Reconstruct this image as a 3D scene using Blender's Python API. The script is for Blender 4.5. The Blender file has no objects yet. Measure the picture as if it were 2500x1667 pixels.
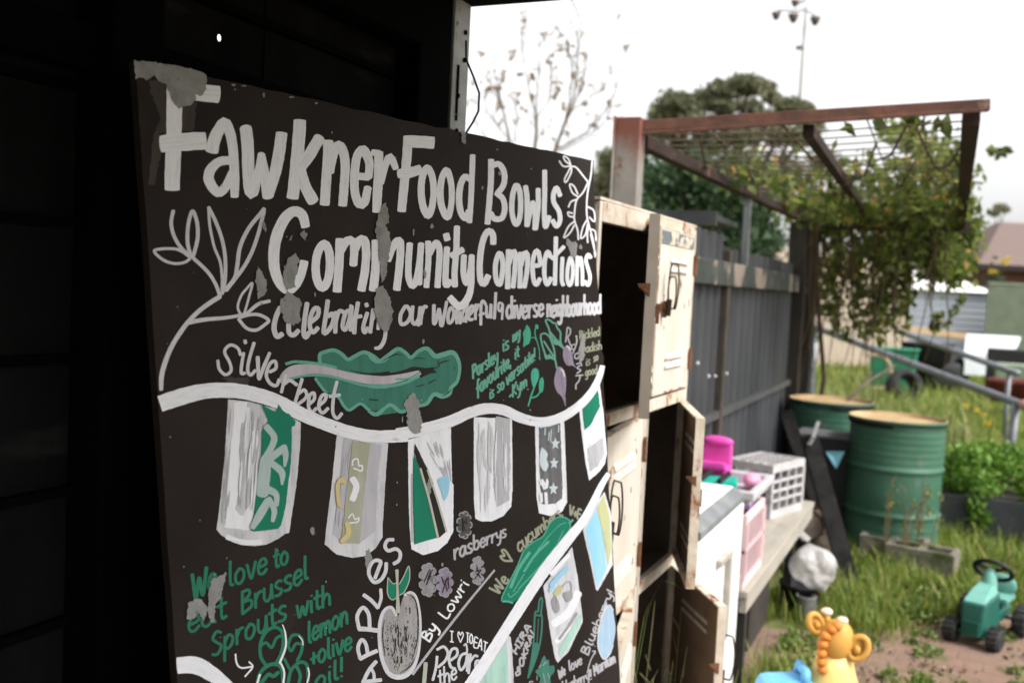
import bpy, bmesh, math, random
import numpy as np
from mathutils import Vector, Matrix
R = math.radians
rnd = random.Random(7)
C = bpy.context.scene.collection
scene = bpy.context.scene

# ---------------------------------------------------------------- camera, sky, sun, exposure
FPX = 2431.0
CAM = Vector((0, 0, 1.63))
YAW, PITCH, ROLL = R(24), R(3.35), R(2.86)
ZUP = Vector((0, 0, 1))
f0 = Vector((-math.sin(YAW), math.cos(YAW), 0)); r0 = Vector((math.cos(YAW), math.sin(YAW), 0))
FW = f0 * math.cos(PITCH) - ZUP * math.sin(PITCH)
U0 = ZUP * math.cos(PITCH) + f0 * math.sin(PITCH)
RT = r0 * math.cos(ROLL) + U0 * math.sin(ROLL)
UP = U0 * math.cos(ROLL) - r0 * math.sin(ROLL)
cam = bpy.data.cameras.new('camera'); cam_o = bpy.data.objects.new('camera', cam); C.objects.link(cam_o)
cam_o.matrix_world = Matrix(((RT.x, UP.x, -FW.x, CAM.x), (RT.y, UP.y, -FW.y, CAM.y), (RT.z, UP.z, -FW.z, CAM.z), (0, 0, 0, 1)))
cam.sensor_width = 36; cam.lens = FPX / 2500 * 36; cam.clip_start = 0.05; cam.clip_end = 2000
cam.dof.use_dof = True; cam.dof.focus_distance = 1.5; cam.dof.aperture_fstop = 4.4
scene.camera = cam_o
scene.render.resolution_x = 1024; scene.render.resolution_y = 682
SUN_EL, SUN_AZ = R(50), R(102)          # azimuth measured from +Y towards +X
w = bpy.data.worlds.new('World'); scene.world = w; w.use_nodes = True
nt = w.node_tree; nt.nodes.clear()
sky = nt.nodes.new('ShaderNodeTexSky'); sky.sky_type = 'NISHITA'; sky.sun_disc = False
sky.sun_elevation = SUN_EL; sky.sun_rotation = SUN_AZ; sky.dust_density = 4; sky.air_density = 1.2
hs = nt.nodes.new('ShaderNodeHueSaturation'); hs.inputs['Saturation'].default_value = 0.06
bg = nt.nodes.new('ShaderNodeBackground'); bg.inputs['Strength'].default_value = 0.15
wo = nt.nodes.new('ShaderNodeOutputWorld')
nt.links.new(sky.outputs[0], hs.inputs['Color']); nt.links.new(hs.outputs[0], bg.inputs['Color']); nt.links.new(bg.outputs[0], wo.inputs['Surface'])
sl = bpy.data.lights.new('sun', 'SUN'); sl.energy = 1.5; sl.angle = R(14); sl.color = (1, .965, .92)
so = bpy.data.objects.new('sun', sl); C.objects.link(so)
sd = Vector((math.sin(SUN_AZ) * math.cos(SUN_EL), math.cos(SUN_AZ) * math.cos(SUN_EL), math.sin(SUN_EL)))
so.rotation_euler = sd.to_track_quat('Z', 'Y').to_euler(); so.location = (6, 2, 9)
scene.view_settings.view_transform = 'Standard'; scene.view_settings.look = 'None'
scene.view_settings.exposure = 1.18; scene.view_settings.gamma = 1
scene.cycles.max_bounces = 6; scene.cycles.transparent_max_bounces = 8

# ---------------------------------------------------------------- where a sight line of the photograph meets a plane of the place
def ray(u, v): return FW + RT * ((u - 1250) / FPX) - UP * ((v - 833.5) / FPX)
def at(u, v, t): return CAM + ray(u, v) * t
def atX(u, v, X): d = ray(u, v); return CAM + d * ((X - CAM.x) / d.x)
def atY(u, v, Y): d = ray(u, v); return CAM + d * ((Y - CAM.y) / d.y)
def atZ(u, v, Z): d = ray(u, v); return CAM + d * ((Z - CAM.z) / d.z)
def lerp(a, b, t): return a + (b - a) * t

# ---------------------------------------------------------------- materials
def srgb(r, g, b):
    f = lambda c: c / 12.92 if c <= .04045 else ((c + .055) / 1.055) ** 2.4
    return (f(r / 255), f(g / 255), f(b / 255), 1)
def N(nt, t, **kw):
    n = nt.nodes.new(t)
    for k, v in kw.items(): setattr(n, k, v)
    return n
def base_mat(name, rough=.7, metal=0.0, spec=.5):
    m = bpy.data.materials.new(name); m.use_nodes = True
    b = m.node_tree.nodes['Principled BSDF']
    b.inputs['Roughness'].default_value = rough; b.inputs['Metallic'].default_value = metal
    b.inputs['Specular IOR Level'].default_value = spec
    return m, m.node_tree, b
def noise_fac(nt, scale, lo, hi, stretch=(1, 1, 1), detail=5, coord='Object', rough=.6, loc=(0, 0, 0)):
    tc = N(nt, 'ShaderNodeTexCoord'); mp = N(nt, 'ShaderNodeMapping')
    mp.inputs['Scale'].default_value = stretch; mp.inputs['Location'].default_value = loc
    nt.links.new(tc.outputs[coord], mp.inputs['Vector'])
    n = N(nt, 'ShaderNodeTexNoise'); n.inputs['Scale'].default_value = scale; n.inputs['Detail'].default_value = detail
    n.inputs['Roughness'].default_value = rough
    nt.links.new(mp.outputs[0], n.inputs['Vector'])
    mr = N(nt, 'ShaderNodeMapRange'); mr.inputs['From Min'].default_value = lo; mr.inputs['From Max'].default_value = hi
    nt.links.new(n.outputs['Fac'], mr.inputs['Value'])
    return mr.outputs[0], n.outputs['Fac']
def mixc(nt, fac, a, b):
    m = N(nt, 'ShaderNodeMix', data_type='RGBA')
    if isinstance(fac, (int, float)): m.inputs[0].default_value = fac
    else: nt.links.new(fac, m.inputs[0])
    for k, x in ((6, a), (7, b)):
        if isinstance(x, tuple): m.inputs[k].default_value = x
        else: nt.links.new(x, m.inputs[k])
    return m.outputs[2]
def mat(name, c1, c2=None, rough=.7, metal=0, scale=10, lo=.35, hi=.65, stretch=(1, 1, 1), bump=0, third=None, tscale=6, tlo=.58, thi=.66, tstretch=(1, 1, 1), spec=.2, coord='Object', bscale=None):
    """two tones mixed by noise, an optional third one in patches (rust, dirt), and a bump"""
    m, nt, b = base_mat(name, rough, metal, spec)
    c2 = c2 or tuple(x * .72 for x in c1[:3]) + (1,)
    f, raw = noise_fac(nt, scale, lo, hi, stretch, coord=coord)
    col = mixc(nt, f, c1, c2)
    if third:
        f3, raw3 = noise_fac(nt, tscale, tlo, thi, tstretch, coord=coord, loc=(3.1, 1.7, .4), detail=8)
        col = mixc(nt, f3, col, third)
        mr = N(nt, 'ShaderNodeMapRange'); mr.inputs['To Min'].default_value = rough; mr.inputs['To Max'].default_value = .9
        nt.links.new(f3, mr.inputs['Value']); nt.links.new(mr.outputs[0], b.inputs['Roughness'])
    nt.links.new(col, b.inputs['Base Color'])
    if bump:
        _, br = noise_fac(nt, bscale or scale * 3, 0, 1, stretch, coord=coord)
        bp = N(nt, 'ShaderNodeBump'); bp.inputs['Strength'].default_value = bump; bp.inputs['Distance'].default_value = .01
        nt.links.new(br, bp.inputs['Height']); nt.links.new(bp.outputs[0], b.inputs['Normal'])
    return m
def leaf_mat(name, dark, mid, light, trans=.35, odd=None):
    m, nt, b = base_mat(name, .55, 0, .3)
    g = N(nt, 'ShaderNodeNewGeometry'); cr = N(nt, 'ShaderNodeValToRGB')
    e = cr.color_ramp.elements; e[0].color = dark; e[1].color = light; e[1].position = .94
    x = e.new(.5); x.color = mid
    if odd: y = e.new(1.0); y.color = odd
    nt.links.new(g.outputs['Random Per Island'], cr.inputs[0])
    f, _ = noise_fac(nt, 1.3, .35, .65)
    col = mixc(nt, f, cr.outputs[0], tuple(.6 * a + .4 * d for a, d in zip(mid[:3], dark[:3])) + (1,))
    nt.links.new(cr.outputs[0], b.inputs['Base Color'])
    tr = N(nt, 'ShaderNodeBsdfTranslucent'); ms = N(nt, 'ShaderNodeMixShader'); ms.inputs[0].default_value = trans
    nt.links.new(cr.outputs[0], tr.inputs['Color'])
    nt.links.new(b.outputs[0], ms.inputs[1]); nt.links.new(tr.outputs[0], ms.inputs[2])
    nt.links.new(ms.outputs[0], nt.nodes['Material Output'].inputs['Surface'])
    return m
def paint_mat(name, c1, c2, lo=.42, hi=.7, speck=.72, dark=(.03, .027, .025, 1), along=.5, across=7.0):
    """brushed chalk paint: streaks run along the stroke (UV), worn specks let the board through"""
    m, nt, b = base_mat(name, .8, 0, .12)
    uv = N(nt, 'ShaderNodeUVMap'); mp = N(nt, 'ShaderNodeMapping'); mp.inputs['Scale'].default_value = (along, across, 1)
    nt.links.new(uv.outputs[0], mp.inputs['Vector'])
    n = N(nt, 'ShaderNodeTexNoise'); n.inputs['Scale'].default_value = 1; n.inputs['Detail'].default_value = 5; n.inputs['Roughness'].default_value = .65
    nt.links.new(mp.outputs[0], n.inputs['Vector'])
    mr = N(nt, 'ShaderNodeMapRange'); mr.inputs['From Min'].default_value = lo; mr.inputs['From Max'].default_value = hi
    nt.links.new(n.outputs['Fac'], mr.inputs['Value'])
    f2, _ = noise_fac(nt, 60, .3, .75, detail=3)
    mm = N(nt, 'ShaderNodeMath', operation='MULTIPLY'); nt.links.new(mr.outputs[0], mm.inputs[0]); nt.links.new(f2, mm.inputs[1])
    ad = N(nt, 'ShaderNodeMath', operation='MULTIPLY_ADD'); ad.inputs[1].default_value = .55; nt.links.new(mr.outputs[0], ad.inputs[0]); nt.links.new(mm.outputs[0], ad.inputs[2]); ad.use_clamp = True
    col = mixc(nt, ad.outputs[0], c1, c2)
    f3, _ = noise_fac(nt, 130, speck, speck + .04, detail=6, rough=.75)
    col = mixc(nt, f3, col, dark)
    nt.links.new(col, b.inputs['Base Color'])
    return m

# ---------------------------------------------------------------- mesh building
ORI = {}
class MB:
    def __init__(s): s.v = []; s.f = []; s.uv = []
    def add(s, vs, fs, uvs=None):
        o = len(s.v); s.v += [tuple(x) for x in vs]
        for i, f in enumerate(fs):
            s.f.append(tuple(o + k for k in f)); s.uv.append(uvs[i] if uvs else [(0, 0)] * len(f))
        return s
    def hexa(s, p):       # 8 points: 4 below, 4 above, both counter-clockwise
        return s.add(p, [(3, 2, 1, 0), (4, 5, 6, 7), (0, 1, 5, 4), (1, 2, 6, 5), (2, 3, 7, 6), (3, 0, 4, 7)])
    def box(s, x0, x1, y0, y1, z0, z1):
        return s.hexa([(x0, y0, z0), (x1, y0, z0), (x1, y1, z0), (x0, y1, z0), (x0, y0, z1), (x1, y0, z1), (x1, y1, z1), (x0, y1, z1)])
    def fbox(s, O, ex, ey, ez, a, b):    # box in a frame, from corner a to corner b
        P = lambda x, y, z: O + ex * x + ey * y + ez * z
        return s.hexa([P(a[0], a[1], a[2]), P(b[0], a[1], a[2]), P(b[0], b[1], a[2]), P(a[0], b[1], a[2]), P(a[0], a[1], b[2]), P(b[0], a[1], b[2]), P(b[0], b[1], b[2]), P(a[0], b[1], b[2])])
    def beam(s, p, q, wd, ht, up=ZUP):
        p = Vector(p); q = Vector(q); d = (q - p).normalized(); sx = d.cross(up)
        sx = sx.normalized() if sx.length > 1e-5 else Vector((1, 0, 0)); u = sx.cross(d).normalized()
        L = (q - p).length
        return s.fbox(p, sx, d, u, (-wd / 2, 0, -ht / 2), (wd / 2, L, ht / 2))
    def tube(s, pts, r, n=8, cap=True, closed=False):
        pts = [Vector(p) for p in pts]; k = len(pts); rs = r if isinstance(r, (list, tuple)) else [r] * k
        rings = []; prev = None
        for i, p in enumerate(pts):
            a = pts[(i - 1) % k] if (closed or i) else p; b = pts[(i + 1) % k] if (closed or i < k - 1) else p
            d = (b - a).normalized() if (b - a).length > 1e-9 else ZUP
            if prev is None:
                x = d.cross(ZUP) if abs(d.z) < .9 else d.cross(Vector((1, 0, 0)))
            else: x = prev - d * prev.dot(d)
            x.normalize(); prev = x; y = d.cross(x)
            rings.append([p + (x * math.cos(2 * math.pi * j / n) + y * math.sin(2 * math.pi * j / n)) * rs[i] for j in range(n)])
        vs = [q for g in rings for q in g]; fs = []
        for i in range(k if closed else k - 1):
            i2 = (i + 1) % k
            for j in range(n): fs.append((i * n + j, i * n + (j + 1) % n, i2 * n + (j + 1) % n, i2 * n + j))
        if cap and not closed: fs += [tuple(range(n - 1, -1, -1)), tuple((k - 1) * n + j for j in range(n))]
        return s.add(vs, fs)
    def lathe(s, prof, n=24, M=None, caps=(False, False)):
        M = M or Matrix.Identity(4); vs = []; fs = []
        for r, z in prof:
            for j in range(n): vs.append(M @ Vector((r * math.cos(2 * math.pi * j / n), r * math.sin(2 * math.pi * j / n), z)))
        for i in range(len(prof) - 1):
            for j in range(n): fs.append((i * n + j, i * n + (j + 1) % n, (i + 1) * n + (j + 1) % n, (i + 1) * n + j))
        if caps[0]: fs.append(tuple(range(n - 1, -1, -1)))
        if caps[1]: fs.append(tuple((len(prof) - 1) * n + j for j in range(n)))
        return s.add(vs, fs)
    def ball(s, c, r, n=12, m=8, M=None, jit=0):
        c = Vector(c); r = (r, r, r) if isinstance(r, (int, float)) else r; M = M or Matrix.Identity(3); vs = []; fs = []
        for i in range(m + 1):
            th = math.pi * i / m
            for j in range(n):
                ph = 2 * math.pi * j / n; k = 1 + (rnd.uniform(-jit, jit) if 0 < i < m else 0)
                vs.append(c + M @ Vector((r[0] * k * math.sin(th) * math.cos(ph), r[1] * k * math.sin(th) * math.sin(ph), r[2] * k * math.cos(th))))
        for i in range(m):
            for j in range(n): fs.append((i * n + j, (i + 1) * n + j, (i + 1) * n + (j + 1) % n, i * n + (j + 1) % n))
        return s.add(vs, fs)
    def prism(s, poly, O, ex, ey, ez, d):     # outline in (ex, ey), thickened along ez
        n = len(poly); a = [O + ex * x + ey * y for x, y in poly]; b = [p + ez * d for p in a]
        return s.add(a + b, [tuple(range(n - 1, -1, -1)), tuple(range(n, 2 * n))] + [(i, (i + 1) % n, n + (i + 1) % n, n + i) for i in range(n)])
    def build(s, name, m, parent=None, smooth=False, bevel=0, label=None, merge=False, tri=False):
        me = bpy.data.meshes.new(name)
        if parent is not None: o3 = ORI[parent.name]
        else:
            xs = np.array(s.v); o3 = Vector((float(xs[:, 0].mean()), float(xs[:, 1].mean()), float(xs[:, 2].min())))
        me.from_pydata([(x[0] - o3.x, x[1] - o3.y, x[2] - o3.z) for x in s.v], [], s.f)
        uvl = me.uv_layers.new(name='UVMap'); flat = [c for u in s.uv for p in u for c in p]
        uvl.data.foreach_set('uv', flat)
        if merge or tri:
            bm = bmesh.new(); bm.from_mesh(me)
            if merge: bmesh.ops.remove_doubles(bm, verts=bm.verts, dist=1e-5)
            if tri: bmesh.ops.triangulate(bm, faces=[f for f in bm.faces if len(f.verts) > 4])
            bm.to_mesh(me); bm.free()
        if m: me.materials.append(m)
        if smooth: me.polygons.foreach_set('use_smooth', [True] * len(me.polygons))
        ob = bpy.data.objects.new(name, me); C.objects.link(ob); ORI[ob.name] = o3
        if parent is not None: ob.parent = parent
        else: ob.location = o3
        if smooth == 'auto' or bevel:
            if bevel:
                bv = ob.modifiers.new('bevel', 'BEVEL'); bv.width = bevel; bv.segments = 2; bv.limit_method = 'ANGLE'; bv.angle_limit = R(40)
        if label: ob['label'] = label
        return ob
def thing(name, label, cat, loc=(0, 0, 0), group=None):
    o = bpy.data.objects.new(name, None); C.objects.link(o); o.location = loc; o.empty_display_size = .1
    ORI[o.name] = Vector(loc); o['label'] = label; o['category'] = cat
    if group: o['group'] = group
    return o
def tag(o, label, cat, group=None):
    o['label'] = label; o['category'] = cat
    if group: o['group'] = group
    return o
def struct(o): o['kind'] = 'structure'; return o
def stuff(o): o['kind'] = 'stuff'; return o
def copy_tree(o, parent=None):
    c = o.copy(); C.objects.link(c)
    if parent is not None: c.parent = parent
    for ch in list(o.children): copy_tree(ch, c)
    return c
def crom(pts, step, closed=False):
    """points along a smooth curve through pts; tuples of any length are interpolated together"""
    P = [np.array(p, float) for p in pts]; n = len(P); out = []
    segs = n if closed else n - 1
    for i in range(segs):
        p1, p2 = P[i], P[(i + 1) % n]
        p0 = P[i - 1] if (i or closed) else 2 * p1 - p2
        p3 = P[(i + 2) % n] if (closed or i + 2 < n) else 2 * p2 - p1
        k = max(1, int(np.linalg.norm((p2 - p1)[:2]) / step))
        for j in range(k):
            t = j / k
            out.append(.5 * (2 * p1 + (p2 - p0) * t + (2 * p0 - 5 * p1 + 4 * p2 - p3) * t * t + (3 * p1 - p0 - 3 * p2 + p3) * t ** 3))
    if not closed: out.append(P[-1])
    return out
def leaf_cloud(name, m, blobs, size, parent=None, seed=1, aspect=.45, droop=.3, shell=.5):
    """many small leaf faces: blobs = (centre, radii, count)"""
    g = np.random.default_rng(seed); cs = []
    for c, r, n in blobs:
        d = g.normal(size=(n, 3)); d /= np.linalg.norm(d, axis=1)[:, None]
        rad = g.random(n) ** (1 / (1 + 2 * shell + .01)) * (1 + .25 * g.normal(size=n) * .6)
        cs.append(np.array(c) + d * rad[:, None] * np.array(r))
    P = np.concatenate(cs); n = len(P)
    a = g.normal(size=(n, 3)); a[:, 2] -= droop; a /= np.linalg.norm(a, axis=1)[:, None]
    b = np.cross(a, g.normal(size=(n, 3))); b /= np.linalg.norm(b, axis=1)[:, None] + 1e-9
    L = size * (.6 + .8 * g.random(n))[:, None]; W = L * aspect
    V = np.stack([P - a * L * .5, P + b * W * .5 - a * L * .05, P + a * L * .5, P - b * W * .5 - a * L * .05], 1).reshape(-1, 3)
    return raw_mesh(name, m, V, np.arange(4 * n).reshape(-1, 4), parent)
def raw_mesh(name, m, V, Fc, parent=None):
    o3 = ORI[parent.name] if parent is not None else Vector((float(V[:, 0].mean()), float(V[:, 1].mean()), float(V[:, 2].min())))
    V = V - np.array(o3); k = Fc.shape[1]
    me = bpy.data.meshes.new(name); me.vertices.add(len(V)); me.vertices.foreach_set('co', V.astype(np.float32).ravel())
    me.loops.add(Fc.size); me.loops.foreach_set('vertex_index', Fc.astype(np.int32).ravel())
    me.polygons.add(len(Fc)); me.polygons.foreach_set('loop_start', (np.arange(len(Fc)) * k).astype(np.int32)); me.polygons.foreach_set('loop_total', np.full(len(Fc), k, np.int32))
    me.update(calc_edges=True); me.materials.append(m)
    ob = bpy.data.objects.new(name, me); C.objects.link(ob); ORI[ob.name] = o3
    if parent is not None: ob.parent = parent
    else: ob.location = o3
    return ob
# ---------------------------------------------------------------- the painted board: its plane, and the painter's strokes on it
BDX = (RT * 1436 + UP * 172 + FW * 2431).normalized()
BDD = RT * 3286 - UP * 61913 + FW * 2431
BDD = (BDD - BDX * BDD.dot(BDX)).normalized()
BDN = BDD.cross(BDX); BDN = BDN if BDN.dot(CAM - at(330, 150, 1.14)) > 0 else -BDN
BTL = at(330, 150, 1.14)
def bp(u, v, mm):
    d = ray(u, v); o = BTL + BDN * (mm * .001)
    return CAM + d * ((o - CAM).dot(BDN) / d.dot(BDN))
BLK = srgb(56, 51, 48)
M_BOARD = mat('black chalkboard paint', srgb(47, 41, 38), srgb(38, 33, 31), rough=.66, scale=5, bump=.06, bscale=160, third=srgb(58, 51, 47), tscale=7, tlo=.6, thi=.8, spec=.06)
M_PLY = mat('bare plywood edge', (.12, .1, .08, 1), rough=.9, scale=30, stretch=(1, 1, 8))
WHITE = paint_mat('white brush paint', (.8, .81, .85, 1), (.6, .61, .66, 1), lo=.47, hi=.78)
LAV = paint_mat('thin lavender white paint', (.64, .64, .67, 1), (.45, .45, .49, 1), lo=.42)
WASH = paint_mat('thin grey wash', (.48, .48, .51, 1), (.38, .38, .41, 1))
GREY = paint_mat('grey chalk paint', (.36, .35, .36, 1), (.24, .23, .245, 1), speck=.68)
GRN = paint_mat('deep green paint', (.012, .2, .12, 1), (.018, .17, .115, 1))
TEAL = paint_mat('teal green paint', (.055, .2, .15, 1), (.04, .15, .115, 1))
PALE = paint_mat('pale green paint', (.15, .4, .31, 1), (.1, .3, .24, 1))
MINT = paint_mat('mint paint', (.42, .64, .55, 1), (.3, .5, .43, 1))
OLIVE = paint_mat('olive chalk paint', (.33, .35, .25, 1), (.25, .26, .2, 1))
MAUVE = paint_mat('mauve paint', (.3, .25, .33, 1), (.22, .18, .25, 1))
BLUE = paint_mat('sky blue paint', (.28, .56, .72, 1), (.35, .58, .72, 1))
YEL = paint_mat('dull yellow paint', (.5, .52, .25, 1), (.42, .43, .28, 1))
SAND = paint_mat('warm yellow paint', (.62, .5, .22, 1), (.55, .47, .28, 1))
DARK = paint_mat('black paint', srgb(50, 45, 42), srgb(40, 37, 36))
BROWN = paint_mat('stained patch', srgb(72, 66, 62), srgb(60, 54, 51))
def patch_mat():
    return mat('weathered bare board', (.31, .31, .3, 1), (.21, .21, .205, 1), rough=.95, scale=50, lo=.3, hi=.7, bump=.3, bscale=200, third=(.09, .085, .08, 1), tscale=70, tlo=.62, thi=.68, spec=.1)
PATCH = patch_mat()
class View:
    def __init__(s, ox, oy, k): s.o = (ox, oy); s.k = k
    def __call__(s, p): return (s.o[0] + p[0] / s.k, s.o[1] + p[1] / s.k)
V0 = View(0, 0, 1); V1 = View(300, 100, 3.1357); V2 = View(900, 250, 3.1367); V3 = View(350, 480, 3.015); V4 = View(900, 680, 3.0161)
V5 = View(350, 900, 3.1354); V6 = View(400, 1250, 3.76); V7 = View(950, 1150, 3.0333); V8 = View(1150, 720, 5.227); V9 = View(600, 1380, 3.618); VA = View(1180, 1400, 5.872); VB = View(1060, 700, 5.225)
class Paint(MB):
    k = 0
    def lay(s, L): s.k = (s.k + 1) % 9; return L + s.k * .035
    def stroke(s, V, pts, wd, L=.4, cap=.55, closed=False, rough=.035):
        """a brush stroke along pts (photo coordinates of view V), wd its width there, a number or one per point"""
        n = len(pts); ws = wd if isinstance(wd, (list, tuple)) else [wd] * n
        P = [V(p) + (ws[i] / V.k,) for i, p in enumerate(pts)]
        wm = sum(ws) / n / V.k
        q = crom(P, max(2.2, wm * .28), closed) if n > 2 else [np.array(P[0]) * (1 - t) + np.array(P[1]) * t for t in np.linspace(0, 1, max(3, int(math.hypot(P[1][0] - P[0][0], P[1][1] - P[0][1]) / max(3, wm * .4))))]
        if closed: q.append(q[0]); q.append(q[1])
        m = len(q); off = s.lay(L); sec = []; ln = 0
        for i in range(m):
            a = q[max(0, i - 1)]; b = q[min(m - 1, i + 1)]; d = b[:2] - a[:2]; dl = np.linalg.norm(d) + 1e-9; d = d / dl
            if i: ln += float(np.linalg.norm(q[i][:2] - q[i - 1][:2]))
            sec.append([q[i][:2], d, max(.3, q[i][2] / 2), ln])
        if cap and not closed:
            c, d, h, l = sec[0]; pre = [[c - d * h * cap * math.cos(t), d, h * math.sin(t), l - h * cap * math.cos(t)] for t in (.25, .65, 1.1)]
            c, d, h, l = sec[-1]; post = [[c + d * h * cap * math.cos(t), d, h * math.sin(t), l + h * cap * math.cos(t)] for t in (1.1, .65, .25)]
            sec = pre + sec + post
        o = len(s.v); m = len(sec); su = rnd.uniform(0, 50)
        for i, (c, d, h, l) in enumerate(sec):
            nx = np.array((-d[1], d[0])); e1 = h * (1 + rnd.uniform(-rough, rough)); e2 = h * (1 + rnd.uniform(-rough, rough)); z = off + .03 * i / m
            s.v.append(tuple(bp(*(c + nx * e1), z))); s.v.append(tuple(bp(*(c - nx * e2), z)))
        for i in range(m - 1):
            a = o + 2 * i; s.f.append((a, a + 1, a + 3, a + 2))
            u0 = sec[i][3] / max(4, wm) + su; u1 = sec[i + 1][3] / max(4, wm) + su
            s.uv.append([(u0, su), (u0, su + 1), (u1, su + 1), (u1, su)])
        return s
    def fill(s, V, pts, L=.3, smooth=True, jag=0, step=9):
        P = [V(p) for p in pts] if not isinstance(V, list) else pts
        if smooth: P = [tuple(x) for x in crom(P, step, True)]
        elif jag:
            Q = []
            for i, p in enumerate(P):
                q = P[(i + 1) % len(P)]; k = max(1, int(math.hypot(q[0] - p[0], q[1] - p[1]) / step))
                for j in range(k):
                    t = j / k; Q.append((p[0] + (q[0] - p[0]) * t + rnd.uniform(-jag, jag), p[1] + (q[1] - p[1]) * t + rnd.uniform(-jag, jag)))
            P = Q
        off = s.lay(L); o = len(s.v); uv = []; su = rnd.uniform(0, 30)
        for p in P:
            q = bp(p[0], p[1], off); s.v.append(tuple(q)); r = q - BTL; uv.append((r.dot(BDD) * 14 + su, r.dot(BDX) * 5.5))
        s.f.append(tuple(range(o, o + len(P)))); s.uv.append(uv)
        return s
    def text(s, V, txt, p0, p1, h0, h1, wd, up=(0, -1), L=.4, wob=.05):
        """single-stroke hand lettering from p0 to p1; h0, h1: the height of an x at either end"""
        p0 = np.array(p0, float); p1 = np.array(p1, float); up = np.array(up, float); up /= np.linalg.norm(up)
        D = p1 - p0; adv = []; x = 0
        tot = sum(GL[c][0] for c in txt); xs = []
        for c in txt: xs.append(x); x += GL[c][0] * (h0 + (h1 - h0) * x / max(tot, .1) / max(h0, h1))
        k = 1.0 / x
        for c, x0, i in zip(txt, xs, range(len(txt))):
            nx = xs[i + 1] if i + 1 < len(txt) else x
            wv = (nx - x0) * k; gw = GL[c][0]; t0 = x0 * k; hh = h0 + (h1 - h0) * t0; jy = rnd.uniform(-wob, wob) * hh
            for st in GL[c][1]:
                pts = [tuple(p0 + D * (t0 + wv * (px / gw)) + up * (hh * py + jy)) for px, py in st]
                if len(pts) == 1: pts = [pts[0], (pts[0][0] + 1, pts[0][1] + 2)]
                s.stroke(V, pts, wd * (h0 + (h1 - h0) * t0) / max(h0, h1), L)
        return s
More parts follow.
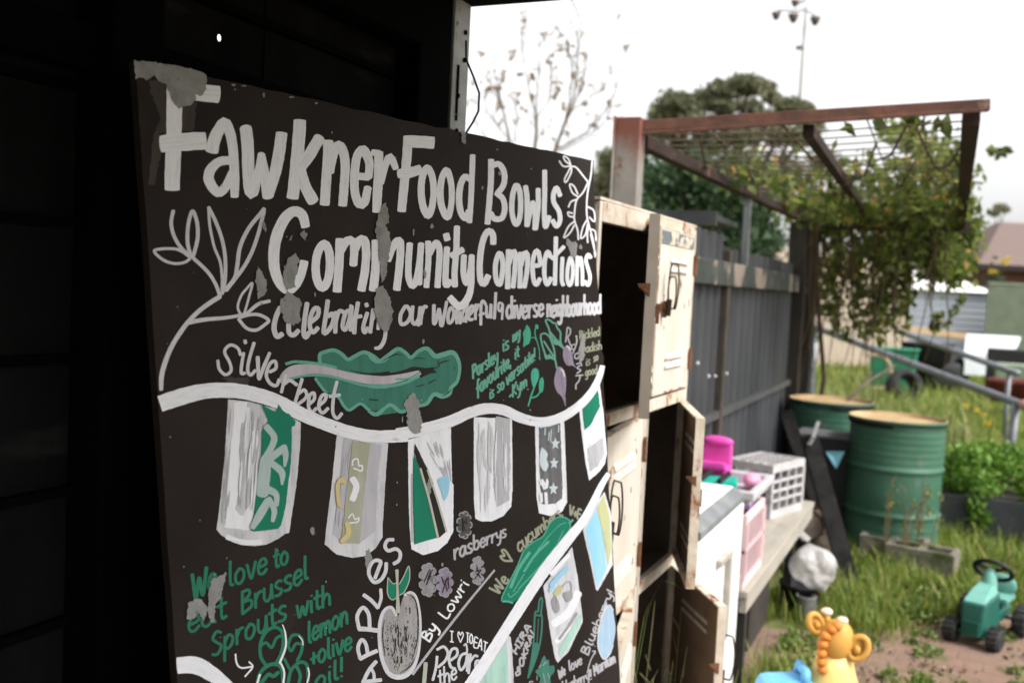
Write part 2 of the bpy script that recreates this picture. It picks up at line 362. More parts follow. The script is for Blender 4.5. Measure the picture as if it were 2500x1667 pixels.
GL = {' ': (.45, []),
'a': (.68, [[(.5, .8), (.34, 1), (.1, .75), (.07, .25), (.25, 0), (.45, .25), (.54, .95)], [(.54, .95), (.53, .4), (.62, .02)]]),
'b': (.64, [[(.12, 1.7), (.1, .8), (.1, .05)], [(.1, .2), (.32, 0), (.54, .3), (.5, .8), (.3, .95), (.11, .65)]]),
'c': (.55, [[(.48, .85), (.28, 1), (.08, .6), (.1, .15), (.3, 0), (.5, .2)]]),
'd': (.66, [[(.5, .75), (.3, .98), (.08, .65), (.1, .2), (.28, 0), (.5, .3)], [(.54, 1.65), (.53, .8), (.56, 0)]]),
'e': (.58, [[(.09, .52), (.3, .52), (.5, .62), (.42, .95), (.2, .92), (.07, .5), (.14, .1), (.32, 0), (.52, .22)]]),
'f': (.5, [[(.5, 1.5), (.35, 1.65), (.24, 1.3), (.22, .5), (.18, -.35)], [(.02, .75), (.45, .85)]]),
'g': (.64, [[(.5, .8), (.3, 1), (.08, .6), (.2, .08), (.45, .3), (.53, .95)], [(.53, .95), (.55, .1), (.45, -.5), (.2, -.6), (.08, -.4)]]),
'h': (.64, [[(.12, 1.7), (.1, .8), (.1, 0)], [(.1, .55), (.32, .95), (.5, .7), (.52, 0)]]),
'i': (.28, [[(.13, .95), (.12, .4), (.15, .02)], [(.15, 1.35), (.16, 1.3)]]),
'k': (.6, [[(.12, 1.6), (.1, .8), (.1, 0)], [(.5, .95), (.14, .42)], [(.16, .48), (.52, 0)]]),
'l': (.32, [[(.14, 1.65), (.12, .8), (.14, .1), (.28, .06)]]),
'm': (.9, [[(.1, 1), (.1, 0)], [(.1, .5), (.28, .95), (.42, .8), (.43, 0)], [(.43, .5), (.6, .95), (.76, .8), (.78, 0)]]),
'n': (.64, [[(.1, 1), (.1, 0)], [(.1, .5), (.32, .97), (.5, .8), (.53, 0)]]),
'o': (.64, [[(.3, .98), (.1, .7), (.1, .22), (.3, 0), (.5, .25), (.52, .7), (.34, .98), (.26, .95)]]),
'p': (.64, [[(.12, 1), (.1, .2), (.08, -.65)], [(.11, .6), (.3, .98), (.52, .75), (.48, .3), (.26, .1), (.11, .3)]]),
'r': (.5, [[(.1, 1), (.1, 0)], [(.1, .5), (.26, .9), (.46, .92)]]),
's': (.54, [[(.46, .88), (.26, 1), (.1, .78), (.24, .52), (.44, .3), (.34, .03), (.06, .08)]]),
't': (.46, [[(.22, 1.45), (.2, .6), (.24, .05), (.42, .1)], [(.02, .92), (.42, .98)]]),
'u': (.64, [[(.1, 1), (.1, .3), (.26, 0), (.46, .25), (.52, 1)], [(.52, .95), (.55, 0)]]),
'v': (.58, [[(.06, 1), (.27, 0), (.52, 1)]]),
'w': (.82, [[(.06, 1), (.2, .02), (.4, .75), (.56, .02), (.76, 1)]]),
'y': (.6, [[(.08, 1), (.12, .45), (.3, .25), (.5, .5)], [(.54, 1), (.5, .2), (.36, -.5), (.12, -.6)]]),
'A': (.7, [[(.05, 0), (.33, 1.5), (.62, 0)], [(.14, .5), (.54, .5)]]),
'B': (.75, [[(.12, 1.55), (.1, 0)], [(.1, 1.5), (.45, 1.45), (.52, 1.1), (.14, .8)], [(.14, .8), (.58, .65), (.6, .2), (.1, 0)]]),
'E': (.62, [[(.55, 1.45), (.12, 1.45), (.1, 0), (.55, .02)], [(.12, .75), (.48, .75)]]),
'H': (.72, [[(.1, 1.5), (.1, 0)], [(.6, 1.5), (.6, 0)], [(.1, .75), (.6, .75)]]),
'I': (.5, [[(.25, 1.5), (.25, 0)], [(.06, 1.5), (.44, 1.5)], [(.06, 0), (.44, 0)]]),
'K': (.66, [[(.1, 1.5), (.1, 0)], [(.58, 1.5), (.12, .7)], [(.14, .75), (.6, 0)]]),
'L': (.5, [[(.12, 1.6), (.1, .1), (.46, .05)]]),
'M': (.85, [[(.08, 0), (.14, 1.4), (.4, .5), (.66, 1.4), (.74, 0)]]),
'O': (.76, [[(.36, 1.5), (.08, .9), (.14, .2), (.38, 0), (.64, .4), (.62, 1.2), (.36, 1.5)]]),
'P': (.68, [[(.12, 1.5), (.1, 0)], [(.1, 1.45), (.48, 1.4), (.56, 1), (.3, .65), (.1, .65)]]),
'R': (.7, [[(.12, 1.5), (.1, 0)], [(.1, 1.45), (.48, 1.4), (.54, 1.05), (.14, .75)], [(.22, .75), (.6, 0)]]),
'S': (.62, [[(.54, 1.35), (.3, 1.55), (.1, 1.2), (.3, .82), (.54, .45), (.34, .02), (.06, .15)]]),
'T': (.62, [[(.3, 1.5), (.3, 0)], [(.04, 1.48), (.58, 1.5)]]),
'V': (.66, [[(.05, 1.5), (.3, 0), (.6, 1.5)]]),
'W': (1.0, [[(.05, 1.5), (.24, .05), (.48, 1.1), (.68, .05), (.94, 1.5)]]),
'&': (.6, [[(.5, .55), (.3, .95), (.12, .75), (.2, .5), (.45, .6), (.5, .95)], [(.5, .9), (.46, .3), (.44, -.1)]]),
'+': (.5, [[(.25, .95), (.23, .1)], [(.04, .5), (.46, .58)]]), '-': (.4, [[(.04, .3), (.3, .4)]]),
',': (.25, [[(.12, .1), (.06, -.3)]]), '!': (.28, [[(.14, 1.6), (.12, .45)], [(.12, .06), (.13, .02)]]),
'<': (.9, [[(.42, 0), (.08, .8), (.2, 1.25), (.42, .85), (.62, 1.25), (.8, .9), (.42, 0)]])}

sign = thing('sign_board', 'tall black board of hand painted lettering leaning at the shed wall', 'sign', tuple(BTL + BDD * 1.86 + BDX * .6))
pb = MB(); W_, H_ = 1.2, 1.868
OX = BTL
jag = [(W_ * i / 40 + (0), rnd.uniform(-.0016, .0016)) for i in range(41)]
# face outline: a slightly chipped sheet edge
right = [(1450, 393), (1449, 420), (1453, 520), (1456, 640), (1460, 700), (1463, 760), (1469, 800), (1466, 850), (1474, 870), (1473, 930), (1477, 990), (1483, 1060), (1483, 1110), (1487, 1200), (1494, 1300), (1500, 1420), (1506, 1520), (1513, 1640)]
def bl(p): r = p - BTL; return (r.dot(BDX), r.dot(BDD))
outl = [(x, y) for x, y in jag[:-1]] + [bl(bp(u, v, 0)) for u, v in crom(right, 12)] + [(W_ + .0, H_), (0, H_)] + [(rnd.uniform(-.001, .001), H_ * (1 - i / 30)) for i in range(1, 30)]
pb.prism(outl, BTL, BDX, BDD, -BDN, .011)
pb.build('panel', M_BOARD, sign, tri=True)

# ---- title line
P = Paint()
S = lambda V, pts, wd, L=.5, **k: P.stroke(V, pts, wd, L, **k)
S(V1, [(392, 300), (394, 500), (390, 750), (380, 1000), (378, 1140)], 118, cap=.15)
S(V1, [(292, 790), (460, 775), (628, 765)], [130, 138, 135], cap=.2)
S(V1, [(390, 370), (560, 395), (735, 412)], [120, 130, 128], cap=.2)
S(V1, [(680, 850), (705, 745), (745, 665), (775, 625), (805, 660), (835, 770), (848, 900), (855, 1050), (855, 1195)], [98, 95, 88, 80, 78, 76, 74, 74, 62], cap=.25)
S(V1, [(838, 915), (740, 925), (670, 990), (660, 1070), (725, 1160), (785, 1120), (835, 1010)], [62, 70, 78, 80, 74, 70, 60])
S(V1, [(940, 670), (955, 800), (962, 1000), (985, 1165), (1030, 1040), (1062, 870)], [92, 95, 95, 95, 66, 58], cap=.6)
S(V1, [(1066, 890), (1085, 1020), (1112, 1190)], [58, 74, 88]); S(V1, [(1112, 1185), (1165, 1010), (1195, 860), (1216, 705)], [80, 88, 92, 88], cap=.2)
S(V1, [(1356, 610), (1343, 800), (1325, 1000), (1300, 1205)], [96, 98, 98, 92], cap=.2); S(V1, [(1505, 745), (1425, 880), (1355, 985)], [88, 90, 70]); S(V1, [(1365, 985), (1395, 1110), (1455, 1225)], [70, 84, 92])
S(V1, [(1572, 765), (1568, 900), (1558, 1050), (1545, 1255)], 76, cap=.2); S(V1, [(1585, 1010), (1612, 870), (1650, 800), (1690, 860), (1702, 980), (1692, 1130), (1682, 1262)], [60, 68, 76, 74, 70, 70, 68], cap=.2)
S(V1, [(1795, 1035), (1880, 1043)], 56); S(V1, [(1880, 1045), (1886, 930), (1842, 835), (1795, 880), (1775, 1000), (1775, 1150), (1808, 1248), (1850, 1235), (1875, 1125)], [60, 66, 74, 66, 66, 66, 70, 68, 60])
S(V1, [(1958, 850), (1958, 1000), (1950, 1150), (1942, 1310)], [68, 72, 72, 66], cap=.2); S(V1, [(1912, 855), (1965, 862)], 50); S(V1, [(1980, 1090), (2008, 960), (2042, 885), (2060, 905), (2088, 975)], [40, 52, 58, 56, 50])
S(V2, [(303, 262), (290, 450), (270, 650), (252, 835)], [72, 72, 70, 66], cap=.2); S(V2, [(295, 298), (400, 304), (500, 312)], [92, 94, 92], cap=.15); S(V2, [(228, 548), (310, 540), (398, 515)], [70, 80, 74], cap=.3)
S(V2, [(450, 503), (412, 570), (402, 690), (418, 800), (455, 868), (485, 800), (498, 680), (487, 570)], [54, 54, 54, 56, 56, 52, 50, 52], closed=True)
S(V2, [(595, 520), (562, 580), (548, 690), (560, 800), (603, 880), (630, 800), (637, 680), (622, 575)], [50, 50, 52, 54, 52, 46, 46, 48], closed=True)
S(V2, [(775, 590), (735, 570), (702, 640), (692, 750), (708, 845), (745, 890), (765, 830)], [44, 48, 50, 50, 50, 48, 40]); S(V2, [(797, 405), (790, 600), (783, 750), (772, 920)], 43, cap=.3)
S(V2, [(938, 438), (936, 600), (925, 750), (910, 932)], 46, cap=.2); S(V2, [(945, 485), (1000, 475), (1038, 540), (1034, 630), (985, 700)], 44); S(V2, [(980, 695), (1028, 740), (1042, 820), (1018, 888), (962, 890), (936, 850)], 44)
S(V2, [(1130, 635), (1105, 700), (1096, 800), (1106, 890), (1132, 935), (1158, 875), (1164, 760), (1154, 670)], 41, closed=True)
S(V2, [(1202, 645), (1214, 750), (1212, 945)], 40); S(V2, [(1214, 945), (1240, 830), (1258, 765), (1276, 860), (1275, 970)], [38, 36, 36, 42, 44]); S(V2, [(1280, 965), (1298, 800), (1298, 665)], 38)
S(V2, [(1348, 525), (1348, 700), (1345, 850), (1354, 955), (1382, 875)], 38); S(V2, [(1466, 715), (1440, 655), (1416, 700), (1418, 765), (1455, 830), (1466, 900), (1440, 950), (1408, 905)], 37)
P.build('painted_title', WHITE, sign, label='first line of large white painted letters')
# ---- second title line
P = Paint(); S = lambda V, pts, wd, L=.5, **k: P.stroke(V, pts, wd, L, **k)
S(V3, [(1195, 225), (1170, 135), (1105, 110), (1040, 165), (985, 280), (960, 420), (970, 550), (1012, 645), (1070, 685), (1128, 640), (1168, 550), (1185, 475)], [64, 74, 76, 82, 84, 82, 78, 74, 72, 68, 64, 62], cap=.2)
S(V3, [(1332, 348), (1285, 410), (1268, 520), (1282, 625), (1320, 672), (1358, 615), (1373, 500), (1365, 400)], 62, closed=True)
S(V3, [(1448, 312), (1440, 500), (1425, 700)], 66, cap=.2); S(V3, [(1452, 400), (1500, 325), (1542, 330), (1552, 400), (1545, 500)], 60); S(V3, [(1552, 400), (1588, 325), (1625, 318), (1640, 400), (1630, 550), (1604, 690)], 62, cap=.3)
S(V3, [(1712, 325), (1712, 500), (1692, 690)], 66, cap=.3)
S(V2, [(152, 1215), (185, 1110), (232, 1060), (244, 1130), (236, 1250), (215, 1435)], [40, 56, 64, 60, 60, 58], cap=.3)
S(V2, [(315, 1085), (304, 1250), (310, 1360), (340, 1405), (372, 1330), (392, 1200), (402, 1085)], 50); S(V2, [(400, 1090), (388, 1390)], 46)
S(V2, [(455, 1065), (458, 1200), (442, 1415)], 46, cap=.3); S(V2, [(465, 1160), (515, 1075), (543, 1130), (536, 1280), (527, 1415)], 48, cap=.3)
S(V2, [(592, 1008), (604, 1055)], 50, cap=.3); S(V2, [(600, 1115), (590, 1280), (592, 1400), (628, 1370)], 48); S(V2, [(676, 955), (670, 1150), (658, 1300), (660, 1405)], 48); S(V2, [(635, 1175), (720, 1128)], 48)
S(V2, [(730, 1175), (726, 1300), (748, 1385), (775, 1310), (790, 1175)], 46); S(V2, [(790, 1180), (785, 1400), (752, 1510), (692, 1560), (618, 1490)], [44, 48, 56, 58, 52], cap=.2)
S(V2, [(955, 1085), (950, 1010), (920, 985), (886, 1030), (862, 1120), (850, 1250), (858, 1365), (885, 1390), (918, 1325)], 48, cap=.3)
S(V2, [(1000, 1155), (976, 1215), (970, 1300), (982, 1375), (1004, 1395), (1020, 1340), (1028, 1240), (1018, 1175)], 39, closed=True)
S(V2, [(1072, 1130), (1064, 1425)], 42, cap=.3); S(V2, [(1072, 1240), (1102, 1145), (1124, 1160), (1120, 1280), (1106, 1415)], 38); S(V2, [(1164, 1150), (1158, 1420)], 38, cap=.3); S(V2, [(1166, 1250), (1192, 1155), (1215, 1165), (1214, 1280), (1192, 1415)], 37)
S(V2, [(1262, 1250), (1312, 1240), (1300, 1145), (1276, 1145), (1256, 1230), (1262, 1350), (1284, 1395), (1312, 1350)], 35)
S(V2, [(1395, 1185), (1372, 1145), (1350, 1205), (1346, 1320), (1366, 1395), (1396, 1345)], 35); S(V2, [(1434, 1035), (1430, 1250), (1426, 1395)], 34); S(V2, [(1405, 1200), (1495, 1105)], 30)
S(V2, [(1484, 1190), (1478, 1350), (1490, 1400)], 31); S(V2, [(1546, 1190), (1526, 1260), (1521, 1350), (1540, 1400), (1560, 1350), (1564, 1260)], 30, closed=True)
S(V2, [(1598, 1180), (1594, 1400)], 28); S(V2, [(1600, 1260), (1622, 1190), (1636, 1280), (1638, 1400)], 28); S(V2, [(1702, 1190), (1682, 1165), (1664, 1210), (1680, 1270), (1696, 1340), (1680, 1400), (1656, 1370)], 28)
P.build('painted_subtitle', WHITE, sign, label='second line of large white painted letters')
# ---- motto line
P = Paint(); S = lambda V, pts, wd, L=.5, **k: P.stroke(V, pts, wd, L, **k)
S(V3, [(1010, 815), (978, 880), (962, 970), (985, 1030), (1022, 1010)], 38); S(V3, [(1070, 930), (1072, 1000), (1105, 1018), (1142, 985)], 36); S(V3, [(1205, 785), (1188, 900), (1180, 1000), (1196, 1035), (1220, 1000)], 36)
S(V3, [(1230, 925), (1282, 880), (1288, 825), (1258, 825), (1230, 890), (1226, 960), (1250, 998), (1285, 965)], 33); S(V3, [(1358, 765), (1342, 880), (1328, 1000), (1362, 985), (1398, 920), (1394, 862), (1358, 880)], 34)
S(V3, [(1420, 850), (1412, 1000)], 32); S(V3, [(1415, 930), (1440, 845), (1475, 850)], 30); S(V3, [(1530, 832), (1490, 855), (1466, 950), (1488, 978), (1518, 900), (1532, 805), (1526, 985)], 31); S(V3, [(1580, 780), (1560, 900), (1552, 1005)], 32); S(V3, [(1545, 890), (1605, 880)], 28)
S(V3, [(1648, 855), (1618, 960), (1630, 1000), (1652, 965)], 30); S(V3, [(1640, 788), (1646, 806)], 30); S(V3, [(1692, 830), (1670, 1000)], 30); S(V3, [(1690, 900), (1718, 835), (1735, 860), (1728, 975)], 28); S(V3, [(1785, 960), (1775, 1050), (1742, 1108), (1705, 1115)], [26, 30, 30, 22])
S(V4, [(270, 205), (235, 270), (240, 335), (285, 320), (310, 260), (285, 205)], 28, closed=True); S(V4, [(325, 205), (318, 300), (340, 335), (370, 290), (380, 210)], 28); S(V4, [(378, 215), (366, 345)], 27); S(V4, [(395, 210), (382, 335)], 26); S(V4, [(390, 270), (410, 205), (428, 212)], 24)
S(V4, [(480, 195), (482, 330), (505, 280), (520, 225), (535, 345), (556, 270), (575, 170)], [28, 30, 26, 24, 30, 26, 24]); S(V4, [(605, 215), (585, 270), (590, 325), (615, 310), (628, 250)], 25, closed=True)
S(V4, [(640, 235), (650, 330)], 24); S(V4, [(645, 270), (662, 225), (675, 330)], 24)
S(V4, [(715, 225), (692, 250), (688, 300), (702, 312), (722, 270)], 24); S(V4, [(730, 150), (722, 240), (716, 320)], 22); S(V4, [(740, 270), (766, 240), (770, 205), (752, 205), (738, 250), (740, 300), (766, 300)], 23); S(V4, [(790, 190), (785, 300)], 22); S(V4, [(790, 240), (812, 190)], 21)
S(V4, [(862, 190), (842, 165), (828, 200), (826, 340)], 22); S(V4, [(815, 270), (850, 255)], 20); S(V4, [(868, 200), (868, 270), (880, 285), (895, 255), (900, 190)], 21); S(V4, [(902, 195), (902, 290)], 20); S(V4, [(936, 105), (930, 230), (926, 295)], 22)
S(V4, [(985, 185), (960, 180), (955, 225), (972, 240), (988, 190), (982, 300)], 17)
P.text(V4, 'diverse', (1012, 300), (1290, 280), 98, 88, 21, wob=.06); P.text(V4, 'neighbourhood', (1312, 285), (1712, 258), 92, 84, 19, wob=.06)
P.build('painted_motto', LAV, sign, label='third line of slim greyish white letters')
# ---- left twig
P = Paint(); S = lambda V, pts, wd, L=.35, **k: P.stroke(V, pts, wd, L, **k)
S(V3, [(130, 1420), (140, 1290), (200, 1120), (300, 960), (400, 850), (500, 775), (565, 735)], [28, 36, 34, 34, 32, 34, 32]); S(V3, [(340, 925), (450, 905), (600, 892), (690, 878), (760, 858), (845, 792), (930, 768)], [34, 30, 26, 24, 24, 26, 24])
for pts, wd in (([(700, 900), (760, 968), (830, 982), (890, 945), (922, 910), (860, 872), (790, 868), (705, 890)], 24), ([(725, 880), (695, 815), (720, 730), (765, 672), (802, 638), (780, 730), (752, 830), (730, 885)], 18), ([(565, 735), (530, 640), (470, 550), (370, 455)], 26),
        ([(345, 448), (285, 405), (230, 385), (140, 385), (80, 402), (140, 462), (220, 492), (300, 485), (345, 455)], 21), ([(220, 105), (205, 190), (222, 280), (272, 370), (350, 445)], 27), ([(350, 445), (325, 330), (332, 200), (362, 108), (395, 190), (400, 300), (378, 400), (362, 450)], 28),
        ([(480, 80), (490, 220), (522, 370), (565, 480), (580, 600), (578, 690)], 21), ([(480, 80), (530, 180), (580, 320), (602, 450), (602, 600), (580, 715)], 27), ([(600, 690), (672, 600), (692, 500), (712, 370), (772, 240), (850, 140), (890, 90)], 30), ([(888, 110), (850, 260), (802, 400), (732, 530), (610, 690)], 28)):
    S(V3, pts, wd)
P.build('painted_twig', LAV, sign, label='grey white twig with leaf outlines at the left edge')
P = Paint(); S = lambda V, pts, wd, L=.35, **k: P.stroke(V, pts, wd, L, **k)
for pts in ([(1712, 450), (1702, 560), (1676, 700), (1670, 850), (1690, 950), (1720, 1060), (1735, 1185)], [(1680, 610), (1640, 560), (1592, 502), (1550, 490), (1492, 490), (1460, 450)], [(1545, 480), (1502, 445), (1495, 412), (1530, 435), (1548, 482)], [(1552, 490), (1550, 540), (1512, 612), (1500, 592), (1530, 530), (1552, 490)],
            [(1682, 610), (1642, 690), (1592, 750), (1576, 850), (1576, 900), (1600, 980), (1606, 1052)], [(1602, 722), (1560, 692), (1540, 630), (1572, 642), (1602, 702)], [(1590, 745), (1550, 762), (1530, 802)], [(1578, 880), (1536, 872), (1525, 842), (1560, 850)], [(1576, 912), (1530, 952), (1495, 1035), (1540, 1002), (1576, 940)],
            [(1680, 800), (1725, 832), (1730, 912), (1690, 880)], [(1672, 900), (1640, 960), (1625, 1040), (1660, 1012), (1678, 930)], [(1685, 940), (1675, 1010), (1678, 1075)], [(1700, 970), (1735, 990), (1742, 1060)], [(1700, 1010), (1722, 1100), (1740, 1170)]):
    S(V2, pts, 13)
P.build('painted_sprig', LAV, sign, label='fine grey white sprig at the upper right corner')
# ---- silverbeet word and leaf
P = Paint()
P.fill(V0, [(V3((1295, 1185))), V3((1310, 1145)), V3((1400, 1128)), V3((1460, 1155)), V3((1505, 1195)), V3((1560, 1170)), V3((1625, 1142)), V3((1690, 1170)), V3((1750, 1210)), V4((20, 585)), V4((75, 612)), V4((150, 560)), V4((215, 518)), V4((270, 545)), V4((312, 580)), V4((370, 532)), V4((430, 515)), V4((490, 570)), V4((545, 560)), V4((620, 542)), V4((665, 600)), V4((675, 680)), V4((655, 760)), V4((615, 800)), V4((598, 850)), V4((540, 868)), V4((480, 852)), V4((430, 920)), V4((370, 940)), V4((310, 960)), V4((250, 985)), V4((170, 930)), V4((120, 952)), V4((50, 1005)), V5((2005, 325)), V5((1960, 328)), V5((1890, 272)), V5((1850, 300)), V5((1790, 352)), V5((1720, 310)), V5((1660, 268)), V5((1580, 315)), V5((1535, 285)), V5((1490, 215)), V5((1410, 190)), V5((1350, 120)), V5((1315, 70)), V3((1250, 1310)), V3((1290, 1260))], L=.3, step=6)
P.build('painted_leaf', TEAL, sign, tri=True, label='teal frilled vegetable leaf')
P = Paint(); S = lambda V, pts, wd, L=.7, **k: P.stroke(V, pts, wd, L, **k)
S(V3, [(1300, 1240), (1298, 1170), (1320, 1148), (1400, 1130), (1460, 1158), (1505, 1198), (1560, 1172), (1625, 1145), (1690, 1172), (1750, 1212), (1805, 1180)], 27)
S(V4, [(0, 545), (20, 585), (75, 610), (150, 560), (215, 518), (270, 545), (312, 580), (370, 532), (430, 515), (490, 570), (545, 560), (620, 545), (662, 605), (670, 680), (650, 760), (610, 800), (592, 846), (540, 866), (480, 852), (430, 918), (370, 938)], [24, 26, 28, 28, 28, 26, 26, 26, 30, 36, 36, 34, 26, 22, 24, 28, 34, 34, 30, 26, 22])
S(V4, [(270, 970), (235, 978), (170, 932), (120, 952), (50, 1000), (0, 972)], 24)
S(V5, [(2005, 325), (1960, 328), (1890, 274), (1850, 300), (1790, 352), (1720, 310), (1660, 268), (1580, 315), (1535, 285), (1490, 215), (1410, 190), (1350, 122), (1318, 75)], 22)
S(V3, [(1050, 1230), (1130, 1215), (1300, 1232), (1420, 1258)], 22); S(V3, [(1080, 1340), (1200, 1316), (1350, 1318), (1500, 1355), (1650, 1392), (1809, 1385)], 18)
S(V4, [(0, 792), (100, 798), (250, 772), (370, 720)], 22); S(V4, [(200, 740), (290, 735), (380, 690)], 14)
P.build('painted_leaf_border', PALE, sign)
P = Paint()
P.fill(V0, [V4((0, 712)), V4((90, 700)), V4((200, 688)), V4((270, 668)), V4((330, 648)), V4((420, 658)), V4((488, 652)), V4((480, 672)), V4((505, 690)), V4((450, 700)), V4((390, 728)), V4((330, 745)), V4((250, 752)), V4((150, 760)), V4((0, 770))], L=.75, step=5)
S = lambda V, pts, wd, L=.75, **k: P.stroke(V, pts, wd, L, **k)
for V, pts, wd in ((V4, [(100, 610), (150, 580), (200, 558), (250, 565)], [3, 8, 9, 2]), (V4, [(330, 592), (370, 585), (420, 592)], [3, 7, 3]), (V4, [(520, 630), (550, 612), (595, 602)], [5, 10, 5]), (V4, [(440, 770), (490, 745)], 7), (V4, [(355, 795), (410, 780)], 7), (V4, [(540, 865), (585, 840), (610, 810)], [3, 9, 3]), (V4, [(25, 892), (70, 894)], 8), (V4, [(632, 650), (632, 672)], 5), (V3, [(1520, 1275), (1620, 1300), (1720, 1302), (1809, 1292)], [3, 10, 12, 16]), (V5, [(1730, 235), (1795, 240)], 8), (V4, [(10, 970), (70, 975)], 5), (V3, [(1330, 1440), (1385, 1450)], 7), (V4, [(510, 605), (520, 640), (490, 660)], 6)):
    S(V, pts, wd)
P.build('painted_leaf_veins', DARK, sign, tri=True)
P = Paint()
P.fill(V0, [V3((1000, 1345)), V3((1040, 1275)), V3((1130, 1235)), V3((1300, 1240)), V3((1430, 1272)), V3((1600, 1308)), V3((1780, 1322)), V4((60, 722)), V4((200, 708)), V4((300, 690)), V4((370, 676)), V4((375, 690)), V4((390, 702)), V4((330, 730)), V4((250, 752)), V4((120, 785)), V4((0, 790)), V3((1760, 1380)), V3((1650, 1378)), V3((1500, 1345)), V3((1350, 1308)), V3((1200, 1306)), V3((1090, 1340)), V3((1040, 1390))], L=.85, step=6)
P.build('painted_stalk', paint_mat('stalk paint', (.5, .46, .5, 1), (.4, .38, .41, 1)), sign, tri=True)
P = Paint(); S = lambda V, pts, wd, L=1.0, **k: P.stroke(V, pts, wd, L, **k)
for pts, wd in (([(715, 1165), (695, 1115), (640, 1092), (598, 1140), (635, 1220), (645, 1280), (605, 1310), (560, 1270), (548, 1205)], 23), ([(738, 1150), (722, 1250), (722, 1300), (748, 1298)], 24), ([(748, 1058), (752, 1078)], 26), ([(815, 1075), (778, 1200), (768, 1280), (790, 1312), (825, 1278)], 25), ([(842, 1180), (845, 1260), (852, 1342), (885, 1255), (930, 1150)], [30, 28, 24, 28, 24]), ([(930, 1290), (975, 1262), (970, 1212), (932, 1230), (905, 1310), (930, 1370), (978, 1390), (1000, 1345)], 25), ([(1050, 1310), (1030, 1380), (1016, 1440)], 24), ([(1040, 1375), (1080, 1352), (1130, 1385)], 26)):
    S(V3, pts, wd)
for pts in ([(1215, 78), (1182, 190), (1162, 270), (1202, 258), (1250, 210), (1232, 162), (1188, 190)], [(1270, 270), (1308, 232), (1304, 185), (1272, 208), (1265, 290), (1290, 330), (1325, 302)], [(1345, 282), (1390, 240), (1398, 198), (1362, 212), (1342, 290), (1370, 338), (1415, 302)], [(1482, 98), (1458, 200), (1450, 330), (1482, 378), (1520, 342)], [(1425, 212), (1505, 200)]):
    S(V5, pts, 26)
P.build('painted_word', LAV, sign, label='slanting grey vegetable name across the leaf stalk')
# ---- garlands and hanging flags
P = Paint(); S = lambda V, pts, wd, L=1.5, **k: P.stroke(V, pts, wd, L, **k)
S(V0, [V5((126, 268)), V5((300, 212)), V5((480, 170)), V5((700, 168)), V5((900, 208)), V5((1050, 262)), V5((1200, 342)), V5((1400, 425)), V5((1600, 490)), V5((1800, 518)), V5((2030, 508)), V4((200, 1150)), V4((400, 1110)), V4((600, 1050)), V4((750, 985)), V4((880, 955)), V4((1000, 970)), V4((1120, 1025)), V4((1250, 1055)), V4((1350, 1045)), V4((1450, 1005)), V4((1550, 935)), V4((1640, 840)), V4((1700, 720)), V4((1722, 640))],
  [40, 40, 37, 36, 35, 34, 33, 31, 31, 30, 31, 30, 29, 28, 27, 26, 25, 24, 23, 23, 23, 21, 19, 15, 12], cap=0)
S(V0, [V7((1625, 15)), V7((1570, 110)), V7((1450, 345)), V7((1330, 500)), V7((1150, 735)), V7((1000, 960)), V7((860, 1180)), V7((720, 1400)), V7((590, 1600))], [11, 15, 20, 25, 28, 28, 27, 28, 30], cap=0)
S(V0, [V6((125, 1405)), V6((280, 1400)), V6((420, 1470)), V6((560, 1570)), V6((680, 1680))], [40, 42, 38, 30, 26], cap=.1)
P.build('painted_garland', WHITE, sign, label='white painted garland lines')
def flag(parts, label):
    """one hanging flag: list of (material, [fills], [strokes]) from the back forwards; the first is the flag, the rest its markings"""
    first = None
    for i, (m, fills, strokes) in enumerate(parts):
        P = Paint(); L = .25 + .4 * i
        for f in fills: P.fill(V0, f[0], L, smooth=f[1], jag=f[2] if len(f) > 2 else .5, step=6)
        for V, pts, wd in strokes: P.stroke(V, pts, wd, L + .15)
        ob = P.build('painted_flag' if i == 0 else 'flag_marking', m, sign if i == 0 else first, tri=True)
        if i == 0: first = ob; ob['label'] = label; ORI[ob.name] = ORI[sign.name]
q = lambda V, *pts: [V(p) for p in pts]
def hatch(V, quad, n, w0, w1, seed):
    """n thin up-and-down brush marks spread over a four-cornered area"""
    g = random.Random(seed); a, b, c, d = [np.array(p, float) for p in quad]; out = []
    for i in range(n):
        s0 = g.random(); t0 = g.uniform(0, .75); t1 = min(1, t0 + g.uniform(.12, .45)); f = lambda s_, t_: tuple((a * (1 - s_) + b * s_) * (1 - t_) + (d * (1 - s_) + c * s_) * t_)
        out.append((V, [f(s0, t0), f(s0 + g.uniform(-.03, .03), (t0 + t1) / 2), f(s0, t1)], [g.uniform(w0, w1) * .4, g.uniform(w0, w1), g.uniform(w0, w1) * .3]))
    return out
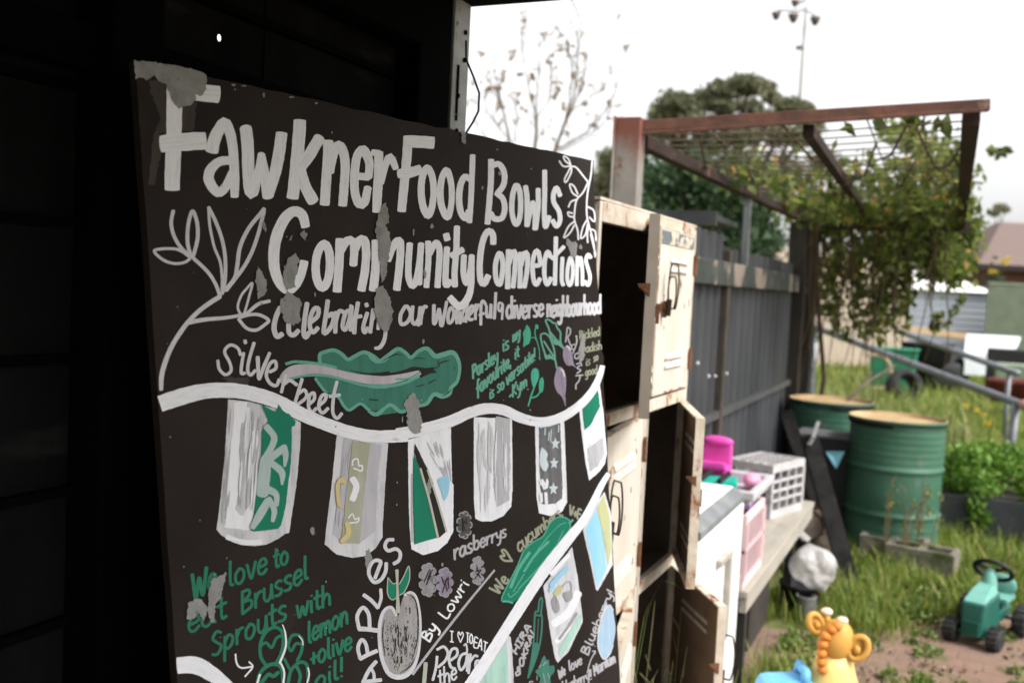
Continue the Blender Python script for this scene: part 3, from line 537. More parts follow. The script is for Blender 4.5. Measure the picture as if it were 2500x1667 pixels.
flag([(LAV, [(q(V5, (650, 235), (800, 250), (1000, 300), (1205, 410), (1200, 600), (1170, 900), (1115, 1255), (1085, 1262), (1030, 1300), (940, 1345), (850, 1355), (760, 1350), (680, 1325), (600, 1275), (560, 1230), (590, 1000), (620, 700), (640, 400)), False)], []),
      (WHITE, [(q(V5, (700, 250), (795, 255), (790, 330), (765, 420), (750, 640), (740, 900), (700, 1080), (760, 1130), (830, 1000), (850, 1050), (820, 1240), (620, 1210), (640, 900), (680, 500)), False, 1.5)], [(V5, [(800, 300), (790, 420), (780, 600)], 30), (V5, [(640, 1285), (760, 1325), (900, 1325)], 40)]),
      (WASH, [], hatch(V5, ((760, 300), (930, 320), (850, 1080), (730, 1060)), 30, 8, 26, 1) + hatch(V5, ((660, 280), (720, 290), (640, 1200), (590, 1180)), 8, 6, 14, 2)), (WHITE, [], hatch(V5, ((780, 300), (900, 320), (860, 1100), (720, 1060)), 16, 6, 18, 3)),
      (GRN, [(q(V5, (900, 265), (950, 300), (1018, 330), (1035, 270), (1068, 318), (1095, 340), (1115, 345), (1165, 400), (1160, 435), (1138, 445), (1132, 700), (1090, 1050), (1055, 1195), (1030, 1225), (850, 1245), (820, 1235), (835, 1200), (860, 1000), (905, 640), (910, 480), (960, 400), (930, 330)), False, .6)], []),
      (paint_mat('thin white over green', (.42, .52, .5, 1), (.34, .44, .42, 1)), [], [(V5, [(940, 440), (1000, 520), (980, 600), (925, 690)], 50), (V5, [(935, 690), (925, 820), (910, 960)], [80, 95, 90]), (V5, [(950, 700), (1030, 640), (1085, 600)], 55), (V5, [(1078, 590), (1090, 660), (1082, 745)], [40, 44, 20]), (V5, [(980, 720), (1058, 790), (1062, 885)], [50, 54, 18]), (V5, [(950, 920), (1015, 960), (1022, 1045)], [60, 50, 30]), (V5, [(960, 990), (1002, 1080), (990, 1165)], [40, 46, 30]), (V5, [(955, 1010), (890, 1120), (835, 1215)], [60, 64, 40])])], 'wide white flag with deep green leafy panel')
flag([(LAV, [(q(V5, (1480, 510), (1700, 545), (1875, 570), (1860, 750), (1830, 1230), (1832, 1285), (1780, 1370), (1700, 1430), (1600, 1446), (1480, 1420), (1388, 1340), (1400, 1220), (1440, 900)), False)], []),
      (paint_mat('lilac white paint', (.48, .47, .51, 1), (.42, .41, .45, 1)), [(q(V5, (1535, 530), (1825, 585), (1800, 800), (1775, 1240), (1650, 1340), (1500, 1315), (1450, 1260), (1495, 900)), False)], []),
      (WASH, [], hatch(V5, ((1540, 550), (1640, 570), (1560, 1300), (1460, 1280)), 14, 8, 24, 7)),
      (paint_mat('faded khaki paint', (.36, .37, .27, 1), (.44, .44, .38, 1)), [(q(V5, (1600, 555), (1740, 570), (1722, 700), (1695, 900), (1658, 1335), (1510, 1335), (1540, 1100), (1575, 800)), False, 1.2)], []),
      (WHITE, [], [(V5, [(1600, 740), (1605, 700), (1640, 690), (1650, 740), (1675, 740), (1670, 780), (1610, 760)], 12), (V5, [(1570, 1140), (1600, 1110), (1620, 1150), (1650, 1140), (1640, 1170), (1580, 1180)], 11), (V5, [(1600, 840), (1630, 900), (1600, 1000)], 50)]),
      (SAND, [], [(V5, [(1535, 830), (1490, 880), (1490, 980), (1500, 1040), (1530, 1060)], [26, 30, 28, 26, 20]), (V5, [(1500, 850), (1545, 870)], 30), (V5, [(1560, 1180), (1570, 1260), (1520, 1320)], 40)])], 'white flag with faded khaki strip and yellow squiggle')
flag([(WHITE, [(q(V4, (290, 1185), (605, 1095), (615, 1500)) + q(V7, (478, 100), (475, 445), (430, 530), (360, 590), (250, 620), (165, 575), (150, 400), (143, 100)), False)], []),
      (WASH, [], hatch(V4, ((370, 1200), (590, 1110), (610, 1500), (560, 1480)), 14, 5, 16, 4) + [(V7, [(170, 20), (168, 300), (172, 520)], 10)]),
      (BLUE, [(q(V7, (360, 60), (440, 40), (442, 150), (410, 215), (385, 140)), True)], []),
      (DARK, [(q(V4, (341, 1212)) + q(V7, (288, -10), (420, 450), (372, 492), (235, 0)) + q(V4, (336, 1275)), False)], []),
      (GRN, [(q(V4, (335, 1290)) + q(V7, (232, 0), (300, 220), (358, 490), (188, 540), (180, 200), (180, 0)), False)], []),
      (paint_mat('cream line paint', (.5, .5, .42, 1), (.42, .42, .36, 1)), [], [(V7, [(232, -20), (300, 220), (362, 490)], 16), (V7, [(285, -10), (360, 220), (425, 445)], 14)])], 'white flag crossed by a black band and green triangle')
flag([(WHITE, [(q(V4, (775, 1020), (1055, 1030), (1060, 1568)) + q(V7, (912, 150), (905, 260), (845, 330), (760, 370), (690, 372), (638, 350), (628, 200)), False)], []),
      (WASH, [(q(V4, (935, 1012), (1040, 1030), (1042, 1568)) + q(V7, (890, 0), (888, 215), (800, 265), (770, 100)), False, 1)], []),
      (LAV, [], hatch(V4, ((790, 1040), (930, 1020), (930, 1700), (800, 1720)), 22, 6, 22, 5)), (WHITE, [], hatch(V4, ((930, 1030), (1040, 1040), (1040, 1640), (930, 1680)), 10, 5, 14, 6))], 'plain white flag with a grey right half')
def star(V, c, r, k=5):
    out = []
    for i in range(2 * k):
        a = math.pi * i / k - math.pi / 2; rr = r if i % 2 == 0 else r * .45
        out.append(V((c[0] + rr * math.cos(a) * .85, c[1] + rr * math.sin(a) * 1.15)))
    return out
flag([(WHITE, [(q(V4, (1225, 1075), (1330, 1065), (1440, 1035), (1460, 1568)) + q(V7, (1318, 230), (1280, 300), (1200, 330), (1112, 312), (1092, 200)), False)], []),
      (paint_mat('charcoal wash', (.12, .12, .125, 1), (.2, .2, .21, 1), lo=.35), [(q(V4, (1252, 1085), (1410, 1052), (1430, 1560)) + q(V7, (1280, 0), (1282, 200), (1230, 240), (1130, 242), (1118, 100)), False, .8)], []),
      (BLUE, [], [(V4, [(1262, 1090), (1300, 1080), (1340, 1075)], 24)]),
      (paint_mat('icy white paint', (.6, .68, .72, 1), (.5, .58, .63, 1)), [(star(V4, (1375, 1215), 42), False), (star(V4, (1365, 1358), 40), False), (star(V4, (1360, 1545), 40), False), (star(V7, (1217, 130), 42), False), (q(V4, (1275, 1240), (1300, 1260), (1320, 1290), (1310, 1330), (1325, 1370), (1300, 1420), (1265, 1380), (1258, 1330), (1262, 1290)), True)], [(V4, [(1330, 1130), (1325, 1190)], 8), (V4, [(1300, 1100), (1298, 1150)], 8), (V4, [(1345, 1110), (1340, 1200)], 7), (V4, [(1400, 1080), (1398, 1130)], 7)]),
      (WHITE, [], [(V7, [(1135, 60), (1140, 110), (1150, 130), (1160, 110), (1170, 60)], 14), (V7, [(1125, 165), (1128, 225)], 22), (V7, [(1160, 160), (1165, 235)], 24), (V4, [(1262, 1480), (1275, 1520), (1285, 1490), (1310, 1540), (1320, 1490)], 14)])], 'narrow white flag with stars on a charcoal panel')
flag([(WHITE, [(q(V4, (1545, 920), (1620, 860), (1695, 740), (1712, 860), (1730, 1000), (1755, 1290), (1740, 1360), (1700, 1420), (1625, 1484), (1600, 1370), (1570, 1150)), False)], []),
      (WASH, [(q(V4, (1605, 1255), (1725, 1165), (1738, 1290), (1690, 1380), (1630, 1420)), False, 1)], []),
      (GRN, [(q(V4, (1568, 905), (1630, 850), (1682, 775), (1706, 940), (1650, 1050), (1635, 1080), (1590, 1115)), False, .5)], [])], 'slanted white flag with a green square at the right edge')
flag([(LAV, [(q(V7, (1435, 430), (1520, 250), (1595, 150), (1645, 320), (1655, 690), (1545, 885), (1530, 870), (1500, 720)), False)], []),
      (BLUE, [(q(V7, (1450, 440), (1535, 280), (1575, 420), (1610, 720), (1545, 860), (1520, 740)), False, .5)], []),
      (YEL, [(q(V7, (1540, 270), (1590, 175), (1632, 330), (1648, 560), (1622, 700), (1578, 430)), False, .5)], [])], 'blue and yellow flag at the right edge')
flag([(LAV, [(q(V7, (1142, 850), (1355, 560), (1400, 800), (1435, 1110), (1330, 1330), (1250, 1416), (1228, 1380), (1195, 1200)), False)], []),
      (WHITE, [], [(V7, [(1200, 760), (1330, 620)], 30), (V7, [(1220, 1130), (1330, 1040), (1400, 900)], 60), (V7, [(1240, 1260), (1330, 1150)], 40)]),
      (MINT, [(q(V7, (1255, 1345), (1300, 1240), (1360, 1150), (1410, 1060), (1424, 1105), (1330, 1290), (1275, 1370)), True)], []),
      (GREY, [(q(V7, (1205, 950), (1235, 920), (1265, 1020), (1235, 1050), (1210, 1010)), True), (q(V7, (1285, 910), (1350, 880), (1362, 930), (1330, 965)), True)], [(V7, [(1260, 1240), (1340, 1130), (1390, 1050)], 20), (V7, [(1280, 870), (1300, 830), (1335, 815), (1352, 850), (1345, 900), (1320, 962), (1290, 900)], 8)]),
      (YEL, [(q(V7, (1215, 900), (1275, 840), (1280, 890), (1230, 925)), True)], []), (BLUE, [], [(V7, [(1200, 845), (1260, 775), (1318, 715)], 34), (V7, [(1190, 880), (1215, 850)], 24)])], 'pale flag with grey blotches and a mint corner')
flag([(LAV, [(q(V7, (880, 1215), (900, 1225), (910, 1300), (926, 1620), (570, 1620)), False)], []), (MINT, [(q(V7, (868, 1265), (880, 1400), (884, 1620), (640, 1620)), False)], [])], 'mint green flag at the bottom edge')
# ---- cucumber, fruit and the small handwriting
P = Paint()
cu = [(850, 962), (838, 930), (900, 800), (955, 690), (995, 595), (1060, 530), (1140, 480), (1190, 390), (1250, 342), (1318, 352), (1340, 400), (1310, 510), (1200, 690), (1080, 840), (985, 925), (910, 972)]
P.fill(V7, cu, 1.0, step=5); P.build('painted_cucumber', GRN, sign, tri=True)
P = Paint(); S = lambda V, pts, wd, L=1.25, **k: P.stroke(V, pts, wd, L, **k)
S(V7, [(840, 965), (836, 930), (900, 798), (955, 688), (995, 593), (1060, 528), (1140, 478), (1190, 388), (1250, 340), (1320, 350), (1342, 400), (1312, 510)], 8); S(V7, [(842, 962), (880, 962), (915, 974)], 14); S(V7, [(1335, 385), (1360, 360)], 16)
for pts, wd in (([(900, 860), (960, 720), (1040, 600)], 22), ([(1000, 740), (1080, 620), (1180, 520)], 18), ([(960, 870), (1100, 720), (1230, 560)], 9), ([(1130, 700), (1230, 560), (1290, 440)], 7), ([(1010, 860), (1160, 700), (1280, 520)], 6), ([(880, 900), (900, 930), (960, 880)], 8), ([(1180, 480), (1260, 400), (1310, 380)], 6), ([(1100, 580), (1180, 480)], 7), ([(920, 890), (1000, 760)], 8)):
    S(V7, pts, wd)
P.build('cucumber_highlight', paint_mat('light green streaks', (.12, .42, .3, 1), (.05, .3, .2, 1)), sign)
P = Paint(); T = P.text
T(V7, 'We', (808, 918), (893, 800), 58, 52, 17, up=(-.8, -.6)); T(V7, '<', (905, 705), (925, 620), 80, 80, 16, up=(-.72, -.5)); T(V7, 'cucumbers,', (958, 600), (1290, 318), 62, 44, 16, up=(-.3, -1)); T(V7, 'V+E', (1330, 318), (1420, 356), 46, 46, 15, up=(.12, -1))
P.build('painted_note', OLIVE, sign, label='olive handwriting by the cucumber')
P = Paint(); T = P.text
T(V4, 'Parsley', (765, 742), (955, 606), 66, 62, 16, up=(-.05, -1)); T(V4, 'is', (985, 545), (1035, 512), 62, 60, 15); T(V4, 'my', (1060, 470), (1116, 430), 52, 50, 14); T(V4, 'favourite,', (795, 862), (1050, 640), 66, 62, 16, up=(-.05, -1)); T(V4, 'it', (1075, 600), (1110, 572), 56, 55, 14)
T(V4, 'is', (890, 890), (925, 862), 52, 52, 14); T(V4, 'so', (945, 842), (1000, 806), 58, 56, 14); T(V4, 'versatile!', (1012, 790), (1228, 596), 62, 56, 14); T(V4, '-Kym', (1035, 892), (1168, 785), 62, 56, 14)
P.build('painted_note', PALE, sign, label='pale green handwriting about a herb')
P = Paint()
P.fill(V8, [(665, 665), (672, 560), (662, 490), (690, 430), (712, 378), (750, 430), (764, 500), (758, 570), (735, 625), (700, 640)], .8, step=3); P.fill(V8, [(822, 378), (845, 375), (862, 405), (852, 440), (825, 425)], .8, step=3)
P.fill(V8, [(768, 985), (800, 935), (840, 940), (862, 965), (865, 1050), (835, 1130), (800, 1190), (768, 1090)], .8, step=3); P.fill(V8, [(870, 1100), (905, 1048), (928, 1085), (926, 1160), (908, 1242), (870, 1225)], .8, step=3)
for V, pts, wd in ((V8, [(830, 390), (815, 480), (832, 560), (866, 680), (880, 830)], [12, 14, 14, 12, 9]), (V8, [(768, 552), (800, 540), (832, 572)], 12), (V8, [(805, 1180), (770, 1275), (730, 1415)], [16, 22, 18]), (V8, [(885, 1230), (840, 1288), (775, 1312)], 18)):
    P.stroke(V, pts, wd, .6)
P.build('painted_herb', paint_mat('herb green', (.06, .36, .24, 1), (.1, .45, .33, 1)), sign, tri=True)
P = Paint(); S = lambda V, pts, wd, L=.5, **k: P.stroke(V, pts, wd, L, **k)
for pts in ([(1095, 935), (1070, 830), (1000, 802), (960, 812), (940, 740), (920, 680), (900, 600), (890, 512), (940, 490), (990, 522), (1022, 580), (1060, 700), (1072, 830)], [(930, 590), (1000, 700), (1060, 790)], [(1185, 685), (1120, 632), (1070, 622), (1040, 560), (1010, 500), (990, 420), (952, 325), (1000, 320), (1050, 358), (1080, 362), (1100, 420), (1140, 480), (1142, 600), (1182, 680)], [(1000, 460), (1080, 560), (1140, 622)], [(950, 760), (980, 790), (1000, 760), (1020, 800), (1040, 780)], [(1070, 560), (1090, 620), (1110, 600)]):
    S(V8, pts, 22)
P.build('painted_radish_leaves', PALE, sign)
P = Paint()
P.fill(V8, [(1095, 942), (1130, 912), (1180, 952), (1212, 1060), (1210, 1220), (1198, 1300), (1206, 1418), (1160, 1300), (1095, 1230), (1060, 1100)], .8, step=3); P.fill(V8, [(1185, 680), (1222, 640), (1265, 662), (1290, 750), (1310, 870), (1340, 930), (1290, 898), (1230, 902), (1185, 832), (1172, 742)], .8, step=3)
P.stroke(V8, [(1195, 1300), (1202, 1360), (1208, 1420)], [20, 12, 5], .8)
P.build('painted_radish', MAUVE, sign, tri=True)
P = Paint(); P.stroke(V8, [(1150, 945), (1180, 985), (1190, 1040)], 24, 1.2); P.stroke(V8, [(1220, 655), (1250, 670), (1262, 700)], 22, 1.2)
P.build('radish_highlight', LAV, sign)
P = Paint(); T = P.text; S = lambda V, pts, wd, L=.5, **k: P.stroke(V, pts, wd, L, **k)
S(V8, [(1208, 600), (1222, 480), (1232, 415), (1268, 440), (1262, 500), (1235, 535), (1250, 590), (1272, 645)], 18); S(V8, [(1325, 630), (1290, 640), (1285, 685), (1320, 690), (1345, 610), (1348, 520)], 17); S(V8, [(1338, 520), (1352, 600), (1300, 745)], 15)
S(V8, [(1370, 740), (1330, 755), (1325, 800), (1362, 810), (1388, 740), (1395, 850)], 17); S(V8, [(1345, 880), (1400, 870), (1410, 905)], 17); S(V8, [(1390, 900), (1352, 930), (1400, 960), (1350, 1000)], 17); S(V8, [(1335, 1030), (1430, 1020)], 18); S(V8, [(1395, 1030), (1375, 1100), (1340, 1140), (1338, 1200)], 18)
S(V7, [(175, 1500), (345, 1275), (560, 1000), (780, 732)], [20, 18, 17, 14], .3)
T(VA, 'HIRA', (470, 1165), (690, 745), 62, 56, 30, up=(-.62, -.55)); T(VA, '<OKRA!', (500, 1505), (735, 850), 58, 54, 28, up=(-.5, -.62))
T(VA, 'We', (1085, 1520), (1180, 1440), 92, 90, 24, up=(-.1, -1)); T(VA, 'love', (1230, 1400), (1420, 1290), 95, 88, 24, up=(-.1, -1)); T(VA, 'blueberry!!', (1140, 1700), (1560, 1500), 95, 88, 22, up=(-.1, -1))
T(VA, 'Blueberry!', (1500, 1180), (1880, 250), 78, 70, 24, up=(-.7, -.35)); T(VA, 'Marilum', (1590, 1460), (1900, 1260), 105, 98, 24, up=(-.15, -1))
S(VA, [(1490, 1420), (1530, 1260), (1600, 1115)], 16); S(VA, [(1560, 1110), (1605, 1105), (1598, 1150)], 14)
T(V7, 'rasberrys', (478, 655), (872, 482), 74, 56, 18, up=(-.05, -1))
P.build('painted_note', paint_mat('soft grey chalk', (.45, .44, .46, 1), (.33, .32, .36, 1)), sign, label='grey handwriting scattered among the fruit')
P = Paint(); T = P.text; T(V8, 'Pickled', (1382, 568), (1648, 520), 72, 70, 15, up=(-.03, -1)); T(V8, 'radish', (1425, 745), (1672, 690), 70, 70, 15); T(V8, 'is', (1465, 910), (1525, 885), 66, 66, 15); T(V8, 'so', (1560, 855), (1625, 830), 64, 64, 15); T(V8, 'good', (1455, 1042), (1615, 1000), 70, 68, 15)
P.build('painted_note', OLIVE, sign, label='olive handwriting at the right edge')
P = Paint(); T = P.text; S = lambda V, pts, wd, L=.5, **k: P.stroke(V, pts, wd, L, **k)
T(V7, 'By', (295, 1268), (365, 1150), 52, 52, 15, up=(-.75, -.5)); T(V7, 'Lowri', (425, 1100), (600, 830), 52, 50, 13, up=(-.8, -.5)); T(V7, 'I', (448, 1256), (480, 1262), 52, 52, 9); T(V7, '<', (505, 1262), (555, 1268), 62, 62, 8); T(V7, 'TO', (570, 1262), (622, 1280), 48, 48, 9); T(V7, 'EAT', (622, 1292), (722, 1345), 50, 50, 9, up=(.12, -1))
S(V6, [(658, 1300), (668, 1380), (710, 1425), (810, 1415)], 16); S(V6, [(782, 1370), (815, 1418), (745, 1505)], 15)
for pts, wd in (([(325, 520), (350, 600), (352, 720), (300, 860)], [8, 15, 17, 20]), ([(312, 862), (340, 940), (332, 1040)], 17), ([(550, 900), (560, 960), (540, 1040)], 13), ([(125, 960), (100, 1040)], 18), ([(470, 620), (500, 660), (505, 700)], 9)): S(V9, pts, wd, .9)
P.build('painted_note', WHITE, sign, label='small white handwriting and arrow')
P = Paint(); T = P.text; S = lambda V, pts, wd, L=.5, **k: P.stroke(V, pts, wd, L, **k)
S(V9, [(1690, 800), (1680, 900), (1652, 1010)], 24); S(V9, [(1690, 740), (1750, 715), (1785, 770), (1760, 840), (1700, 895)], 24); S(V9, [(1810, 835), (1865, 790), (1862, 735), (1820, 740), (1795, 810), (1810, 890), (1850, 910)], 24); S(V9, [(1955, 770), (1905, 790), (1880, 860), (1900, 920), (1940, 870), (1960, 780), (1955, 930)], 24); S(V9, [(1928, 705), (1945, 690), (1955, 740), (1950, 780)], 16); S(V9, [(1985, 780), (1968, 950)], 24); S(V9, [(1980, 850), (2020, 795), (2048, 800)], 22); S(V9, [(2085, 850), (2040, 840), (2030, 890), (2050, 930), (2030, 985), (1985, 1000)], 24)
T(V9, 'the', (1700, 1060), (1870, 1000), 90, 90, 18, up=(-.05, -1))
for pts, wd in (([(1035, 1030), (1090, 920), (1152, 845)], 34), ([(1035, 1025), (1110, 1018), (1195, 1008)], 34), ([(1105, 905), (1130, 950), (1135, 1015)], 28), ([(1158, 752), (1080, 785), (1010, 822)], 36), ([(1010, 820), (992, 725), (1022, 655), (1060, 690), (1078, 780)], 33), ([(1160, 572), (1080, 562), (1000, 556)], [40, 40, 44]), ([(1000, 556), (985, 445), (1035, 370), (1085, 430), (1095, 548)], 34), ([(1042, 258), (1112, 310), (1168, 372)], 34), ([(1168, 372), (1195, 290), (1192, 208)], 28)): S(V9, pts, wd)
S(V6, [(1938, 605), (1970, 520), (1990, 452), (1930, 445), (1888, 505), (1885, 575), (1930, 640), (1990, 620), (2035, 545), (2042, 465)], 34); S(V6, [(2108, 250), (2055, 256), (2030, 310), (2060, 352), (2130, 335), (2170, 375), (2158, 440), (2110, 472)], 33)
P.build('painted_word', LAV, sign, label='grey white fruit names')
P = Paint(); S = lambda V, pts, wd, L=.6, **k: P.stroke(V, pts, wd, L, **k)
P.fill(V9, [(1345, 445), (1285, 372), (1222, 402), (1188, 500), (1182, 650), (1205, 820), (1262, 945), (1350, 982), (1440, 945), (1508, 830), (1538, 650), (1538, 450), (1508, 292), (1460, 240), (1402, 262), (1372, 335)], .4, step=5)
P.build('painted_apple', paint_mat('grey apple chalk', (.36, .345, .345, 1), (.27, .26, .262, 1), speck=.6), sign, tri=True)
P = Paint()
P.stroke(V9, [(1330, 440), (1285, 368), (1222, 398), (1186, 500), (1180, 650), (1204, 822), (1262, 948), (1350, 984), (1442, 946), (1510, 830), (1540, 650), (1540, 450), (1510, 290), (1460, 236), (1402, 260)], [24, 26, 28, 30, 30, 34, 40, 44, 40, 26, 20, 20, 20, 22, 24], .75)
P.build('apple_outline', LAV, sign)
P = Paint(); S = lambda V, pts, wd, L=.95, **k: P.stroke(V, pts, wd, L, **k)
S(V9, [(1225, 480), (1210, 620), (1232, 800)], [4, 9, 4], rough=.5); S(V9, [(1420, 250), (1490, 290), (1520, 420), (1518, 640), (1480, 800)], [5, 8, 10, 8, 4], rough=.5); S(V9, [(1360, 950), (1450, 890), (1490, 820)], [3, 10, 4], rough=.4)
for i in range(150):
    a = rnd.uniform(0, 2 * math.pi); r = rnd.random() ** .5; x = 1360 + 150 * r * math.cos(a); y = 660 + 260 * r * math.sin(a)
    if y < 470 and 1300 < x < 1420: continue
    S(V9, [(x, y), (x + rnd.uniform(-6, 6), y + rnd.uniform(12, 70) * (1.2 - r))], rnd.uniform(2, 7), rough=.5)
for x, y, h in ((1345, 540, 170), (1415, 540, 130), (1340, 800, 60), (1375, 800, 60), (1450, 370, 50), (1320, 660, 60)): S(V9, [(x, y), (x + 4, y + h)], 9, rough=.6)
P.build('apple_shading', DARK, sign)
P = Paint(); P.fill(V9, [(1256, 105), (1300, 158), (1332, 150), (1348, 268), (1295, 300), (1255, 245)], 1.0, step=4); P.fill(V9, [(1358, 165), (1395, 95), (1438, 8), (1444, 120), (1400, 225), (1358, 258)], 1.0, step=4); P.build('apple_leaf', GRN, sign, tri=True)
P = Paint(); S = lambda V, pts, wd, L=1.3, **k: P.stroke(V, pts, wd, L, **k)
S(V9, [(1256, 105), (1300, 158), (1332, 150)], 8); S(V9, [(1348, 268), (1295, 302), (1252, 245), (1255, 105)], 9); S(V9, [(1356, 165), (1395, 95), (1440, 5), (1446, 120), (1402, 228), (1358, 260)], 9)
S(V9, [(1335, 40), (1340, 200), (1345, 410)], [30, 20, 40]); S(V9, [(1590, 860), (1575, 1040)], 36)
P.build('apple_stem', paint_mat('pale stem paint', (.44, .46, .38, 1), (.36, .37, .31, 1)), sign)
P = Paint(); T = lambda t, a, b, h, wd=27, V=V6: P.text(V, t, a, b, h, h, wd, up=(-.02, -1))
T('We', (258, 815), (490, 700), 160, 34); T('love', (590, 690), (955, 545), 138); T('to', (1005, 510), (1150, 460), 118); T('eat', (215, 1120), (585, 960), 140); T('Brussel', (705, 945), (1330, 605), 132); T('Sprouts', (435, 1335), (1135, 975), 135); T('with', (1215, 975), (1540, 840), 118); T('lemon', (1320, 1205), (1695, 1015), 122); T('+olive', (1345, 1415), (1730, 1250), 118); T('oil!', (1380, 1640), (1660, 1490), 110)
for pts, wd in (([(185, 890), (132, 800), (132, 680), (182, 582), (258, 545), (318, 580), (330, 680), (310, 780), (262, 870)], 30), ([(140, 700), (182, 680), (228, 722), (270, 640), (315, 618)], 26), ([(375, 690), (405, 622), (462, 612), (500, 660), (490, 760), (452, 840)], 28), ([(372, 705), (402, 752), (440, 690), (482, 690)], 26), ([(340, 820), (385, 910)], 26), ([(105, 1040), (122, 960), (175, 895), (250, 868), (316, 905), (330, 1040)], 34), ([(140, 1030), (200, 960), (240, 975), (290, 940)], 34), ([(372, 1040), (402, 920), (480, 852), (540, 880), (552, 1020)], 30), ([(440, 870), (480, 960), (470, 1040)], 30)):
    P.stroke(V9, pts, wd, .6)
P.build('painted_note', paint_mat('board green paint', (.02, .165, .1, 1), (.045, .2, .135, 1)), sign, label='green handwriting at lower left')
def berry(c, rx, ry, m1, m2):
    P = Paint(); out = []
    n = 9
    for i in range(n):
        a = 2 * math.pi * i / n
        x = c[0] + rx * .68 * math.cos(a); y = c[1] + ry * .74 * math.sin(a); r = rx * .42
        P.fill(V7, [(x + r * math.cos(b), y + r * 1.15 * math.sin(b)) for b in np.linspace(0, 2 * math.pi, 8)[:-1]], .3, step=3); out.append((x, y, r))
    P.fill(V7, [(c[0] + rx * .6 * math.cos(b), c[1] + ry * .7 * math.sin(b)) for b in np.linspace(0, 2 * math.pi, 9)[:-1]], .3, step=3)
    o = P.build('painted_berry', m1, sign, tri=True)
    P = Paint()
    for i in range(6): P.stroke(V7, [(c[0] + rnd.uniform(-.6, .6) * rx, c[1] + rnd.uniform(-.7, .7) * ry), (c[0] + rnd.uniform(-.5, .5) * rx, c[1] + rnd.uniform(-.6, .6) * ry)], 7, .9, rough=.5)
    P.build('berry_shading', DARK, sign)
    P = Paint()
    for x, y, r in out:
        a0 = math.atan2(y - c[1], x - c[0]); P.stroke(V7, [(x + r * math.cos(a0 + t), y + r * 1.15 * math.sin(a0 + t)) for t in (-1.2, -.6, 0, .6, 1.2)], 9, 1.2)
    P.build('berry_outline', m2, sign)
G2 = paint_mat('berry chalk', (.3, .285, .31, 1), (.23, .22, .24, 1))
berry((557, 397), 52, 104, paint_mat('dark berry wash', (.1, .095, .1, 1), (.07, .066, .07, 1)), GREY); berry((655, 735), 48, 112, G2, GREY); berry((288, 803), 62, 128, G2, GREY); berry((412, 822), 56, 112, MAUVE, GREY)
P = Paint()
for pts, wd in (([(640, 1490), (692, 1200), (722, 950), (742, 560), (782, 542), (802, 400), (826, 342), (846, 382), (826, 570), (842, 620), (832, 850), (792, 1080), (722, 1300), (645, 1485)], 24), ([(742, 590), (830, 600)], 26), ([(790, 640), (780, 820), (770, 980)], 12)): P.stroke(VA, pts, wd, .4)
P.fill(VA, [(645, 1480), (700, 1160), (722, 990), (800, 1010), (785, 1120), (715, 1320)], .6, step=5)
P.fill(VA, [(780, 1450), (745, 1390), (800, 1350), (830, 1240), (880, 1165), (900, 1230), (940, 1230), (950, 1320), (1010, 1310), (1020, 1400), (960, 1480), (960, 1600), (800, 1600), (820, 1500)], .4, step=5)
P.build('painted_okra', TEAL, sign, tri=True)
P = Paint()
for pts, wd in (([(860, 1310), (890, 1260), (905, 1275)], 14), ([(800, 1340), (825, 1300)], 14), ([(860, 1430), (885, 1560)], 12), ([(925, 1420), (950, 1500)], 12), ([(770, 1460), (770, 1520)], 12), ([(650, 1600), (670, 1545), (710, 1545)], 22)): P.stroke(VA, pts, wd, 1.0)
P.build('painted_stalk', GREY, sign)
P = Paint(); P.fill(VA, [(1732, 1222), (1670, 1130), (1640, 1000), (1658, 800), (1705, 590), (1790, 455), (1850, 500), (1880, 650), (1893, 800), (1868, 980), (1812, 1150)], .4, step=5); P.fill(VA, [(1720, 520), (1745, 400), (1772, 410), (1770, 470), (1740, 560), (1715, 570)], .45, step=5)
P.build('painted_blueberry', paint_mat('blueberry paint', (.32, .42, .55, 1), (.36, .55, .66, 1)), sign, tri=True)
P = Paint(); P.stroke(VA, [(1865, 520), (1800, 448), (1710, 590), (1658, 800), (1640, 1000), (1672, 1135), (1730, 1222), (1812, 1150), (1860, 1020)], 14, .8); P.build('blueberry_outline', LAV, sign)
# ---- where the paint and the face veneer have peeled off
P = Paint(); F_ = lambda V, pts, L=1.9, j=2.3, st=4.5: P.fill(V0, [V(p) for p in pts], L, smooth=False, jag=j, step=st)
F_(V1, [(205, 300), (330, 300), (330, 690), (290, 722), (300, 830), (270, 960), (248, 1105), (190, 1100), (215, 930), (230, 740), (285, 600), (250, 480), (215, 400)], .12); F_(V1, [(452, 470), (560, 470), (555, 600), (540, 690), (452, 690)], .12)
F_(V3, [(570, 1330), (780, 1330), (770, 1380), (640, 1370)], .12)
P.build('stain_patch', BROWN, sign, tri=True)
P = Paint(); F_ = lambda V, pts, L=1.9, j=2.3, st=4.5: P.fill(V0, [V(p) for p in pts], L, smooth=False, jag=j, step=st)
F_(V1, [(90, 152), (200, 158), (400, 188), (520, 212), (630, 245), (645, 300), (632, 380), (600, 420), (552, 412), (560, 450), (512, 490), (480, 500), (430, 520), (392, 470), (370, 420), (325, 322), (285, 318), (262, 290), (240, 268), (205, 285), (180, 302), (142, 280), (98, 290)])
F_(V2, [(105, 790), (130, 770), (150, 820), (156, 920), (132, 940), (166, 1020), (168, 1080), (162, 1160), (142, 1250), (134, 1330), (102, 1390), (90, 1330), (95, 1240), (76, 1180), (82, 1070), (50, 1000), (62, 920), (80, 850)])
F_(V3, [(1720, 668), (1762, 650), (1805, 715), (1825, 780), (1840, 850), (1825, 930), (1805, 985), (1780, 1000), (1742, 962), (1700, 860), (1702, 760)])
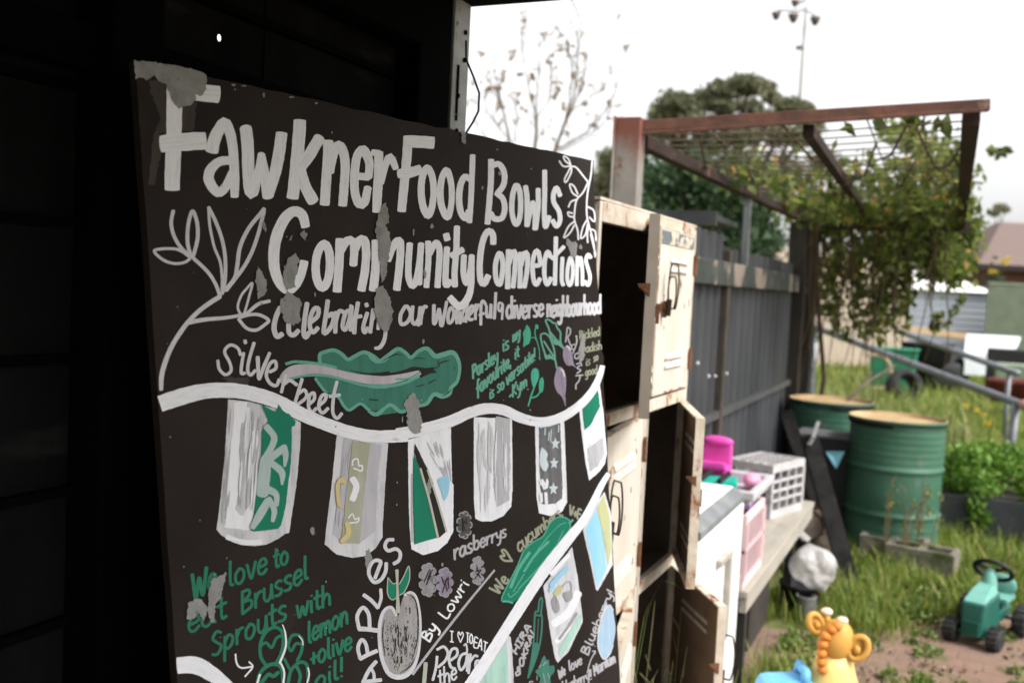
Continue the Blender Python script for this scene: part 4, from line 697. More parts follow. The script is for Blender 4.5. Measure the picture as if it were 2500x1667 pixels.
F_(V3, [(1072, 450), (1118, 422), (1155, 465), (1135, 500), (1138, 560), (1120, 600), (1118, 665), (1060, 690), (1032, 610), (1034, 520)]); F_(V3, [(1010, 765), (1062, 700), (1130, 740), (1170, 780), (1150, 850), (1160, 920), (1110, 945), (1045, 930), (1015, 850)])
F_(V3, [(845, 520), (862, 545), (890, 575), (912, 640), (902, 715), (868, 740), (840, 755), (842, 700), (825, 620), (832, 560)]); F_(V3, [(1155, 270), (1185, 250), (1208, 275), (1190, 325), (1160, 300)]); F_(V3, [(878, 190), (895, 180), (908, 240), (895, 262), (875, 240)]); F_(V3, [(1080, 300), (1105, 275), (1095, 320), (1075, 325)])
F_(V4, [(290, 880), (325, 835), (345, 850), (370, 905), (372, 960), (395, 1050), (382, 1130), (345, 1150), (310, 1120), (288, 1090), (276, 980), (258, 920)])
F_(V6, [(440, 595), (490, 600), (575, 550), (560, 620), (520, 780), (475, 850), (462, 1000), (430, 1010), (400, 900), (360, 1000), (330, 920), (265, 982), (215, 985), (222, 830), (280, 800), (345, 800), (400, 870), (415, 720)])
F_(V7, [(285, 60), (320, 55), (325, 90), (300, 180), (285, 190), (280, 120)]); F_(V6, [(1850, 360), (1890, 330), (1910, 420), (1865, 515), (1845, 470)], .3); F_(V2, [(712, 220), (742, 225), (746, 280), (735, 325), (708, 285)]); F_(V2, [(1510, 1045), (1535, 1040), (1560, 1075), (1590, 1070), (1600, 1110), (1580, 1195), (1550, 1180), (1525, 1110)]); F_(V8, [(1390, 470), (1440, 500), (1460, 600), (1450, 760), (1420, 870), (1375, 860), (1370, 720), (1400, 600)], .45)
for V, x, y, a, b in ((V1, 848, 338, 20, 11), (V1, 925, 346, 18, 7), (V1, 858, 372, 10, 8), (V1, 1290, 432, 22, 8), (V1, 1080, 415, 10, 22), (V1, 1480, 478, 14, 8), (V2, 485, 950, 14, 22), (V2, 345, 995, 8, 32), (V2, 872, 652, 8, 20), (V2, 1005, 545, 14, 16), (V2, 430, 1310, 12, 40), (V5, 1290, 1240, 18, 36), (V4, 250, 1035, 6, 30), (V4, 402, 462, 10, 22), (V6, 1365, 180, 22, 36), (V3, 1265, 722, 8, 20), (V3, 870, 790, 10, 14), (V7, 395, 690, 10, 18), (V2, 985, 362, 10, 6), (V2, 1625, 1110, 12, 22)):
    F_(V, [(x + a * math.cos(t) * rnd.uniform(.6, 1.2), y + b * math.sin(t) * rnd.uniform(.6, 1.2)) for t in np.linspace(0, 2 * math.pi, 8)[:-1]], j=.5, st=3)
P.build('peeled_patch', PATCH, sign, tri=True)
P = Paint()
for i in range(70): 
    u = rnd.uniform(400, 1480); v = rnd.uniform(230, 1650); a = rnd.uniform(.6, 2.4)
    P.fill(V0, [(u + a * math.cos(t) * rnd.uniform(.5, 1.2), v + a * 1.4 * math.sin(t) * rnd.uniform(.5, 1.2)) for t in (0, 1.2, 2.4, 3.7, 5)], 2.0, smooth=False)
P.build('paint_fleck', GREY, sign, tri=True)
# ================================================================ shed that the board leans against
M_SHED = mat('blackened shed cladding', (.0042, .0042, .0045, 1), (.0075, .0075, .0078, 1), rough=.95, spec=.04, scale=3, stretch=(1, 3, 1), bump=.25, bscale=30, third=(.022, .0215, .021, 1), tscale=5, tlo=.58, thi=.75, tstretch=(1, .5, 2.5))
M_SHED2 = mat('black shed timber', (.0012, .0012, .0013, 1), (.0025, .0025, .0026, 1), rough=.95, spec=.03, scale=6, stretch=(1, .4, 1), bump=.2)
M_GALV = mat('weathered galvanised strip', (.34, .34, .33, 1), (.22, .22, .21, 1), rough=.55, metal=.2, scale=16, third=(.09, .075, .06, 1), tscale=40, tlo=.62, thi=.7)
M_WHITECH = mat('flaking cream paint', (.5, .48, .44, 1), (.36, .33, .29, 1), scale=30, bump=.3)
SX = -1.0
shed = thing('shed', 'black open shed with a dark wall and roof behind the painted board', 'shed', (SX, 1.0, 0))
hole = atX(539, 93, SX); hr = .0042
m = MB(); m.box(SX - .05, SX, -2.6, hole.y - .1, 0, 2.3); m.box(SX - .05, SX, hole.y + .1, 1.64, 0, 2.3)
m.box(SX - .05, SX, hole.y - .1, hole.y + .1, 0, hole.z - .1); m.box(SX - .05, SX, hole.y - .1, hole.y + .1, hole.z + .1, 2.3)
ring = [(hole.y + hr * math.cos(a), hole.z + hr * 1.25 * math.sin(a)) for a in np.linspace(0, 2 * math.pi, 17)[:-1]]
def sq(a): c, s = math.cos(a), math.sin(a); k = .1 / max(abs(c), abs(s)); return (hole.y + c * k, hole.z + s * k)
outer = [sq(a) for a in np.linspace(0, 2 * math.pi, 17)[:-1]]
m.add([(SX - .003, y, z) for y, z in ring] + [(SX - .003, y, z) for y, z in outer], [(i, (i + 1) % 16, 16 + (i + 1) % 16, 16 + i) for i in range(16)])
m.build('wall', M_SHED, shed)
m = MB()
for k in range(13): m.box(SX - .01, SX + .012, -2.5, 1.63, .02 + k * .165, .02 + k * .165 + .012)
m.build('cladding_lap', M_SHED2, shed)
m = MB(); m.box(SX, SX + .06, .9, .985, 0, 2.2); m.build('stud', M_SHED2, shed, bevel=.004)
m = MB(); m.box(SX, SX + .055, .4, .48, 0, 2.2); m.build('stud', M_SHED2, shed, bevel=.004)
m = MB(); m.box(SX, SX + .07, -2.5, 1.635, 2.06, 2.17); m.build('wall_plate', M_SHED2, shed, bevel=.004)
m = MB(); m.box(SX, SX + .035, -2.5, 1.62, 1.86, 1.915); m.build('rail', M_SHED2, shed, bevel=.004)
m = MB(); m.box(SX - .12, SX + .05, 1.645, 1.772, 0, 2.19); m.build('corner_post', M_SHED2, shed, bevel=.006)
m = MB(); m.box(SX - .02, SX + .052, 1.774, 1.842, 1.93, 2.19)
m.build('corner_strip', M_GALV, shed, bevel=.002)
m = MB()
for z in (1.93, 2.0, 2.075, 2.13): m.tube([(SX + .05, 1.8 + .02 * (z > 2), z), (SX + .055, 1.8 + .02 * (z > 2), z)], .005, 8)
m.box(SX + .0525, SX + .054, 1.792, 1.8, 1.95, 2.06)
m.build('slot_hole', M_SHED2, shed)
m = MB(); m.prism([(0, 0), (.066, 0), (.072, .07), (.058, .1), (.064, .128), (.004, .128)], Vector((SX + .054, 1.778, 1.80)), Vector((0, 1, 0)), Vector((0, 0, 1)), Vector((-1, 0, 0)), .05); m.build('peeling_base', M_WHITECH, shed, tri=True)
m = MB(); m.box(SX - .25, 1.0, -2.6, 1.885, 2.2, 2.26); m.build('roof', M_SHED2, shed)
for i in range(5):
    m = MB(); m.box(SX, .99, -1.9 + i * .75, -1.85 + i * .75, 2.13, 2.199); m.build('rafter', M_SHED2, shed)
cb = MB(); cb.tube([Vector(p) for p in crom([tuple(at(u, v, t)) for u, v, t in ((1138, 100, 1.93), (1138, 145, 1.93), (1156, 188, 1.93), (1170, 228, 1.94), (1168, 272, 1.95), (1155, 298, 1.95), (1138, 325, 1.96), (1120, 360, 1.97))], .012)], .0022, 6)
tag(cb.build('cable', mat('black cable', (.01, .01, .01, 1), rough=.5)), 'thin black cable hanging in a loop off the shed corner', 'cable')

# ================================================================ lockers
RUST = (.2, .075, .026, 1); RUSTD = (.075, .03, .015, 1)
M_CREAM = mat('old cream locker enamel', (.58, .53, .46, 1), (.45, .4, .335, 1), rough=.5, scale=7, stretch=(1, 1, .4), lo=.3, hi=.75, bump=.15, bscale=14, third=(.17, .08, .04, 1), tscale=11, tlo=.64, thi=.69, tstretch=(1, 1, .6), spec=.4)
M_CREAMR = mat('cream enamel with rust runs', (.55, .49, .41, 1), (.42, .34, .26, 1), rough=.6, scale=14, third=(.2, .075, .03, 1), tscale=16, tlo=.55, thi=.64, tstretch=(1, 1, .6), bump=.3)
M_RUST = mat('rusty steel', (.17, .075, .038, 1), (.08, .036, .018, 1), rough=.9, scale=30, bump=.35, third=(.04, .025, .018, 1), tscale=25)
M_IN = mat('rusty locker inside with painted shade', (.1, .075, .056, 1), (.055, .04, .03, 1), rough=.8, scale=7, third=(.13, .06, .03, 1), tscale=6)  # dark base browns paint in the shade inside; third tone is rust
M_INS = mat('rusty door inside with painted shade', (.2, .14, .095, 1), (.12, .08, .055, 1), rough=.75, scale=6, third=(.2, .085, .035, 1), tscale=8, tlo=.6, thi=.7)  # base browns paint in shade on the door backs; third tone is rust
M_EDGE = mat('greyed door edge', (.33, .29, .24, 1), (.26, .22, .18, 1), rough=.6, scale=8, third=RUSTD, tscale=22, tlo=.68, thi=.72)
M_WIRE = mat('blackened wire', (.015, .013, .012, 1), (.05, .03, .02, 1), rough=.5, metal=.4, scale=30)
LX, LY0, LY1, LY2, LD = -.73, 2.085, 2.535, 2.95, .36
lk = thing('locker_bank', 'rusty cream steel locker bank with doors hanging open behind the board', 'locker', (LX, LY0, 0))
ZT = [1.825, 1.335, .84, .345, .06]
m = MB(); m.box(LX - LD, LX, LY0 - .006, LY0 + .012, .0, 1.82); m.build('side_panel', M_CREAM, lk, bevel=.002)
m = MB(); m.box(LX - LD, LX, LY2 - .012, LY2 + .006, .0, 1.815); m.build('side_panel', M_CREAM, lk, bevel=.002)
m = MB(); m.box(LX - LD, LX, LY0 - .008, LY2 + .008, 1.822, 1.829); m.build('top_panel', M_CREAMR, lk)
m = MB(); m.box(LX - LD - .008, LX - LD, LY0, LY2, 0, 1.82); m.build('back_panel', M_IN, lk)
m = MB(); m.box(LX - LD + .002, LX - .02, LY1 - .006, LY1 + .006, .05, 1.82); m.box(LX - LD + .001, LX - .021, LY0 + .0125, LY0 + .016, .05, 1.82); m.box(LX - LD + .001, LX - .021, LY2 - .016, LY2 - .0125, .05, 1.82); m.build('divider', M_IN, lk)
for z in ZT[1:]:
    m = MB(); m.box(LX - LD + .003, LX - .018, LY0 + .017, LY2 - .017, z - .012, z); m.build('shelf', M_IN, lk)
m = MB(); m.box(LX - .02, LX + .001, LY0 + .013, LY2 - .013, 1.775, 1.821); m.build('top_rail', M_CREAMR, lk, bevel=.002)
for z in ZT[1:]:
    for a, b in ((LY0 + .0135, LY1 - .018), (LY1 + .018, LY2 - .0135)):
        m = MB(); m.box(LX - .018, LX, a, b, z - .03, z + .004); m.build('front_rail', M_CREAMR, lk, bevel=.002)
m = MB(); m.box(LX - .019, LX + .002, LY1 - .017, LY1 + .017, .04, 1.774); m.box(LX + .002, LX + .006, LY1 - .004, LY1 + .004, .04, 1.77); m.build('centre_stile', M_CREAM, lk, bevel=.002)
DL, DH, DT = .405, .452, .022
def door(hy, direction, z0, L=DL, H=DH, body=M_CREAM, edge=None, hx=LX + .004, wires=1, tilt=0):
    """door hinged on its far side; direction points from the hinge to the free edge"""
    ex = Vector((direction[0], direction[1], tilt)).normalized(); n = Vector((-ex.y, ex.x, 0)).normalized(); ez = n.cross(ex) * -1
    if ez.z < 0: ez = -ez
    O = Vector((hx, hy, z0))
    m = MB(); f = lambda a, b: m.fbox(O, ex, n, ez, a, b)
    f((.004, -.003, .004), (L - .004, 0, H - .004))                                   # pressed sheet, flanges folded in behind it
    d = m.build('door', body, lk)
    m = MB()
    f((.0, -DT, 0), (.006, .0015, H)); f((L - .006, -DT, 0), (L, .0015, H)); f((.006, -DT, 0), (L - .006, .0012, .005)); f((.006, -DT, H - .005), (L - .006, .0012, H))
    m.build('door_flange', edge or M_CREAMR, d); ORI[d.name] = ORI[lk.name]
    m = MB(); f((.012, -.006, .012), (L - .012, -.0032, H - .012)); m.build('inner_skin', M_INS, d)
    m = MB()
    for zz in (.07, .095, .335, .36):
        a = O + ex * L * .22 + ez * zz; 
        m.add([a, a + ex * L * .5, a + ex * L * .5 + ez * .016, a + ez * .016, a + n * .007 + ex * .004, a + n * .007 + ex * (L * .5 - .004)], [(0, 1, 5, 4), (4, 5, 2, 3), (0, 4, 3), (1, 2, 5)])
    m.build('louvre', body, d)
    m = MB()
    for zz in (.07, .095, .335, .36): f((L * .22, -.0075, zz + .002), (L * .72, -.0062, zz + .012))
    m.build('louvre_slot', mat('painted slot light', (.55, .5, .45, 1), (.3, .25, .2, 1), scale=14) if not bpy.data.materials.get('painted slot light') else bpy.data.materials['painted slot light'], d)  # bright tone paints in light coming through the louvre slots
    for zz in (.05, .33):
        m = MB(); m.tube([O + n * .004 + ez * zz, O + n * .004 + ez * (zz + .065)], .0055, 8); f((.0, .0015, zz + .004), (.014, .003, zz + .06)); m.build('hinge', M_RUST, d)
    m = MB(); a = O + ex * L + ez * .27 - n * .012
    m.add([a, a + ex * .0 + ez * .03, a - n * .028 + ez * .028, a - n * .025 + ez * .02, a + ez * .0 - n * .004, a + ex * .004, a + ex * .004 + ez * .03, a + ex * .004 - n * .028 + ez * .027], [(0, 1, 2, 3, 4), (5, 7, 6)]); m.build('latch', M_RUST, d)
    m = MB()
    for k in range(9):
        x = rnd.uniform(.03, L - .05); z = rnd.uniform(.06, H - .04); h_ = rnd.uniform(.004, .02); f((x, .0001, z), (x + rnd.uniform(.003, .007), .0006, z + h_))
    m.build('rust_spot', M_RUST, d)
    m = MB(); f((L - .075, .0016, .225), (L - .03, .004, .25)); f((L - .06, .004, .21), (L - .045, .012, .255)); m.build('hasp', M_RUST, d)
    if wires:
        m = MB(); c = O + ex * (L - .05) + n * .012 + ez * .235
        for s, hgt, wd_, out in ((1, .12, .03, .011), (.8, .085, .024, .009))[:wires]:
            loop = [c + ex * (wd_ * .5 * math.cos(t)) + ez * (hgt * .5 + hgt * .5 * max(-1, min(1, 1.25 * math.sin(t)))) + n * (out * (1.6 + 1.6 * math.cos(t))) for t in np.linspace(0, 2 * math.pi, 28)[:-1]]
            m.tube(loop, .0022, 6, closed=True)
        m.tube([c - ez * .02 + n * .006, c + ez * .025 + n * .008], .008, 8)
        m.build('handle', M_WIRE, d)
    return d
U = lambda x, y: Vector((x, y)).normalized()
d = door(LY1 - .02, U(.29, -.957), 1.345, edge=M_EDGE, wires=0); d['label'] = 'top door swung out edge on'
d = door(LY2 - .014, U(0.0, -1), 1.348, L=LY2 - LY1 - .035, wires=2); d['label'] = 'closed cream door with louvres'
m = MB(); m.box(LX + .0042, LX + .0062, LY1 + .03, LY2 - .035, 1.755, 1.79); cs = m.build('chipped_strip', mat('chipped grey band', (.13, .15, .16, 1), (.09, .1, .105, 1), rough=.7, scale=25, third=(.5, .42, .33, 1), tscale=24, tlo=.5, thi=.54), d)
d = door(LY1 - .019, U(.06, -1), .852, L=.42, wires=2, tilt=-.03); d['label'] = 'sagging cream door slightly ajar'
d = door(LY2 - .014, U(.36, -.93), .852, L=.4, wires=0); d['label'] = 'open door with its dark inside showing'
d = door(LY2 - .014, U(.56, -.83), .357, L=.4, wires=1)
d = door(LY1 - .019, U(.2, -.98), .357, L=.42, wires=1)
wd = thing('weed', 'thin dry weed stalks growing up in the bottom locker', 'weed', (LX - .02, LY1 + .2, .06))
m = MB()
for i in range(11):
    b = Vector((LX + .03 + rnd.uniform(-.05, .03), LY1 + .03 + rnd.uniform(0, .3), .06)); t = b + Vector((rnd.uniform(-.03, .06), rnd.uniform(-.12, .1), rnd.uniform(.45, .72)))
    m.tube([b, lerp(b, t, .5) + Vector((rnd.uniform(-.02, .02), 0, .05)), t], [.0025, .002, .001], 5)
    for j in range(3):
        c = lerp(b, t, rnd.uniform(.6, 1)); m.tube([c, c + Vector((rnd.uniform(-.03, .03), rnd.uniform(-.06, .06), rnd.uniform(.02, .06)))], [.0022, .001], 5)
m.build('stem', mat('dry stalk', (.28, .24, .13, 1), (.16, .2, .07, 1), scale=12), wd)
m = MB()
for i in range(2):
    b = Vector((LX - .005, LY1 + .02 + .03 * i, .55)); 
    q = [b, b + Vector((.02, .02, .2)), b + Vector((.03, .1 + .03 * i, .24 + .02 * i)), b + Vector((.05, .22 + .05 * i, .25 - .04 * i))]
    q = [Vector(x) for x in crom([tuple(x) for x in q], .02)]
    for k in range(len(q) - 1):
        w0 = .0022 * (1 - k / len(q)) + .0006; m.add([q[k] + Vector((0, w0, 0)), q[k] - Vector((0, w0, 0)), q[k + 1] - Vector((0, w0, 0)), q[k + 1] + Vector((0, w0, 0))], [(0, 1, 2, 3)])
m.build('leaf', mat('grass blade', (.09, .16, .04, 1), (.14, .17, .05, 1)), wd)

# ================================================================ fridge
M_WHITE = mat('white fridge enamel', (.78, .78, .76, 1), (.74, .73, .7, 1), rough=.35, scale=4, third=(.6, .55, .4, 1), tscale=9, tlo=.72, thi=.8)
M_GREYPL = mat('grey plastic trim', (.13, .14, .15, 1), (.2, .2, .2, 1), rough=.5, scale=12)
FX, FY0, FY1, FZ = -.715, 3.2, 3.93, .86
fr = thing('bar_fridge', 'white bar fridge with a grey top trim between lockers and bench', 'fridge', (-.93, 3.56, 0))
m = MB(); m.box(-1.12, FX - .065, FY0 + .005, FY1 - .005, .03, FZ - .012); m.build('body', M_WHITE, fr, bevel=.006)
m = MB(); m.box(-1.12, FX - .045, FY0, FY1, FZ - .012, FZ + .014); m.build('top', M_WHITE, fr, bevel=.006)
m = MB(); m.prism([(FX - .045, FZ + .014), (FX - .045, FZ - .04), (FX, FZ - .04), (FX, FZ - .014)], Vector((0, FY0, 0)), Vector((1, 0, 0)), Vector((0, 0, 1)), Vector((0, 1, 0)), FY1 - FY0); m.build('trim', M_GREYPL, fr, bevel=.002)
m = MB(); m.box(FX - .06, FX, FY0, FY1, .08, FZ - .042); dr = m.build('door', M_WHITE, fr, bevel=.008); ORI[dr.name] = ORI[fr.name]
m = MB(); hy = FY0 + .26
m.box(FX, FX + .022, hy, hy + .2, FZ - .19, FZ - .165); m.box(FX, FX + .022, hy + .16, hy + .2, FZ - .5, FZ - .19); m.build('handle', mat('aged grey handle', (.36, .34, .3, 1), (.28, .26, .23, 1), rough=.5), dr, bevel=.004)
m = MB(); m.box(FX - .05, FX - .01, FY0 + .02, FY1 - .02, .0, .08); m.box(-1.1, -1.02, FY0 + .02, FY1 - .02, 0, .03); m.build('foot', M_GREYPL, fr)

# ================================================================ corrugated fence with pergola
M_CORR = mat('grey corrugated steel', (.074, .077, .082, 1), (.045, .047, .051, 1), rough=.6, metal=.1, spec=.12, scale=3, stretch=(1, 1, .3), third=(.075, .066, .058, 1), tscale=2.5, tlo=.58, thi=.72)
M_TIMB = mat('dark weathered timber', (.05, .046, .04, 1), (.028, .026, .023, 1), rough=.9, scale=8, stretch=(1, 1, .2), bump=.3, spec=.08)
M_PEEL = mat('timber with peeling grey paint', (.06, .068, .062, 1), (.04, .045, .042, 1), rough=.8, scale=12, third=(.27, .22, .185, 1), tscale=3.2, tlo=.49, thi=.52, tstretch=(1, .8, .6), bump=.5)
GX = -1.15
fe = thing('corrugated_fence', 'dark grey corrugated steel fence with a peeling timber rail under the pergola', 'fence', (GX, 6, 0))
def corr(name, y0, y1, z0, z1, x, pitch=.17, amp=.036, parent=None, slope=0):
    m = MB(); ys = np.arange(y0, y1, pitch / 10); k = len(ys)
    V = []
    for y in ys: 
        ph = (y - y0) / pitch * 2 * math.pi; X = x + amp * math.tanh(2.2 * math.sin(ph)) 
        V += [(X, y, z0), (X, y, z1 + slope * (y - y0))]
    m.add(V, [(2 * i, 2 * i + 2, 2 * i + 3, 2 * i + 1) for i in range(k - 1)]); return m.build(name, M_CORR, parent, smooth=True)
corr('sheet', 2.97, 5.35, .02, 1.94, GX - .03, parent=fe); corr('sheet', 5.36, 8.3, .02, 1.88, GX - .034, pitch=.2, parent=fe)
m = MB(); m.beam((GX + .015, 2.97, 1.735), (GX + .015, 8.25, 1.73), .05, .125); m.build('rail', M_PEEL, fe, bevel=.006)
m = MB(); m.beam((GX + .01, 2.97, .985), (GX + .01, 8.25, .985), .03, .04); m.build('rail', mat('grey steel rail', (.1, .1, .1, 1), (.06, .06, .06, 1), metal=.2), fe)
m = MB(); m.box(GX - .02, GX + .1, 8.2, 8.36, 0, 2.2); m.build('post', M_TIMB, fe, bevel=.006)
m = MB(); m.box(GX - .03, GX + .03, 5.3, 5.37, 0, 1.86); m.build('post', mat('brownish steel post', (.075, .062, .052, 1), (.045, .038, .033, 1)), fe, bevel=.004)
m = MB(); m.box(GX - .3, GX + .02, 4.9, 5.5, 1.99, 2.02); m.box(GX - .3, GX + .04, 4.86, 4.9, 1.96, 2.03); m.build('cap', M_CORR, fe)
m = MB()
for u, v in ((1700, 886), (1727, 918), (1743, 918), (1771, 912)):
    p = atX(u, v, GX); m.ball(p + Vector((.006, 0, 0)), .009, 8, 6)
m.build('screw_cap', mat('white screw cap', (.7, .7, .7, 1), rough=.4), fe)
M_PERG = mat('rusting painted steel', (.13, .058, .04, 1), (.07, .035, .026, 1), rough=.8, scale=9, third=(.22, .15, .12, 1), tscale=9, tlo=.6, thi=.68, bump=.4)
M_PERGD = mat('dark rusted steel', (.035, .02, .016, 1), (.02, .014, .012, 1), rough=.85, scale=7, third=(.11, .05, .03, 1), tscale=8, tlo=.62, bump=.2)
M_PERGP, _n, _b = base_mat('grey steel post rusting at the top', .7, 0, .3)
_f, _ = noise_fac(_n, 8, .35, .65); _c = mixc(_n, _f, (.25, .225, .2, 1), (.17, .155, .14, 1)); _r, _ = noise_fac(_n, 5, .3, .7, (1, 1, .5)); _g, _ = noise_fac(_n, 14, .6, .68, (1, 1, .7))
_t = N(_n, 'ShaderNodeTexCoord'); _s = N(_n, 'ShaderNodeSeparateXYZ'); _n.links.new(_t.outputs['Object'], _s.inputs[0])
_m = N(_n, 'ShaderNodeMapRange'); _m.inputs['From Min'].default_value = 2.06; _m.inputs['From Max'].default_value = 2.3; _n.links.new(_s.outputs['Z'], _m.inputs['Value'])
_a = N(_n, 'ShaderNodeMath', operation='ADD'); _n.links.new(_m.outputs[0], _a.inputs[0]); _n.links.new(_r, _a.inputs[1])
_k = N(_n, 'ShaderNodeMapRange'); _k.inputs['From Min'].default_value = .8; _k.inputs['From Max'].default_value = 1.3; _n.links.new(_a.outputs[0], _k.inputs['Value'])
_c = mixc(_n, _g, _c, (.14, .07, .045, 1)); _n.links.new(mixc(_n, _k.outputs[0], _c, (.15, .055, .038, 1)), _b.inputs['Base Color'])
pg = thing('pergola', 'rusty steel frame pergola with wire mesh roof beside the fence', 'pergola', (-.6, 6, 0))
A = atZ(1545, 312, 2.24); B = atZ(2400, 258, 2.33); Cc = atZ(1958, 528, 2.24); Dd = atZ(2340, 536, 2.27)
m = MB(); m.beam(A + Vector((-.07, 0, 0)), B + Vector((.02, 0, 0)), .045, .04); m.beam(A + Vector((-.06, -.024, -.03)), B + Vector((.01, -.022, -.02)), .01, .014); m.build('front_beam', M_PERG, pg, bevel=.003)
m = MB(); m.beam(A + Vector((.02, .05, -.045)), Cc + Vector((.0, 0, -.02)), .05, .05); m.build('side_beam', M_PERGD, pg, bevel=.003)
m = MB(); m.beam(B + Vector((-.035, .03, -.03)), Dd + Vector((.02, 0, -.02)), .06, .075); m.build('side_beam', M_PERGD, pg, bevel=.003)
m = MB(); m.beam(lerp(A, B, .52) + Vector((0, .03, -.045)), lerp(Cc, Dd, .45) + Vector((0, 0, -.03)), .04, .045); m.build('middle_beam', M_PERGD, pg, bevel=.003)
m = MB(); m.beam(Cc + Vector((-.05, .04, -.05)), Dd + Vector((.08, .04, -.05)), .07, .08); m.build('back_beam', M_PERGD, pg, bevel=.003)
m = MB(); m.box(A.x - .055, A.x + .04, A.y - .035, A.y + .04, 0, 2.275); m.build('post', M_PERGP, pg, bevel=.004)
m = MB(); m.box(A.x - .062, A.x - .0555, A.y - .05, A.y + .042, 0, 2.278); m.build('post_flange', M_PERGP, pg, bevel=.002)
m = MB(); m.beam((Cc.x - .02, Cc.y + .08, 0), (Cc.x - .02, Cc.y + .08, 2.2), .13, .13, Vector((0, 1, 0))); m.build('post', M_TIMB, pg, bevel=.004)
p1 = atX(1822, 570, -1.14); p2 = atX(1827, 488, -1.14); m = MB(); m.beam((p1.x, p1.y, 1.7), (p2.x, p2.y, 2.2), .035, .045, Vector((0, 1, 0))); m.build('strut', mat('galvanised strut', (.23, .25, .27, 1), (.17, .18, .19, 1), metal=.3, rough=.5), pg)
m = MB()
for i in range(1, 26):
    t = i / 26; p = lerp(A, Cc, t) + Vector((0, 0, .0)); q = lerp(B, Dd, t) + Vector((0, 0, -.02)); mid = lerp(p, q, .5) - Vector((0, 0, .02))
    m.tube([p, mid, q], .003, 5)
for s in (.2, .36, .68, .84): m.tube([lerp(A, B, s), lerp(lerp(A, B, s), lerp(Cc, Dd, s), .5) - Vector((0, 0, .03)), lerp(Cc, Dd, s)], .003, 5)
m.build('wire_mesh', mat('rusty wire', (.1, .065, .045, 1), rough=.7), pg)
m = MB(); m.beam(lerp(A, Cc, .78) + Vector((.05, 0, -.03)), lerp(B, Dd, .78) + Vector((-.05, 0, -.04)), .035, .035); m.build('cross_bar', M_PERG, pg)
from mathutils import noise as mnoise
# ================================================================ bench and what stands on it
M_BENCH = mat('silvered plank', (.34, .31, .26, 1), (.26, .235, .2, 1), rough=.85, scale=5, stretch=(3, .4, 1), bump=.2, third=(.17, .15, .12, 1), tscale=8, tlo=.62, thi=.72)
bn = thing('bench', 'low silvered plank bench against the fence carrying crates', 'bench', (-.88, 4.9, 0))
m = MB(); m.box(-1.12, -.685, 3.97, 5.98, .42, .45); m.build('top', M_BENCH, bn, bevel=.004)
m = MB(); m.box(-.72, -.69, 3.98, 5.96, .36, .419); m.build('apron', M_BENCH, bn)
for x, y in ((-.72, 5.32), (-.72, 4.05), (-1.08, 5.32), (-1.08, 4.05)):
    m = MB(); m.box(x - .02, x + .02, y - .02, y + .02, 0, .359 if x > -1 else .419); m.build('leg', M_TIMB, bn)
def crate(parent, O, ex, ey, w, d, h, m, cols=4, rows=4, t=.012, name='grid_side', base=True, band=.04, two=None):
    """open lattice crate; O is its near left bottom corner"""
    ez = Vector((0, 0, 1))
    for (o, a, n, L) in ((O, ex, ey, w), (O + ey * d, ex, -ey, w), (O, ey, ex, d), (O + ex * w, ey, -ex, d)):
        b = MB(); e = 0 if a is ex else t
        f = lambda x0, x1, z0, z1, th=t: b.fbox(o, a, n, ez, (x0, 0, z0), (x1, th, z1))
        f(e, L - e, 0, band); f(e, L - e, h - band, h)
        for c in range(cols + 1):
            x = e + (L - 2 * e - .014) * c / cols; f(x, x + (.02 if c in (0, cols) else .011), band, h - band, t * .9)
        for r in range(1, rows):
            z = band + (h - 2 * band) * r / rows; f(e, L - e, z - .006, z + .006, t * .8)
        b.build(name, m, parent)
    if base:
        b = MB(); b.fbox(O, ex, ey, ez, (t, t, .004), (w - t, d - t, .012)); b.build('base', m, parent)
ang = R(-14); ex = Vector((math.cos(ang), math.sin(ang), 0)); ey = Vector((-math.sin(ang), math.cos(ang), 0))
M_CRATE = mat('grubby white plastic', (.5, .48, .48, 1), (.38, .36, .36, 1), rough=.5, scale=9)
nearc = Vector((-.83, 5.33, .735)); rightc = nearc + Vector((.115, .385, 0)); leftc = atZ(1816, 1090, .79)
exc = (rightc - nearc); exc.z = 0; exc.normalize(); eyc = Vector((-exc.y, exc.x, 0))
cw = .39
mc = thing('milk_crate', 'upturned white lattice milk crate on the far end of the bench', 'crate', tuple(nearc + exc * cw / 2 + eyc * .15 - Vector((0, 0, .285))))
O = Vector((nearc.x, nearc.y, .452))
crate(mc, O, exc, eyc, cw, .27, .287, M_CRATE, 4, 4, name='lattice_side', base=False)
b = MB()
for i in range(7): x = .02 + i * (cw - .054) / 6; b.fbox(O, exc, eyc, ZUP, (x, .013, .274), (x + .009, .257, .286))
for i in range(5): y = .02 + i * .053; b.fbox(O, exc, eyc, ZUP, (.013, y, .275), (cw - .013, y + .008, .2855))
b.build('lattice_base', M_CRATE, mc)
b = MB(); b.fbox(O, exc, eyc, ZUP, (.03, .03, .004), (cw - .03, .24, .2)); b.build('contents', mat('dark crate contents', (.05, .045, .05, 1), (.16, .15, .16, 1), scale=9), mc, bevel=.02)
M_PINK = mat('pale pink plastic', (.7, .52, .53, 1), (.62, .43, .45, 1), rough=.45, scale=6)
M_GRYB = mat('pale grey plastic', (.47, .47, .48, 1), (.4, .4, .41, 1), rough=.5, scale=6)
X_, Y_ = Vector((1, 0, 0)), Vector((0, 1, 0))
pk = thing('pink_basket', 'pale pink slatted plastic basket on the bench beside the fridge', 'basket', (-.85, 4.3, .452))
crate(pk, Vector((-1.09, 3.985, .452)), X_, Y_, .38, .41, .30, M_PINK, 6, 2, name='slatted_side', band=.035)
b = MB(); b.box(-1.05, -.76, 4.02, 4.36, .46, .70); b.build('folded_cloth', mat('dusky red cloth', (.11, .025, .035, 1), (.06, .015, .02, 1), bump=.4), pk)
